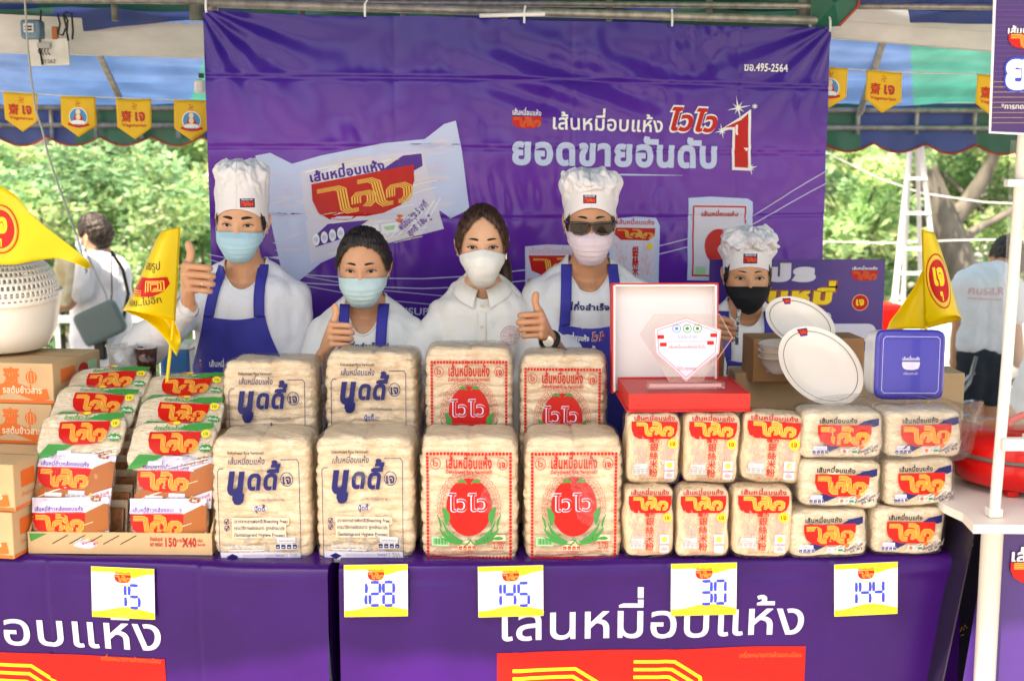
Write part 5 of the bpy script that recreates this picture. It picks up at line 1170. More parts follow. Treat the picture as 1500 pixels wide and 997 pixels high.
o=superbox('tub',.12,.085,.12,6,[tub],None,(14,10,8)); o.location=p+Vector((0,0,-.02)); child(o,f2c); o=superbox('lid',.13,.016,.13,6,[lidM],None,(14,4,8)); o.location=p+Vector((0,0,.028)); child(o,f2c)
sup=MB().box((at(1240,590,3.72).x,3.76,TZ+.19),(.7,.14,.38),bev=.004).build('stock_carton',[cart]); tag(sup,'plain stock carton hidden behind the packs at right','carton')
# ---- purple promotion board ---------------------------------------------------------
boM=mat('board_purple',(.03,.02,.22),.3,col2=(.06,.02,.20),vscale=3)
a=at(1040,380,4.30);b=at(1297,381,4.30); pb_=empty('promotion_board',(a.x,4.30,a.z),(0,0,0),'purple promotion board with white and gold Thai lettering behind the child','sign board')
W_=b.x-a.x; H_=a.z-at(1297,585,4.30).z
MB().box((W_/2,.006,-H_/2),(W_,.01,H_)).build('board',[boM],pb_)
def bp(px,py): q=at(px,py,4.30); return (q.x-a.x,q.z-a.z)
def btx(s,px,py,px2,hpx,m,l,b_=.03,sh_=.0): p=bp(px,py);q=bp(px2,py); A.text(s,p[0],p[1],(bp(px,py-hpx)[1]-p[1])/.58,m,l,b_,sh_,w=q[0]-p[0])
A=Art(); btx('โปร',1100,410,1198,17,'palegrey',1,.10); btx('โปร',1100,410,1198,17,'wash',2,.05); btx('เส้นหมี่',1075,444,1222,17,'brown',1,.12,.1); btx('เส้นหมี่',1075,444,1222,17,'yellow',2,.06,.1); btx('ถูกใจ',1165,470,1219,12,'black',1,.12); btx('ถูกใจ',1165,470,1219,12,'lilac',2,.06)
p=bp(1247,411);q=bp(1286,396); A.logo(p[0],p[1],q[0]-p[0],q[1]-p[1],'orange','red',1,title='เส้นหมี่อบแห้ง',tcol='white')
p=bp(1260,443); A.ell(p[0],p[1],.0295,.0295,'orange',1); A.ell(p[0],p[1],.0265,.0265,'red',2); A.ring(p[0],p[1],.0285,.0285,.0015,'cream',2); A.text('เจ',p[0],p[1]-.009,.034,'yellow',3,bold=.05,align='c')
p=bp(1150,520);q=bp(1284,474); A.rrect(p[0],p[1],q[0],q[1],.03,'wash',1); p=bp(1237,506); A.ell(p[0],p[1],.046,.046,'yellow',2); A.text('ซื้อครบ',p[0],p[1]+.012,.022,'dkred',3,bold=.02,align='c'); A.text('2 ห่อ',p[0],p[1]-.024,.03,'purple',3,bold=.06,align='c')
A.build('print',pb_,flatfn((0,.001,0)),off=.0006,lay=.0004)
for x in(.05,W_-.05): MB().box((x,.02,-H_/2-.35),(.02,.01,H_+.7-.02)).build('support_strut',[wm],pb_)
# ---- sampling booth at right ---------------------------------------------------------
bt_=empty('sampling_booth',(at(1460,770,2.95).x,2.95,0),(0,0,0),'white folding sampling booth with pole header board and purple front at right','booth')
whp=mat('booth_white',(.72,.68,.62),.4); pvc=mat('booth_pole',(.68,.66,.60),.35)
zt=at(1440,768,2.88).z; xl=at(1420,768,2.88).x; xk=at(1384,745,3.05).x
top=[(xl,2.88),(xl+.9,2.84),(xl+.9,3.55),(xk-.02,3.55),(xk-.01,3.02)]
top=[(xl+.01,2.88),(xl+.9,2.86),(xl+.9,3.6),(xk+.02,3.6),(xk,3.06),(xk+.02,2.98)]
V=[(x,y,zt) for x,y in top]+[(x,y,zt-.022) for x,y in top]; n=len(top); o=mk('counter_top',V,[tuple(range(n)),tuple(range(2*n-1,n-1,-1))]+[(i,i+n,(i+1)%n+n,(i+1)%n) for i in range(n)],[whp]); child(o,bt_)
def tb(P,r,nm,m=pvc,seg=16): child(MB().tube(P,r,seg).build(nm,[m],smooth=True),bt_)
tb([at(1500,190,2.95),at(1476,520,2.95),at(1455,769,2.95)],.0135,'pole')
tb([at(1461,775,2.93)+Vector((-.012,0,-.0)),at(1420,1400,2.93)],.026,'leg')
q=at(1455,764,2.95); child(MB().box((q.x,2.95,zt+.012),(.034,.034,.022),bev=.003).build('pole_socket',[pvc]),bt_)
q=at(1475,650,2.93); child(MB().box((q.x+.02,2.93,q.z),(.07,.03,.03),bev=.004).build('clamp',[pvc]),bt_); child(MB().box((q.x+.20,2.95,q.z+.004),(.30,.02,.028),bev=.003).build('shelf_rail',[whp]),bt_)
q=at(1484,290-20,2.94); child(MB().box((at(1487,268,2.94).x,2.94,at(1487,268,2.94).z),(.045,.03,.018),bev=.003).build('clamp',[pvc]),bt_)
bpn=mat('booth_purple',(.045,.015,.15),.35)
xf=at(1452,776,2.97).x; child(mk('front_panel',[(xf-.005,2.97,zt-.03),(xf+.85,2.93,zt-.03),(xf+.85,2.93,.02),(xf-.10,2.97,.02)],[(0,1,2,3)],[bpn]),bt_); solid(bt_.children[-1],.006)
gridp=mk('side_panel',[(xf-.03,2.99,zt-.03),(xf-.03,3.55,zt-.03),(xf-.16,3.55,.02),(xf-.16,2.99,.02)],[(0,1,2,3)],[mat('black_panel',(.012,.008,.025),.4)]); child(gridp,bt_); solid(gridp,.004)
A=Art()
def fp(px,py): q=at(px,py,2.965); return (q.x,q.z)
p=fp(1479,822); A.text('เส้นหมี่',p[0],p[1],.045,'white',1,bold=.03); p=fp(1478,812+42); A.logo(p[0],p[1],.17,.058,'gold','red',1,4,lw=.5)
child(A.build('print',None,flatfn((0,2.965,0)),off=.0035),bt_)
A=Art(); A.text('อบแห้ง',0,0,.045,'palegrey',1,w=.10)
# dark printed board standing between the tables
sd=empty('dark_board',(at(1405,820,3.35).x,3.3,0),(0,0,0),'dark printed board standing between the middle table and the booth','sign board')
x0=at(1392,800,3.35).x; child(MB().box((x0+.14,3.36,zt/2-.02),(.30,.012,zt-.05)).build('board',[MAT['black_panel']]),sd)
p=at(1375,795,3.35); child(A.build('print',None,flatfn((p.x,3.353,p.z),(1,0,-.16),(0,0,1),(0,-1,0)),off=.0006),sd)
A=Art(); A.stroke([(0,0),(.004,.014),(.010,.004),(.012,.02),(.02,.01)],.002,'gold',0); A.stroke([(.002,-.012),(.012,-.008)],.002,'gold',0); p=at(1407,925,3.35); child(A.build('scribble',None,flatfn((p.x,3.353,p.z)),off=.0006),sd)
# header board
hb=empty('header_board',at(1448,193,2.93),(0,0,0),'purple header board with white edge at the top right corner','sign board')
c=[at(1457,-25,2.93),at(1640,-25,2.93),at(1640,203,2.93),at(1449,194,2.93)]
hm=mat('header_purple',(.045,.012,.12),.3); o=mk('panel',c,[(0,1,2,3)],[hm]); child(o,hb); solid(o,.008)
child(MB().tube([c[0]+Vector((0,-.004,0)),c[3]+Vector((0,-.004,0)),c[2]+Vector((0,-.004,0))],.0035,6).build('edge_strip',[ink('white')]),hb)
A=Art()
def hp_(px,py): q=at(px,py,2.925); return (q.x,q.z)
p=hp_(1475,50); A.text('เส้นหมี่อบแห้ง',p[0],p[1],.022,'white',2,bold=.03); p=hp_(1476,72); A.logo(p[0],p[1],.11,.036,'gold','red',2); p=hp_(1471,128); A.text('ยอด',p[0],p[1],.105,'blue',1,bold=.10); A.text('ยอด',p[0],p[1],.105,'white',2,bold=.055); p=hp_(1466,160); A.text('*การทดสอบรสชาติ',p[0],p[1],.017,'white',2)
rr=random.Random(2)
for k in range(24):
    y=8+7.5*k; p=hp_(1458-(y*.04),y); A.rect(p[0]+.002,p[1],p[0]+.25,p[1]+.0012,'violet' if k<15 else 'tan',1)
A.build('print',None,flatfn((0,2.925,0)),off=.0015,lay=.0004); child(bpy.context.scene.collection.objects[-1],hb) if False else None
o=[q for q in sc.collection.objects if q.name.startswith('print') and q.parent is None]
for q in o: child(q,hb)
# clear acrylic screen behind the pole
scr=mk('clear_screen',[at(1480,205,3.0),at(1640,210,3.0),at(1640,640,3.0),at(1463,628,3.0)],[(0,1,2,3)],[film_mat('screen',.07,3,.2,rough=.08,milk=.05)]); tag(scr,'clear plastic screen hanging from the booth pole at right','screen')
# electric pan
pn=empty('electric_pan',(at(1500,745,3.26).x,3.26,zt),(0,0,0),'red electric pan with dark seam on the white booth counter','electric pan')
prd=mat('pan_red',(.60,.006,.006),.22,spec=.35)
MB().lathe([(0,.016),(.16,.016),(.188,.025),(.200,.06),(.203,.092),(.198,.094),(0,.096)],64).build('pan_body',[prd],pn,True)
MB().lathe([(.203,.093),(.208,.095),(.208,.103),(.202,.105)],64).build('seam_band',[mat('seam',(.12,.10,.09),.4)],pn,True)
MB().lathe([(.204,.104),(.203,.125),(.19,.150),(.10,.162),(0,.165)],64).build('lid',[prd],pn,True)
MB().tube([(-.055,0,.155),(-.050,0,.178),(-.02,0,.192),(.02,0,.192),(.05,0,.178),(.055,0,.155)],.010,10).build('handle',[prd],pn,True)
for a in(-2.2,-.9,.6,2.4): MB().box((.150*math.cos(a),.150*math.sin(a),.0092),(.03,.03,.017),bev=.003).build('foot',[prd],pn)
# ================================================================== PEOPLE
def head_fn(lon,lat,jaw=1.,ww=1.):
    """lon: angle from the face centre (0 front), lat: -pi/2..pi/2; metres, eyes at z=0"""
    a,b,c=.0745*ww,.095,.120
    dx=np.sin(lon)*np.cos(lat); dy=-np.cos(lon)*np.cos(lat); dz=np.sin(lat)
    x=a*np.sign(dx)*np.abs(dx)**.92; y=b*dy; z=c*dz
    t=np.clip(-dz,0,1); x=x*(1-.34*jaw*t**1.8); back=dy>0
    y=np.where(back,y*(1-.42*t**.8),y*(1-.06*t)); y=np.where(~back,np.sign(y)*np.abs(y/b)**.90*b,y)
    y=y+np.where(back,.012*(1-np.abs(dz)),0)
    g=lambda cx,cz,sx,sz:np.exp(-((x-cx)/sx)**2-((z-cz)/sz)**2)
    f=np.clip(-dy*2.2,0,1); zz=z
    nose=np.interp(zz,[-.060,-.050,-.044,-.036,-.02,0.,.014,.03],[0,.006,.021,.024,.016,.009,.004,0])*np.exp(-(x/(.0095+.005*np.clip(-zz/.04,0,1)))**2)
    d=nose+.007*(g(.013,-.042,.008,.007)+g(-.013,-.042,.008,.007))-.0085*(g(.033,-.001,.017,.012)+g(-.033,-.001,.017,.012))+.0045*(g(.032,.022,.022,.008)+g(-.032,.022,.022,.008))
    d=d+.004*(g(.046,-.032,.018,.018)+g(-.046,-.032,.018,.018))+.006*g(0,-.073,.022,.007)-.003*g(0,-.080,.02,.003)+.006*g(0,-.103,.02,.012)+.002*g(0,.055,.04,.025)
    y=y-d*f; z=z-.006
    return np.stack([x,y,z],1)
SKINS={}
def skinmat(n,c):
    if n not in SKINS: SKINS[n]=mat('skin_'+n,c,.44,var=.08,vscale=11,bump=.2,bscale=420,sss=.12,spec=.4)
    return SKINS[n]
def remesh(mb,vox,sm=3,fac=.5):
    o=mk('tmp',mb.V,mb.F,[],None); m=o.modifiers.new('r','REMESH'); m.mode='VOXEL'; m.voxel_size=vox; s_=o.modifiers.new('s','SMOOTH'); s_.factor=fac; s_.iterations=sm
    me=evalmesh(o); n=len(me.vertices); V=np.empty(n*3); me.vertices.foreach_get('co',V); V=V.reshape(-1,3); Fc=[tuple(p.vertices) for p in me.polygons]
    old=o.data; bpy.data.objects.remove(o); bpy.data.meshes.remove(old); bpy.data.meshes.remove(me); return V,Fc
def vnormals(V,Fc):
    F4=np.array([f if len(f)==4 else (f[0],f[1],f[2],f[2]) for f in Fc]); n=np.cross(V[F4[:,2]]-V[F4[:,0]],V[F4[:,3]]-V[F4[:,1]]); N=np.zeros_like(V)
    for k in range(4): np.add.at(N,F4[:,k],n)
    return N/(np.linalg.norm(N,axis=1)[:,None]+1e-12)
def ear(mb,s):
    # rim and lobe of an ear, side s
    P=[(s*.074,.012,-.028),(s*.079,.016,-.020),(s*.084,.024,-.004),(s*.086,.028,.012),(s*.084,.024,.022),(s*.079,.012,.024),(s*.075,.004,.014),(s*.073,.002,.0)]
    mb.tube(P,[.005,.0045,.004,.004,.004,.004,.0035,.003],8); 
    for a,b,r_ in(((s*.073,.008,.0),(s*.079,.017,.012),.006),((s*.073,.006,-.006),(s*.078,.014,-.016),.006),((s*.074,.008,-.026),(s*.077,.012,-.032),.006)): mb.capsule(a,b,r_,r_*.8,8)
def hand_shapes(C,U,Wd,N,wrist,k=1.,thumb=True,flip=1):
    """fist with thumb up. C palm centre; U finger side, Wd thumb side, N toward the viewer. Returns palm MB and finger MB"""
    C=Vector(C);U=Vector(U).normalized();Wd=Vector(Wd).normalized();N=Vector(N).normalized()
    q=lambda u,w_,n:C+(U*u+Wd*w_+N*n)*k
    palm=MB();fg=MB(); wz=[.033,.012,-.009,-.029]; pu=[.030,.035,.032,.024]; rr=[.0094,.0098,.0092,.0081]
    for i in range(4):
        m0=q(-.030+.003*abs(i-1),wz[i],.016); palm.capsule(Vector(wrist),m0,.020*k,.0135*k,12)
        P=[q(-.031+.003*abs(i-1),wz[i]+.001,.0185),q(pu[i]*.35,wz[i]+.0005,.0245),q(pu[i],wz[i]-.001,.020),q(pu[i]+.002,wz[i]-.002,.004),q(pu[i]-.010,wz[i]-.002,-.008),q(.004,wz[i]-.001,-.006)]
        # smooth the chain
        S=[];n=len(P)
        for j in range(n-1):
            for t_ in(0,.33,.66): 
                p0,p1,p2,p3=P[max(j-1,0)],P[j],P[j+1],P[min(j+2,n-1)]
                S.append(.5*((2*p1)+(p2-p0)*t_+(2*p0-5*p1+4*p2-p3)*t_*t_+(3*p1-p0-3*p2+p3)*t_**3))
        S.append(P[-1]); R_=[rr[i]*k*(1.06 if j<2 else (.96 if j in(3,4,5) else (1.05 if j in(6,7) else .93))) for j in range(len(S))]; R_[0]*=.75; R_[-1]*=.7
        fg.tube(S,R_,12)
    palm.capsule(q(-.014,.02,-.004),q(-.012,-.016,-.004),.024*k,.022*k,14); palm.capsule(q(.004,.012,-.006),q(.002,-.014,-.006),.016*k,.015*k,12)
    if thumb:
        T=[q(-.030,.012,.004),q(-.026,.040,.004),q(-.019,.056,.002),q(-.016,.074,.001),q(-.019,.094,.003)]
        palm.chain([T[0],T[1]],[.019*k,.0145*k],12); fg.tube([T[1]-(T[2]-T[1])*.6,T[1],T[2],(T[2]+T[3])/2,T[3],(T[3]+T[4])/2,T[4],T[4]+(T[4]-T[3])*.30,T[4]+(T[4]-T[3])*.42],[.012*k,.0135*k,.0112*k,.0105*k,.0112*k,.0112*k,.0100*k,.0068*k,.002*k],14)
        nail=(T[4],)
    else:
        fg.tube([q(-.02,.03,.012),q(.0,.040,.024),q(.02,.036,.030),q(.032,.026,.030),q(.036,.022,.029)],[.012*k,.0115*k,.0105*k,.0095*k,.005*k],12)
    return palm,fg
clothW=mat('white_cotton',(.78,.77,.75),.85,var=.03,vscale=6,bump=3.0,bscale=11,spec=.15)
clothG=mat('grey_white_cotton',(.66,.66,.68),.85,var=.03,vscale=6,bump=3.0,bscale=11,spec=.15)
clothL=mat('lavender_white_cotton',(.74,.74,.78),.85,var=.03,vscale=6,bump=3.0,bscale=11,spec=.15)
clothP=mat('polo_pique',(.80,.77,.72),.85,var=.03,vscale=6,bump=2.2,bscale=11,spec=.15)
apM=mat('apron_blue',(.035,.035,.30),.65,var=.12,vscale=7,bump=.3,bscale=300,spec=.3)
hatM=mat('hat_cotton',(.74,.71,.73),.85,var=.03,vscale=8,bump=.25,bscale=200,spec=.15)
jean=mat('dark_trousers',(.03,.035,.05),.8,var=.2,vscale=20,bump=.2,bscale=200)
hairB=mat('hair_black',(.012,.009,.008),.38,col2=(.035,.025,.02),vscale=90,stretch=(1,1,.15),bump=.5,bscale=200,spec=.28)
hairBr=mat('hair_brown',(.022,.011,.007),.36,col2=(.07,.03,.014),vscale=90,stretch=(1,1,.15),bump=.5,bscale=200,spec=.28)
def shirt_mesh(name,shapes,material,root,seed,neck=None,vox=.0075,fold=.0035,inflate=0):
    V,Fc=remesh(shapes,vox,4); N=vnormals(V,Fc)
    a=wnoise(seed,16,4,16,ax=1,az=.45); b=wnoise(seed+1,10,2.5,7,ax=.6,az=1); c=wnoise(seed+2,12,8,26,ax=.8,az=.8)
    V=V+N*(fold*1.5*(.75-np.abs(a(V[:,0]+V[:,1]*.7,V[:,2])))*(.6+.6*b(V[:,0],V[:,2]))+fold*.35*c(V[:,0]+V[:,1],V[:,2]))[:,None]
    o=mk(name,V,Fc,[material],root,True)
    if neck:
        zf,zb_,rx,cy=neck; bm=bmesh.new(); bm.from_mesh(o.data); ry=rx*1.12+zb_
        ins=lambda p:(p.x/rx)**2+((p.y-(cy-.008-zb_))/ry)**2<1 and p.z>zf
        kill=[f for f in bm.faces if ins(f.calc_center_median())]
        bmesh.ops.delete(bm,geom=kill,context='FACES'); ycen=cy-.008-zb_
        be=[e for e in bm.edges if e.is_boundary]; loops=[]; seen=set()
        adj={}
        for e in be:
            for v in e.verts: adj.setdefault(v,[]).append(e.other_vert(v))
        for v0 in adj:
            if v0 in seen: continue
            L=[v0];seen.add(v0);cur=v0
            while True:
                nx=[q for q in adj[cur] if q not in seen]
                if not nx: break
                cur=nx[0];seen.add(cur);L.append(cur)
            loops.append(L)
        if loops:
            L=max(loops,key=len); P=np.array([v.co[:] for v in L])
            for _ in range(8):
                P=P*.5+(np.roll(P,1,0)+np.roll(P,-1,0))*.25; q=np.sqrt((P[:,0]/rx)**2+((P[:,1]-ycen)/ry)**2); P[:,0]/=q; P[:,1]=(P[:,1]-ycen)/q+ycen
            for v,p in zip(L,P): v.co=p
            bm.to_mesh(o.data); MB().tube([tuple(p) for p in P[::2]],.0042,7,closed=True).build('neckband',[material],o,True)
        else: bm.to_mesh(o.data)
        bm.free()
    return o
def drape_patch(name,fn_xz,nu,nv,bvh,y0,off,material,root,thick=.0015,fold=0.,seed=1,pull=.12):
    f=drapefn(bvh,y0); u=np.linspace(0,1,nu+1); v=np.linspace(0,1,nv+1); UU,VV=np.meshgrid(u,v,indexing='ij'); x,z=fn_xz(UU.ravel(),VV.ravel()); P,N=f(x,z)
    Y=P[:,1].reshape(nu+1,nv+1).copy(); bad=Y>.035
    if bad.any() and not bad.all():
        Y[bad]=np.nan
        for _ in range(60):
            if not np.isnan(Y).any(): break
            Yp=np.pad(Y,1,constant_values=np.nan); St=np.stack([Yp[:-2,1:-1],Yp[2:,1:-1],Yp[1:-1,:-2],Yp[1:-1,2:]]); c_=(~np.isnan(St)).sum(0); m_=np.nansum(St,0)/np.maximum(c_,1); fill=np.isnan(Y)&(c_>0); Y[fill]=m_[fill]
    for _ in range(3): 
        Yp=np.pad(Y,1,mode='edge'); Y=np.minimum(Y,(Yp[:-2,1:-1]+Yp[2:,1:-1]+Yp[1:-1,:-2]+Yp[1:-1,2:])/4)
    for _ in range(2): Yp=np.pad(Y,1,mode='edge'); Y=.4*Y+.6*(Yp[:-2,1:-1]+Yp[2:,1:-1]+Yp[1:-1,:-2]+Yp[1:-1,2:])/4
    P[:,0]=x; P[:,2]=z; P[:,1]=Y.ravel()-off-fold*wnoise(seed,10,4,12,ax=1,az=.3)(x,z)
    i=(np.arange(nu)[:,None]*(nv+1)+np.arange(nv)[None,:]).ravel(); Fc=np.stack([i,i+nv+1,i+nv+2,i+1],1); o=mk(name,P,Fc,[material],root,True); 
    solid(o,thick); return o
EYE=dict()
def face_parts(root,HM,bvh,iris=(.03,.015,.008),brow=(.029,.0068),browz=.021,brown='hair_black',eyes=True,sz=1.10,lash=0.):
    """eyes, lids and brows laid on the head surface"""
    mt_=[mat('eye_white',(.50,.46,.44),.4,spec=.2),mat('eye_iris',(.010,.005,.003),.3,spec=.15),mat('lash',(.015,.008,.006),.6),mat('lid_fold',(.25,.11,.07),.6)]
    f0=drapefn(bvh,-.3)
    for s in(-1,1):
        if eyes:
            B=Art(); up=[(-.0145*sz,-.0012),(-.010*sz,.0028),(-.004*sz,.0050),(.003*sz,.0052),(.009*sz,.0036),(.0150*sz,.0006)]; lo_=[(.0150*sz,.0006),(.009*sz,-.0030),(.002*sz,-.0042),(-.006*sz,-.0036),(-.0145*sz,-.0012)]
            up=[(s*x,z) for x,z in up]; lo_=[(s*x,z) for x,z in lo_]
            B.poly(up+lo_[1:-1],'white',0); B.ell(s*-.0003,.0008,.0058,.0052,'black',1,n=18); B.ell(s*-.0003+.0012,.0022,.0010,.0010,'white',2,n=8)  # last small white dot on the iris is a painted catchlight
            w_=.0022+.0010*lash; B.stroke(up,np.array([.6,1,1,1,1.1,1.3])*w_,'lash',2.2); B.stroke([(x,z+.0045) for x,z in up[:-1]],np.array([.0006]*5),'lid_fold',1); B.stroke(lo_,.0007+.0006*lash,'lid_fold',1)
            V=np.vstack(B.V);L=np.concatenate(B.L); x0=s*.0325; P,N=f0(V[:,0]+x0,V[:,1]-.0015); bul=.0022*np.clip(1-(V[:,0]/.016)**2-(V[:,1]/.009)**2,0,1)
            P[:,1]-=.0008+bul+.00035*L; P=P@np.array(HM.to_3x3()).T+np.array(HM.translation); mk('eye',P,B.F,[mt_[['white','black','lash','lid_fold'].index(n)] for n in B.names],root,True,B.M)
        B=Art(); l_,t_=brow; pts=[(s*(.014+l_*k/6),browz+.0045*math.sin(PI*min(1,k/6*1.05)*.62)-.0005*k*.6) for k in range(7)]; B.stroke(pts,np.array([.65,1,1,.95,.8,.55,.2])*t_,'b',0)
        V=np.vstack(B.V); P,N=f0(V[:,0],V[:,1]); P[:,1]-=.0014; P=P@np.array(HM.to_3x3()).T+np.array(HM.translation); o=mk('eyebrow',P,B.F,[MAT[brown]],root,True); solid(o,.0012)
def mask(root,HM,kind,col,zt=-.012,zb=-.118,name='face_mask',w=.073,seed=0):
    mm=mat('mask_'+col,dict(blue=(.38,.60,.70),teal=(.50,.66,.68),white=(.80,.77,.72),pink=(.68,.56,.62),black=(.012,.012,.014))[col],.75,var=.04,vscale=30,bump=.25,bscale=220,spec=.2)
    nz_=wnoise(seed+5,12,12,40)
    def S(u,v):
        a=(u*2-1); az=a*R(76)
        if kind=='pleat':
            ztop=zt-.012*np.abs(a)**1.2-.004*(1-np.abs(a)); zbot=zb+.048*np.abs(a)**2.2
        elif kind=='boat':
            ztop=zt-.026*np.abs(a)**.9+.003; zbot=zb+.070*np.abs(a)**1.9
        else:
            ztop=zt-.010*np.abs(a)**1.5; zbot=zb+.045*np.abs(a)**1.4
        z=ztop*(1-v)+zbot*v; B=np.interp(v,[0,.18,.38,.6,.8,.93,1],[.101,.119,.124,.119,.109,.095,.080]); side=np.interp(v,[0,.5,1],[w+.002,w,w-.019])
        ex=.80 if kind!='boat' else .72
        x=side*np.sign(np.sin(az))*np.abs(np.sin(az))**ex/np.sin(R(76))**ex; cc=np.abs(np.cos(az))**.85; y=-B*cc-.004*(1-np.abs(a))**2*(1 if kind!='pleat' else .3)-.006*(1-cc)
        if kind=='boat': y=y-.008*np.clip(1-np.abs(a)*2.2,0,1)*np.sin(PI*v); 
        if kind=='pleat':
            for c in(.36,.52,.68): q=(v-c); y=y-.0028*np.where((q>-.10)&(q<0),(q+.10)/.10,0)*np.clip(1.25-np.abs(a),0,1)
        if kind=='flat': y=y-.010*np.clip(1-np.abs(a)*1.6,0,1)*np.sin(PI*np.clip(v,0,1))**.7
        y=y+.0009*nz_(x,z); z=z-.003
        P=np.stack([x,y,z],1); return P@np.array(HM.to_3x3()).T+np.array(HM.translation)
    o=gridmesh(name,S,56,60,[mm],root); solid(o,.0016,1)
    lm=mm if col=='black' else MAT.get('ink_white') or ink('white')
    for s in(0,1):
        for v0,zz in((.06,.012),(.90 if kind!='boat' else .75,-.03)):
            p=Vector(S(np.array([float(s)]),np.array([v0]))[0]); sg=-1 if s==0 else 1
            q=HM@Vector((sg*.0775,.006,zz*.6-.004)); MB().tube([p,(p+q)/2+Vector((sg*.003,0,0)),q,HM@Vector((sg*.078,.02,zz*.3-.002))],.0013,6).build('ear_loop',[lm],o,True)
    return o
def hair(root,HM,table,thick=.010,material=None,seed=0,ww=1.,comb=100,name='hair',jaw=1.):
    nl,nt_=320,120; lon=np.linspace(-PI,PI,nl+1); lat=np.linspace(-PI/2+.2,PI/2-.0001,nt_+1); A_,B_=np.meshgrid(lon,lat,indexing='ij'); P=head_fn(A_.ravel(),B_.ravel(),jaw,ww); 
    P0=P.copy(); c=np.array([0,.008,.0]); N=P-c; N/=np.linalg.norm(N,axis=1)[:,None]
    xs,zs=zip(*table); hl=np.interp(np.degrees(np.abs(A_.ravel())),xs,zs); nz_=wnoise(seed,14,3,16); hl=hl+.003*nz_(A_.ravel(),B_.ravel()*.2)+.0016*np.sin(A_.ravel()*comb)
    dist=P[:,2]-hl; th=thick*np.clip(dist/.022+.12,0,1)**.6*(1+.12*nz_(A_.ravel()*.8,B_.ravel()))+.0006*np.sin(A_.ravel()*comb+2.5*nz_(A_.ravel()*.3,B_.ravel()*.8))*np.clip(dist/.02,0,1)
    P=P+N*th[:,None]; ok=(dist>0).reshape(nl+1,nt_+1)
    i=(np.arange(nl)[:,None]*(nt_+1)+np.arange(nt_)[None,:]); k=ok[:-1,:-1]&ok[1:,:-1]&ok[1:,1:]&ok[:-1,1:]; i=i[k]; Fc=np.stack([i,i+nt_+1,i+nt_+2,i+1],1)
    P=P@np.array(HM.to_3x3()).T+np.array(HM.translation); o=mk(name,P,Fc,[material],root,True)
    bm=bmesh.new(); bm.from_mesh(o.data); bmesh.ops.delete(bm,geom=[v for v in bm.verts if not v.link_faces],context='VERTS'); bm.to_mesh(o.data); bm.free(); return o
def chefhat(root,HM,H=.19,puff=.12,seed=0,front=.048,tilt=.05,lean=0.,fold=.006,ww=1.,kind='tube'):
    n1=wnoise(seed,12,.8,3); n2=wnoise(seed+1,14,2,7)
    def S(u,v):
        ph=2*PI*u; cx=np.sin(ph); cy=-np.cos(ph); bz=front-tilt*(1+cy)-.012*np.abs(cx)**2
        rx,ry=.0805*ww,.102; band=.30 if kind=='tube' else .38
        f=np.clip((v-band)/(1-band),0,1); hb=.052
        rr=1+puff*np.sin(np.clip(f*1.25,0,1)*PI*.62)**.8; close=np.where(f>.6,np.cos(np.clip((f-.6)/.4,0,1)*PI/2)**.75,1.); rr=rr*np.maximum(close,.0)
        pl=fold*(np.sin(ph*7+seed+2*n1(np.cos(ph),f))*.7+n2(ph*.9,f*.6)*.7)*np.sin(np.clip(f*1.6,0,1)*PI/2)
        rr=rr+pl/.085*(close**.5)+.004*n1(cx,cy)*f
        top=H+.010*n1(cx*1.2,cy*1.2+seed)*(1-np.clip((f-.6)/.4,0,1)); g_=np.clip((f-.6)/.4,0,1); zs=top-.030; z=np.where(v<band,bz+hb*(v/band),np.where(f<.6,bz+hb+(zs-bz-hb)*(f/.6),zs+.030*np.sin(g_*PI/2)+.007*n2(cx*close*.8,cy*close*.8)*np.sin(PI*g_)))
        P=np.stack([rx*cx*rr+lean*f**1.4,.010+ry*cy*rr+.012*f,z],1); return P@np.array(HM.to_3x3()).T+np.array(HM.translation)
    o=gridmesh('chef_hat',S,180,80,[hatM],root); solid(o,.002,1)
    e=[tuple(p) for p in S(np.linspace(0,1,60,endpoint=False),np.full(60,.295))]; MB().tube(e,.0012,5,closed=True).build('band_seam',[hatM],o,True)
    return o
def hat_patch(o,HM,x,z,root,w_=.040,h_2=.028):
    A=Art(); A.rect(-w_/2,-h_2/2,w_/2,h_2/2,'navy',0); A.rect(-w_*.44,-h_2*.38,w_*.44,h_2*.18,'red',1); A.logo(-w_*.42,-h_2*.40,w_*.84,h_2*.60,'orange',None,2,2,lw=.8); A.text('เส้นหมี่อบแห้ง',0,h_2*.28,h_2*.26,'wash',2,bold=.03,align='c',w=w_*.8)
    p=HM@Vector((x,-.09,z)); f=drapefn(bvh_of(o,Matrix()),-.6); A.cut(-w_,w_,.004,-h_2,h_2,.004); A.build('logo_patch',root,lambda a,b:f(a+p.x,b+p.z),off=.0028,lay=.0004)
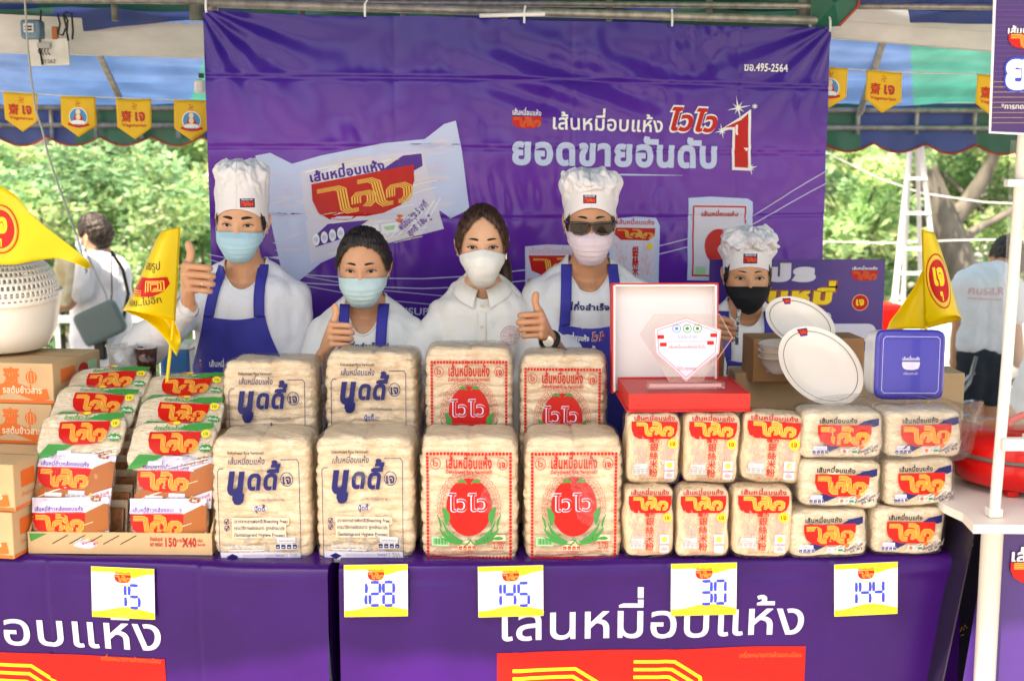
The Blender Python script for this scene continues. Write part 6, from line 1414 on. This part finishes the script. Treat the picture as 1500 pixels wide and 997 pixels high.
def person(label,ex,ey,Y,spec):
    """ex,ey: where the point between the eyes stands"""
    E_=at(ex,ey,Y); k=spec.get('k',1.); root=empty('person',(E_.x,Y+.09,0),(0,0,0),label,'person',spec.get('grp','people behind the display tables')); O=Vector((E_.x,Y+.09,0))
    zE=E_.z; L=lambda px,py,YY:at(px,py,YY)-O
    HM=Matrix.Translation((0,0,zE))@Euler((R(spec.get('pitch',0)),R(spec.get('roll',0)),R(spec.get('yaw',0)))).to_matrix().to_4x4()@Matrix.Scale(k,4)
    sk=skinmat(*spec['skin']); ww=spec.get('ww',1.); jaw=spec.get('jaw',1.)
    nl,nt_=200,150; lon=np.linspace(-PI,PI,nl+1)[:-1]; lat=np.linspace(-PI/2,PI/2,nt_+1)
    # denser towards the face
    lon=lon-.45*np.sin(lon)*.9; A_,B_=np.meshgrid(lon,lat,indexing='ij'); HP=head_fn(A_.ravel(),B_.ravel(),jaw,ww); i=(np.arange(nl)[:,None]*(nt_+1)+np.arange(nt_)[None,:]); j=((np.arange(nl)+1)%nl)[:,None]*(nt_+1)+np.arange(nt_)[None,:]
    HF=np.stack([i,j,j+1,i+1],-1).reshape(-1,4)
    hbvh=BVHTree.FromPolygons([Vector(p) for p in HP],[tuple(f) for f in HF])
    body=MB(); body.add([HM@Vector(p) for p in HP],[tuple(f) for f in HF])
    em=MB(); ear(em,-1); ear(em,1); body.add([HM@(Vector(v)*1.0) for v in em.V],em.F)
    sz=zE+spec['sh'][1]; hw=spec['sh'][0]; dl,dr=spec.get('shd',(0,0)); ty=.035
    def torso(g=0.):
        m=MB(); q=lambda x,y,z:(x,y,z)
        for s,dd in((-1,dl),(1,dr)):
            m.capsule((s*.028,ty+.02,sz+.060),(s*hw*.84,ty+.02,sz-.012+dd),.034+g,.034+g); m.capsule((s*hw*.5,ty,sz-.03+dd*.5),(s*hw,ty+.01,sz-.040+dd),.052+g,.045+g)
            m.capsule((s*hw*.48,ty,sz-.06),(s*hw*.44,ty+.01,sz-.22),.092+g,.090+g); m.capsule((s*hw*.44,ty+.01,sz-.22),(s*hw*.42,ty+.01,sz-.46),.090+g,.098+g)
            if spec.get('bust'): m.capsule((s*hw*.42,ty-.045,sz-.13),(s*hw*.40,ty-.04,sz-.16),.066+g,.062+g)
        m.capsule((0,ty,sz-.08),(0,ty,sz-.40),.10+g,.10+g); return m
    T=torso(); nb=spec.get('neckr',.052); cz=HM@Vector((0,.018,-.085)); T.capsule(cz,(0,ty+.018,sz+.02),nb*k,(nb+.006)*k)
    for s in(-1,1): T.capsule((s*.012,ty+.0,sz+.075),(s*.05,ty+.012,sz+.03),.040,.04)
    arms=spec.get('arms',{}); fingers=MB(); fore=MB()
    sleeves=MB()
    for side,a in arms.items():
        s=-1 if side=='L' else 1; sh_=Vector((s*hw,ty+.01,sz-.040+(dl if s<0 else dr))); el=L(*a['el']); wr=L(*a['wr'])
        T.chain([sh_,el],[.045,.038]); r1=.036*a.get('k',1); fore.chain([el,el.lerp(wr,.5),wr],[r1,r1*.95,.0235*a.get('k',1)])
        if 'hand' in a:
            pm,fg=hand_shapes(L(*a['hand']),a['U'],a['W'],a.get('N',(0,-1,.1)),wr,a.get('k',1.),a.get('thumb',True)); fore.add(pm.V,pm.F); fingers.add(fg.V,fg.F)
            if a.get('ring'): 
                C=L(*a['hand']); U=Vector(a['U']).normalized(); W2=Vector(a['W']).normalized(); c=C+(U*.012+W2*-.009+Vector((0,-1,0))*.023)*a.get('k',1); MB().tube([c+(W2*math.cos(t)+Vector((0,-1,0))*math.sin(t))*.0108 for t in np.linspace(0,2*PI,20,endpoint=False)],.0016,6,closed=True).build('ring',[mat('silver',(.8,.8,.8),.2,metal=1.)],root,True)
        rs,rk=a.get('sr',(.056,.056,.040)),a.get('cuff',.86)
        if a.get('sleeve','long')=='long': 
            end=el.lerp(wr,rk); sleeves.chain([sh_,sh_.lerp(el,.5),el,el.lerp(end,.5),end],[rs[0],rs[0],rs[1],(rs[1]+rs[2])/2,rs[2]])
            MB().tube([end+(wr-el).normalized()*.0,end+(wr-el).normalized()*.022],[rs[2]*1.0,rs[2]*.94],20,cap=False).build('cuff',[spec['cloth']],root,True)
        else:
            end=sh_.lerp(el,a.get('slen',.55)); sleeves.chain([sh_,end],[rs[0],rs[1]])
    V1,F1_=remesh(T,.0055,5); body.add(V1,[tuple(f) for f in F1_])
    if fore.V: V2,F2_=remesh(fore,.0026,4); body.add(V2,[tuple(f) for f in F2_]); body.add(fingers.V,fingers.F)
    bo=body.build('body',[sk],root,True)
    SM=torso(.012); SM.add(sleeves.V,sleeves.F) if sleeves.V else None
    for s,dd in((-1,dl),(1,dr)):
        if ('L' if s<0 else 'R') not in arms: 
            sh_=Vector((s*hw,ty+.01,sz-.040+dd)); SM.chain([sh_,sh_+Vector((s*.02,.0,-.28))],[.058,.055]); 
    shm=shirt_mesh('shirt',SM,spec['cloth'],root,spec['seed'],(sz-.06,spec['neck'][0],spec['neck'][1],ty+.01),fold=spec.get('fold',.0035))
    TS=torso(.012); vt,ft=remesh(TS,.012,3); tb_=BVHTree.FromPolygons([Vector(v) for v in vt],ft); me=shm.data; vs_=[v.co.copy() for v in me.vertices]
    sb_=BVHTree.FromPolygons(vs_,[tuple(p.vertices) for p in me.polygons if tb_.find_nearest(p.center)[3]<.026])
    tm=MB()
    for s in(-1,1): tm.chain([(s*.085,ty,sz-.5),(s*.09,ty,.45),(s*.09,ty+.02,.06)],[.095,.065,.05],12)
    tm.build('trousers',[jean],root,True)
    for s in(-1,1): MB().box((s*.09,ty-.05,.035),(.09,.25,.07),bev=.03).build('shoe',[ink('black')],root)
    if 'apron' in spec:
        ap=spec['apron']; zt_=sz+ap['top']; bwid=ap.get('w',.075)
        def ax(u,v): 
            z=zt_-v*.45-.012*np.sin(PI*u)*(1-v); hwid=bwid+(.155-bwid)*np.clip(v*2.6,0,1)**1.3; return ap.get('cx',0)+(u*2-1)*hwid,z
        apo=drape_patch('apron_bib',ax,36,40,sb_,-1.,.005,apM,root,.0015,.003,seed=spec['seed']+7)
        for s in(-1,1):
            top_=(s*ap.get('tx',.052),sz+ap.get('tz',.075)); bot=(ap.get('cx',0)+s*(bwid-.018),zt_-.004)
            def sx_(u,v,top_=top_,bot=bot): x=top_[0]*(1-v)+bot[0]*v+(u-.5)*.034; z=top_[1]*(1-v)+bot[1]*v; return x,z
            drape_patch('apron_strap',sx_,4,20,sb_,-1.,.010,apM,root,.0015)
        root['_ap']=1
    for tx in spec.get('prints',[]): 
        A=Art(); tx[0](A); A.cut(-.2,.2,.012,-.1,.1,.012); c=L(tx[1],tx[2],Y); f=drapefn(sb_,-1.); o=A.build('print',root,lambda a,b:f(a+c.x,b+c.z),off=tx[3],lay=.0004,rough=.6)
    return dict(root=root,HM=HM,hb=hbvh,O=O,L=L,zE=zE,sz=sz,sb=sb_,k=k,ty=ty)
SH_HAT=[(0,.09),(45,.08),(56,.05),(63,.0),(70,-.022),(80,-.03),(88,.03),(100,-.03),(125,-.06),(180,-.075)]
# ---- man in tall hat, left
def p_logo1(A): A.poly([(-.026,-.004),(-.004,-.004),(-.006,-.016),(-.024,-.016)],'red',0); A.text('เส้นหมี่อบแห้ง',-.026,0.002,.007,'white',0,bold=.03,w=.022); A.text('เส้นหมี่',.008,-.012,.026,'white',0,bold=.03,w=.05)
m1=person('man in tall white chef hat and blue apron giving a thumbs up at left',345,327,3.83,dict(skin=('warm',(.67,.345,.20)),sh=(.152,-.206),neck=(.004,.068),cloth=clothL,seed=101,pitch=4,roll=2,yaw=3,fold=.006,
  arms=dict(L=dict(el=(212,507,3.72),wr=(276,448,3.60),hand=(293,409,3.56),U=(1,0,-.06),W=(-.08,0,1),N=(-.25,-1,.1),k=1.08,sleeve='long',sr=(.060,.068,.040),cuff=.90,ring=True),R=dict(el=(425,545,3.95),wr=(400,600,3.8),sleeve='long',sr=(.060,.056,.045))),
  apron=dict(top=-.085,w=.098,tx=.062,tz=.07,cx=-.018),prints=[(p_logo1,300,533,.0075)]))
face_parts(m1['root'],m1['HM'],m1['hb'],brow=(.031,.0085),browz=.021)
mask(m1['root'],m1['HM'],'pleat','blue',seed=1)
hair(m1['root'],m1['HM'],SH_HAT,.006,hairB,seed=3)
h1=chefhat(m1['root'],m1['HM'],H=.190,puff=.0,seed=4,front=.050,tilt=.045,kind='tube',fold=.005,lean=-.004); hat_patch(h1,m1['HM'],.030,.070,m1['root'])
# ---- woman with short pulled back hair
def p_w2(A): A.text('หมี่กึ่งสำเร็จรูป',0,0,.020,'navy',0,bold=.03,align='c',w=.155)
w2=person('woman with pulled back black hair and pale mask giving a thumbs up',528,393,3.80,dict(skin=('warm2',(.63,.315,.18)),sh=(.134,-.180),neck=(.012,.066),cloth=clothW,seed=111,pitch=6,ww=1.04,jaw=.8,bust=True,fold=.003,
  arms=dict(L=dict(el=(446,590,3.78),wr=(474,518,3.62),hand=(500,491,3.58),U=(1,0,-.02),W=(.02,0,1),N=(-.15,-1,.1),k=.92,sleeve='short',slen=.7,sr=(.058,.062,.05)),R=dict(el=(610,580,3.9),wr=(590,640,3.8),sleeve='short',slen=.75,sr=(.058,.060,.05))),
  apron=dict(top=-.20,w=.070,tx=.062,tz=.06,cx=.0),prints=[(p_w2,533,511,.0035)]))
face_parts(w2['root'],w2['HM'],w2['hb'],brow=(.028,.0062),browz=.021)
mask(w2['root'],w2['HM'],'pleat','teal',seed=2,w=.075)
HB=[(0,.072),(30,.066),(48,.045),(60,.012),(68,-.012),(78,-.018),(86,.02),(100,-.02),(125,-.06),(180,-.08)]
hair(w2['root'],w2['HM'],HB,.013,hairB,seed=7,ww=1.04,jaw=.8); 
# ---- woman in polo shirt
def p_w3(A):
    A.ring(0,0,.030,.030,.0022,'pink',0); A.ring(0,0,.021,.021,.0014,'pink',0)
    for k in range(8): a=k*PI/4; A.stroke([(0,0),(.010*math.cos(a+.4),.010*math.sin(a+.4)),(.019*math.cos(a),.019*math.sin(a))],.0016,'pink',1)
    for k in range(12): a=k*PI/6; A.stroke([(.023*math.cos(a),.023*math.sin(a)),(.028*math.cos(a+.12),.028*math.sin(a+.12))],.0016,'pink',1)
w3=person('woman with ponytail in cream polo shirt and white boat mask in the middle',705,361,3.84,dict(skin=('fair',(.71,.385,.24)),sh=(.124,-.190),neck=(.004,.050),cloth=clothP,seed=121,pitch=2,yaw=3,ww=.97,jaw=1.2,bust=True,neckr=.046,fold=.0045,
  arms=dict(L=dict(el=(600,540,3.84),wr=(610,600,3.6),sleeve='short',slen=.8,sr=(.052,.060,.05)),R=dict(el=(810,540,3.9),wr=(800,600,3.6),sleeve='short',slen=.8,sr=(.052,.060,.05))),prints=[(p_w3,747,492,.004)]))
face_parts(w3['root'],w3['HM'],w3['hb'],brow=(.029,.0065),browz=.023,lash=.7,brown='hair_brown')
mask(w3['root'],w3['HM'],'boat','white',zt=-.004,zb=-.125,seed=3,w=.072)
HB3=[(0,.086),(12,.080),(30,.066),(46,.040),(58,.004),(66,-.022),(74,-.03),(84,.012),(100,-.03),(125,-.06),(180,-.09)]
hair(w3['root'],w3['HM'],HB3,.016,hairBr,seed=9,ww=.97,jaw=1.2,comb=110)
pt=MB(); pc=[w3['HM']@Vector(p) for p in((0,.10,.04),(.025,.13,.02),(.055,.12,-.03),(.072,.09,-.075),(.078,.07,-.12),(.070,.06,-.17),(.06,.06,-.20))]; pt.tube(pc,[.015,.024,.028,.027,.024,.018,.006],20)
o=pt.build('ponytail',[hairBr],w3['root'],True)
for q in range(14): 
    a=q*.45; MB().tube([p+Vector((math.cos(a)*.024,-abs(math.sin(a))*.02,0))*(1 if 0<i<6 else .3)+Vector((.004*math.sin(q+i),0,0)) for i,p in enumerate(pc)],.0022,5).build('hair_strand',[hairBr],o,True)
es=MB().box(w3['HM']@Vector((.078,.008,-.040)),(.004,.004,.018),bev=.001); es.build('earring',[mat('silver',(.8,.8,.8),.2,metal=1.)],w3['root'])
# collar and placket
szc=w3['sz']; bvc=w3['sb']
def collar(u,v):
    ph=(u*2-1)*R(168); fr=np.clip((np.abs(ph)-R(70))/R(98),0,1); rx=.054+.004*fr; ry=.060
    x0=rx*np.sin(ph); y0=w3['ty']+.012+ry*np.cos(ph); z0=szc+.088-.042*fr; ou=.034+.016*fr
    dz=-(.030+.026*fr**2); x1=(rx+ou)*np.sin(ph)*(1+.15*fr); y1=w3['ty']+.012+(ry+ou*.8)*np.cos(ph)-.006*fr
    b=np.sin(v*PI)*.006
    return np.stack([x0*(1-v)+x1*v+b*np.sin(ph),y0*(1-v)+y1*v+b*np.cos(ph),z0+dz*v+b],1)
solid(gridmesh('collar',collar,70,10,[clothP],w3['root']),.003)
def plk(u,v): return (u-.5)*.030+0.,szc-.018-v*.15
po=drape_patch('placket',plk,4,16,bvc,-1.,.003,clothP,w3['root'],.002)
for z in(-.02,-.085,-.15):
    h=bvc.ray_cast(Vector((0,-1,szc+.02+z)),Vector((0,1,0))); 
    if h[0]: MB().tube([h[0]+Vector((0,-.006,0)),h[0]+Vector((0,-.009,0))],.0055,14).build('button',[ink('cream')],po)
# ---- man with sunglasses
def p_m4a(A): A.text('หมี่กึ่งสำเร็จ',0,0,.024,'navy',0,bold=.04,align='c',w=.155)
def p_m4b(A):
    A.text('เส้นหมี่อบแห้ง',-.105,0,.023,'white',0,bold=.04,w=.095); A.text('ไวไว',-.005,0,.034,'white',0,bold=.055,w=.047,shear=.2); A.text('ไวไว',-.005,0,.034,'red',1,bold=.015,w=.047,shear=.2); A.text('อันดับ',-.005,-.042,.034,'white',0,bold=.05,w=.05); A.text('1',.05,-.04,.105,'white',0,bold=.06,w=.042); A.text('1',.054,-.036,.092,'red',1,bold=.03,w=.036); A.ell(-.118,.004,.007,.007,'red',0)
m4=person('man in sunglasses, pink mask and chef hat giving a thumbs up',867,328,3.84,dict(skin=('tan',(.54,.255,.14)),sh=(.152,-.198),neck=(.006,.070),cloth=clothG,seed=131,pitch=5,yaw=-1,fold=.006,neckr=.056,
  arms=dict(L=dict(el=(850,575,3.80),wr=(803,493,3.58),hand=(778,477,3.55),U=(-1,0,-.02),W=(-.06,0,1),N=(.2,-1,.1),k=.98,sleeve='short',slen=.62,sr=(.062,.066,.05)),R=dict(el=(962,575,3.95),wr=(930,640,3.8),sleeve='short',slen=.7,sr=(.062,.064,.05))),
  apron=dict(top=-.120,w=.100,tx=.074,tz=.065,cx=.0),prints=[(p_m4a,858,455,.004),(p_m4b,868,500,.0075)]))
face_parts(m4['root'],m4['HM'],m4['hb'],brow=(.028,.0065),browz=.026)
mask(m4['root'],m4['HM'],'pleat','pink',zt=-.008,zb=-.125,seed=4)
hair(m4['root'],m4['HM'],SH_HAT,.006,hairB,seed=13)
h4=chefhat(m4['root'],m4['HM'],H=.165,puff=.13,seed=21,front=.058,tilt=.055,kind='puff',fold=.008,lean=-.006); hat_patch(h4,m4['HM'],-.006,.085,m4['root'],.040,.026)
sg=MB(); HM=m4['HM']; gls=MB()
for s in(-1,1):
    oc=[(s*x,z) for x,z in((.006,.010),(.030,.013),(.064,.012),(.068,.004),(.064,-.012),(.052,-.022),(.030,-.024),(.014,-.018),(.007,-.004))]
    P=[HM@Vector((x,-.113+.25*max(0,abs(x)-.03)**1.0*.6,z+.002)) for x,z in oc]; sg.tube(P,.0038,8,closed=True)
    gls.add(P,[tuple(range(9))]); sg.tube([HM@Vector((s*.068,-.100,.010)),HM@Vector((s*.078,-.07,.008)),HM@Vector((s*.080,.0,.004))],.0042,8)
sg.tube([HM@Vector((-.008,-.1135,.010)),HM@Vector((0,-.115,.011)),HM@Vector((.008,-.1135,.010))],.0042,8)
fo_=sg.build('sunglasses',[mat('tortoise',(.018,.012,.010),.2,coat=.5)],m4['root'],True)
lm_=mat('dark_lens',(.022,.012,.006),.08,spec=.3,alpha=.93); gls.build('lens',[lm_],fo_)
wr=m4['L'](803,494,3.57); wm_=MB(); ax_=(m4['L'](850,575,3.80)-wr).normalized(); 
u_=ax_.cross(Vector((0,1,0))).normalized(); v_=ax_.cross(u_)
wc=wr+ax_*.014
wo=MB().tube([wc+(u_*math.cos(t)+v_*math.sin(t))*.0275 for t in np.linspace(0,2*PI,28,endpoint=False)],.0065,8,closed=True).build('wrist_watch',[ink('black')],m4['root'],True)
MB().tube([wc+Vector((-.004,-.026,0)),wc+Vector((-.005,-.035,0))],.016,24).build('watch_face',[mat('silver',(.8,.8,.8),.2,metal=1.)],wo); 
# ---- child in chef hat
def p_5(A): A.text('เส้นหมี่อบแห้ง',0,0,.022,'white',0,bold=.04,align='c',w=.12)
c5=person('child in puffy chef hat and black mask behind the white plates',1102,406,4.02,dict(skin=('tan2',(.56,.275,.15)),sh=(.116,-.178),neck=(.006,.060),cloth=clothW,seed=141,pitch=3,yaw=-4,k=.97,neckr=.046,
  arms=dict(L=dict(el=(1040,590,3.85),wr=(1052,515,3.68),hand=(1060,483,3.66),U=(1,0,-.15),W=(-.15,0,1),N=(-.1,-1,.1),k=.86,thumb=False,sleeve='short',slen=.7,sr=(.052,.056,.05)),R=dict(el=(1165,590,4.1),wr=(1150,640,4.0),sleeve='short',slen=.7,sr=(.052,.056,.05))),
  apron=dict(top=-.095,w=.085,tx=.075,tz=.055,cx=-.01),prints=[(p_5,1068,560,.0075)]))
face_parts(c5['root'],c5['HM'],c5['hb'],brow=(.026,.0045),browz=.021,sz=1.18)
mask(c5['root'],c5['HM'],'flat','black',zt=-.022,zb=-.122,seed=5)
hair(c5['root'],c5['HM'],SH_HAT,.008,hairB,seed=17)
h5=chefhat(c5['root'],c5['HM'],H=.158,puff=.16,seed=33,front=.040,tilt=.03,kind='puff',fold=.012,lean=.014); hat_patch(h5,c5['HM'],-.002,.068,c5['root'],.044,.032)
ln=MB().tube([c5['L'](1083,455,3.93),c5['L'](1080,475,3.86),c5['L'](1079,505,3.85)],.006,6).build('lanyard',[mat('lanyard',(.04,.04,.04),.6,col2=(.6,.6,.6),vscale=120,det=0)],c5['root'],True)
# ================================================================== PEOPLE FURTHER BACK
def bgperson(label,O,shapes,cloths,skin,hairspec):
    root=empty('person',(O.x,O.y,0),(0,0,0),label,'person'); T=MB()
    for a in shapes: T.chain(*a)
    V,Fc=remesh(T,.008,4); body=MB(); body.add(V,[tuple(f) for f in Fc]); HM=hairspec['HM']
    lon=np.linspace(-PI,PI,97)[:-1]; lat=np.linspace(-PI/2,PI/2,61); A_,B_=np.meshgrid(lon,lat,indexing='ij'); HP=head_fn(A_.ravel(),B_.ravel()); i=(np.arange(96)[:,None]*61+np.arange(60)[None,:]); j=((np.arange(96)+1)%96)[:,None]*61+np.arange(60)[None,:]
    body.add([HM@Vector(p) for p in HP],np.stack([i,j,j+1,i+1],-1).reshape(-1,4).tolist()); em=MB(); ear(em,-1); ear(em,1); body.add([HM@Vector(v) for v in em.V],em.F)
    body.build('body',[skinmat(*skin)],root,True)
    for n,ch,m,sd,fo2 in cloths:
        mm=MB(); 
        for a in ch: mm.chain(*a)
        shirt_mesh(n,mm,m,root,sd,None,vox=.010,fold=fo2)
    hair(root,HM,hairspec['table'],hairspec.get('th',.014),hairB,seed=hairspec['seed']); return root
BACKH=[(0,.075),(40,.06),(60,.02),(75,-.02),(90,.01),(105,-.05),(140,-.085),(180,-.10)]
Yb=6.8; O=Vector((at(150,400,Yb).x,Yb,0)); l=lambda px,py,dy=0.:at(px,py,Yb+dy)-O
HMb=Matrix.Translation(l(138,343))@Euler((R(4),0,R(-112))).to_matrix().to_4x4()@Matrix.Scale(.93,4)
b1=bgperson('man in pale blue shirt with face mask turned away, behind the left flag',O,[([l(143,352),l(147,372)],[.05,.055]),([l(150,385),l(150,440)],[.09,.10]),([l(122,392,-.1),l(113,430,-.14)],[.04,.036]),([l(113,430,-.14),l(100,446,-.18),l(80,452,-.22)],[.036,.033,.026]),([l(80,452,-.22),l(70,452,-.24)],[.028,.016])],
 [('shirt',[([l(147,378),l(148,395)],[.07,.12]),([l(135,400),l(138,500)],[.12,.13]),([l(162,400),l(160,500)],[.11,.13]),([l(148,395),l(148,520)],[.125,.14]),([l(128,392,-.12),l(120,425,-.16)],[.07,.072]),([l(175,395,.05),l(180,440,.03)],[.06,.06])],clothL,201,.006),
  ('trousers',[([l(140,510),l(138,600),l(138,640)],[.12,.09,.08]),([l(160,510),l(160,600),l(160,640)],[.12,.09,.08])],clothL,202,.006)],('warm2',(.63,.315,.18)),dict(HM=HMb,table=BACKH,th=.018,seed=31))
mask(b1,HMb,'pleat','blue',seed=7)
bag_=superbox('shoulder_bag',.25,.19,.05,7,[mat('bag_grey_green',(.10,.14,.14),.5,bump=.2,bscale=60)],b1,(12,10,4)); bag_.matrix_parent_inverse=Matrix(); bag_.location=l(147,473,-.24); bag_.rotation_euler=(0,R(-24),0)
MB().tube([l(125,366,-.14),l(140,400,-.2),l(155,430,-.2),l(160,455,-.22)],.006,6).build('bag_strap',[ink('grey')],b1,True); MB().tube([l(163,368,-.12),l(180,395,-.16),l(188,430,-.12),l(180,470,-.15)],.010,6).build('backpack_strap',[ink('black')],b1,True); MB().tube([l(163,370,-.14),l(164,430,-.2),l(160,455,-.2)],.004,6).build('cord',[ink('black')],b1,True)
MB().box(l(148,508,-.2),(.07,.05,.14),bev=.015).build('pouch',[ink('black')],b1)
MB().box(l(92,412,-.3),(.11,.05,.26),bev=.03,mat=Matrix.Rotation(R(10),3,'Y')).build('held_parcel',[mat('parcel',(.55,.40,.18),.6,col2=(.7,.62,.45),vscale=18)],b1)
Yb=6.2; O=Vector((at(1437,420,Yb).x,Yb,0))
HMr=Matrix.Translation(l(1474,378,.22))@Euler((R(-30),0,R(192))).to_matrix().to_4x4()
b2=bgperson('man in grey white T-shirt and dark shorts bending away near the booth pole',O,[([l(1472,388,.18),l(1462,400,.08)],[.055,.06]),([l(1442,425),l(1440,495)],[.075,.075]),([l(1408,470,-.02),l(1401,510,.0),l(1400,530,.0)],[.043,.034,.03]),([l(1400,530),l(1403,543)],[.036,.03]),([l(1424,560),l(1419,640),l(1416,740)],[.07,.058,.04]),([l(1453,560),l(1452,640),l(1450,740)],[.07,.058,.04]),([l(1485,470,.1),l(1492,530,.05)],[.04,.035])],
 [('shirt',[([l(1458,402,.06),l(1420,410,.04)],[.075,.07]),([l(1462,402,.06),l(1482,420,.1)],[.075,.06]),([l(1428,425),l(1424,495)],[.105,.105]),([l(1450,425),l(1448,497)],[.115,.11]),([l(1411,420,.02),l(1407,458,.0)],[.062,.058]),([l(1485,425,.08),l(1488,460,.08)],[.06,.058])],clothL,211,.006),
  ('shorts',[([l(1424,522),l(1422,572)],[.098,.080]),([l(1452,522),l(1452,576)],[.100,.082]),([l(1424,516),l(1452,516)],[.095,.095])],mat('navy_shorts',(.012,.018,.028),.8,var=.2,vscale=20),212,.004)],('tan',(.54,.255,.14)),dict(HM=HMr,table=BACKH,th=.014,seed=41))
A=Art(); A.text('ฅนรส.R',0,0,.055,'pink',0,bold=-.004,align='c',w=.17,shear=.1); A.stroke([(-.08,-.02),(.08,-.025)],.004,'pink',0); A.cut(-.2,.2,.03,-.1,.2,.03)
sh2=[c for c in b2.children if c.name.startswith('shirt')][0]; c=l(1432,428); f=drapefn(bvh_of(sh2,Matrix()),-1.5); A.build('back_print',b2,lambda a,b:f(a+c.x,b+c.z),off=.004,rough=.6)
Yb=5.6; O=Vector((at(1540,560,Yb).x,Yb,0)); HMs=Matrix.Translation(l(1565,455))@Euler((0,0,R(100))).to_matrix().to_4x4()
bgperson('seated person in pale clothes behind the booth at the right edge',O,[([l(1560,470),l(1555,490)],[.05,.06]),([l(1545,520),l(1545,600)],[.11,.11]),([l(1535,625),l(1488,600,-.1),l(1490,680,-.1)],[.09,.065,.05])],
 [('shirt',[([l(1553,492),l(1545,520)],[.08,.13]),([l(1545,520),l(1538,620)],[.135,.14]),([l(1525,520,-.1),l(1508,570,-.15)],[.07,.07]),([l(1532,600,-.05),l(1505,590,-.1)],[.12,.10])],clothL,221,.006)],('warm2',(.63,.315,.18)),dict(HM=HMs,table=BACKH,seed=51))
bpy.context.view_layer.update()
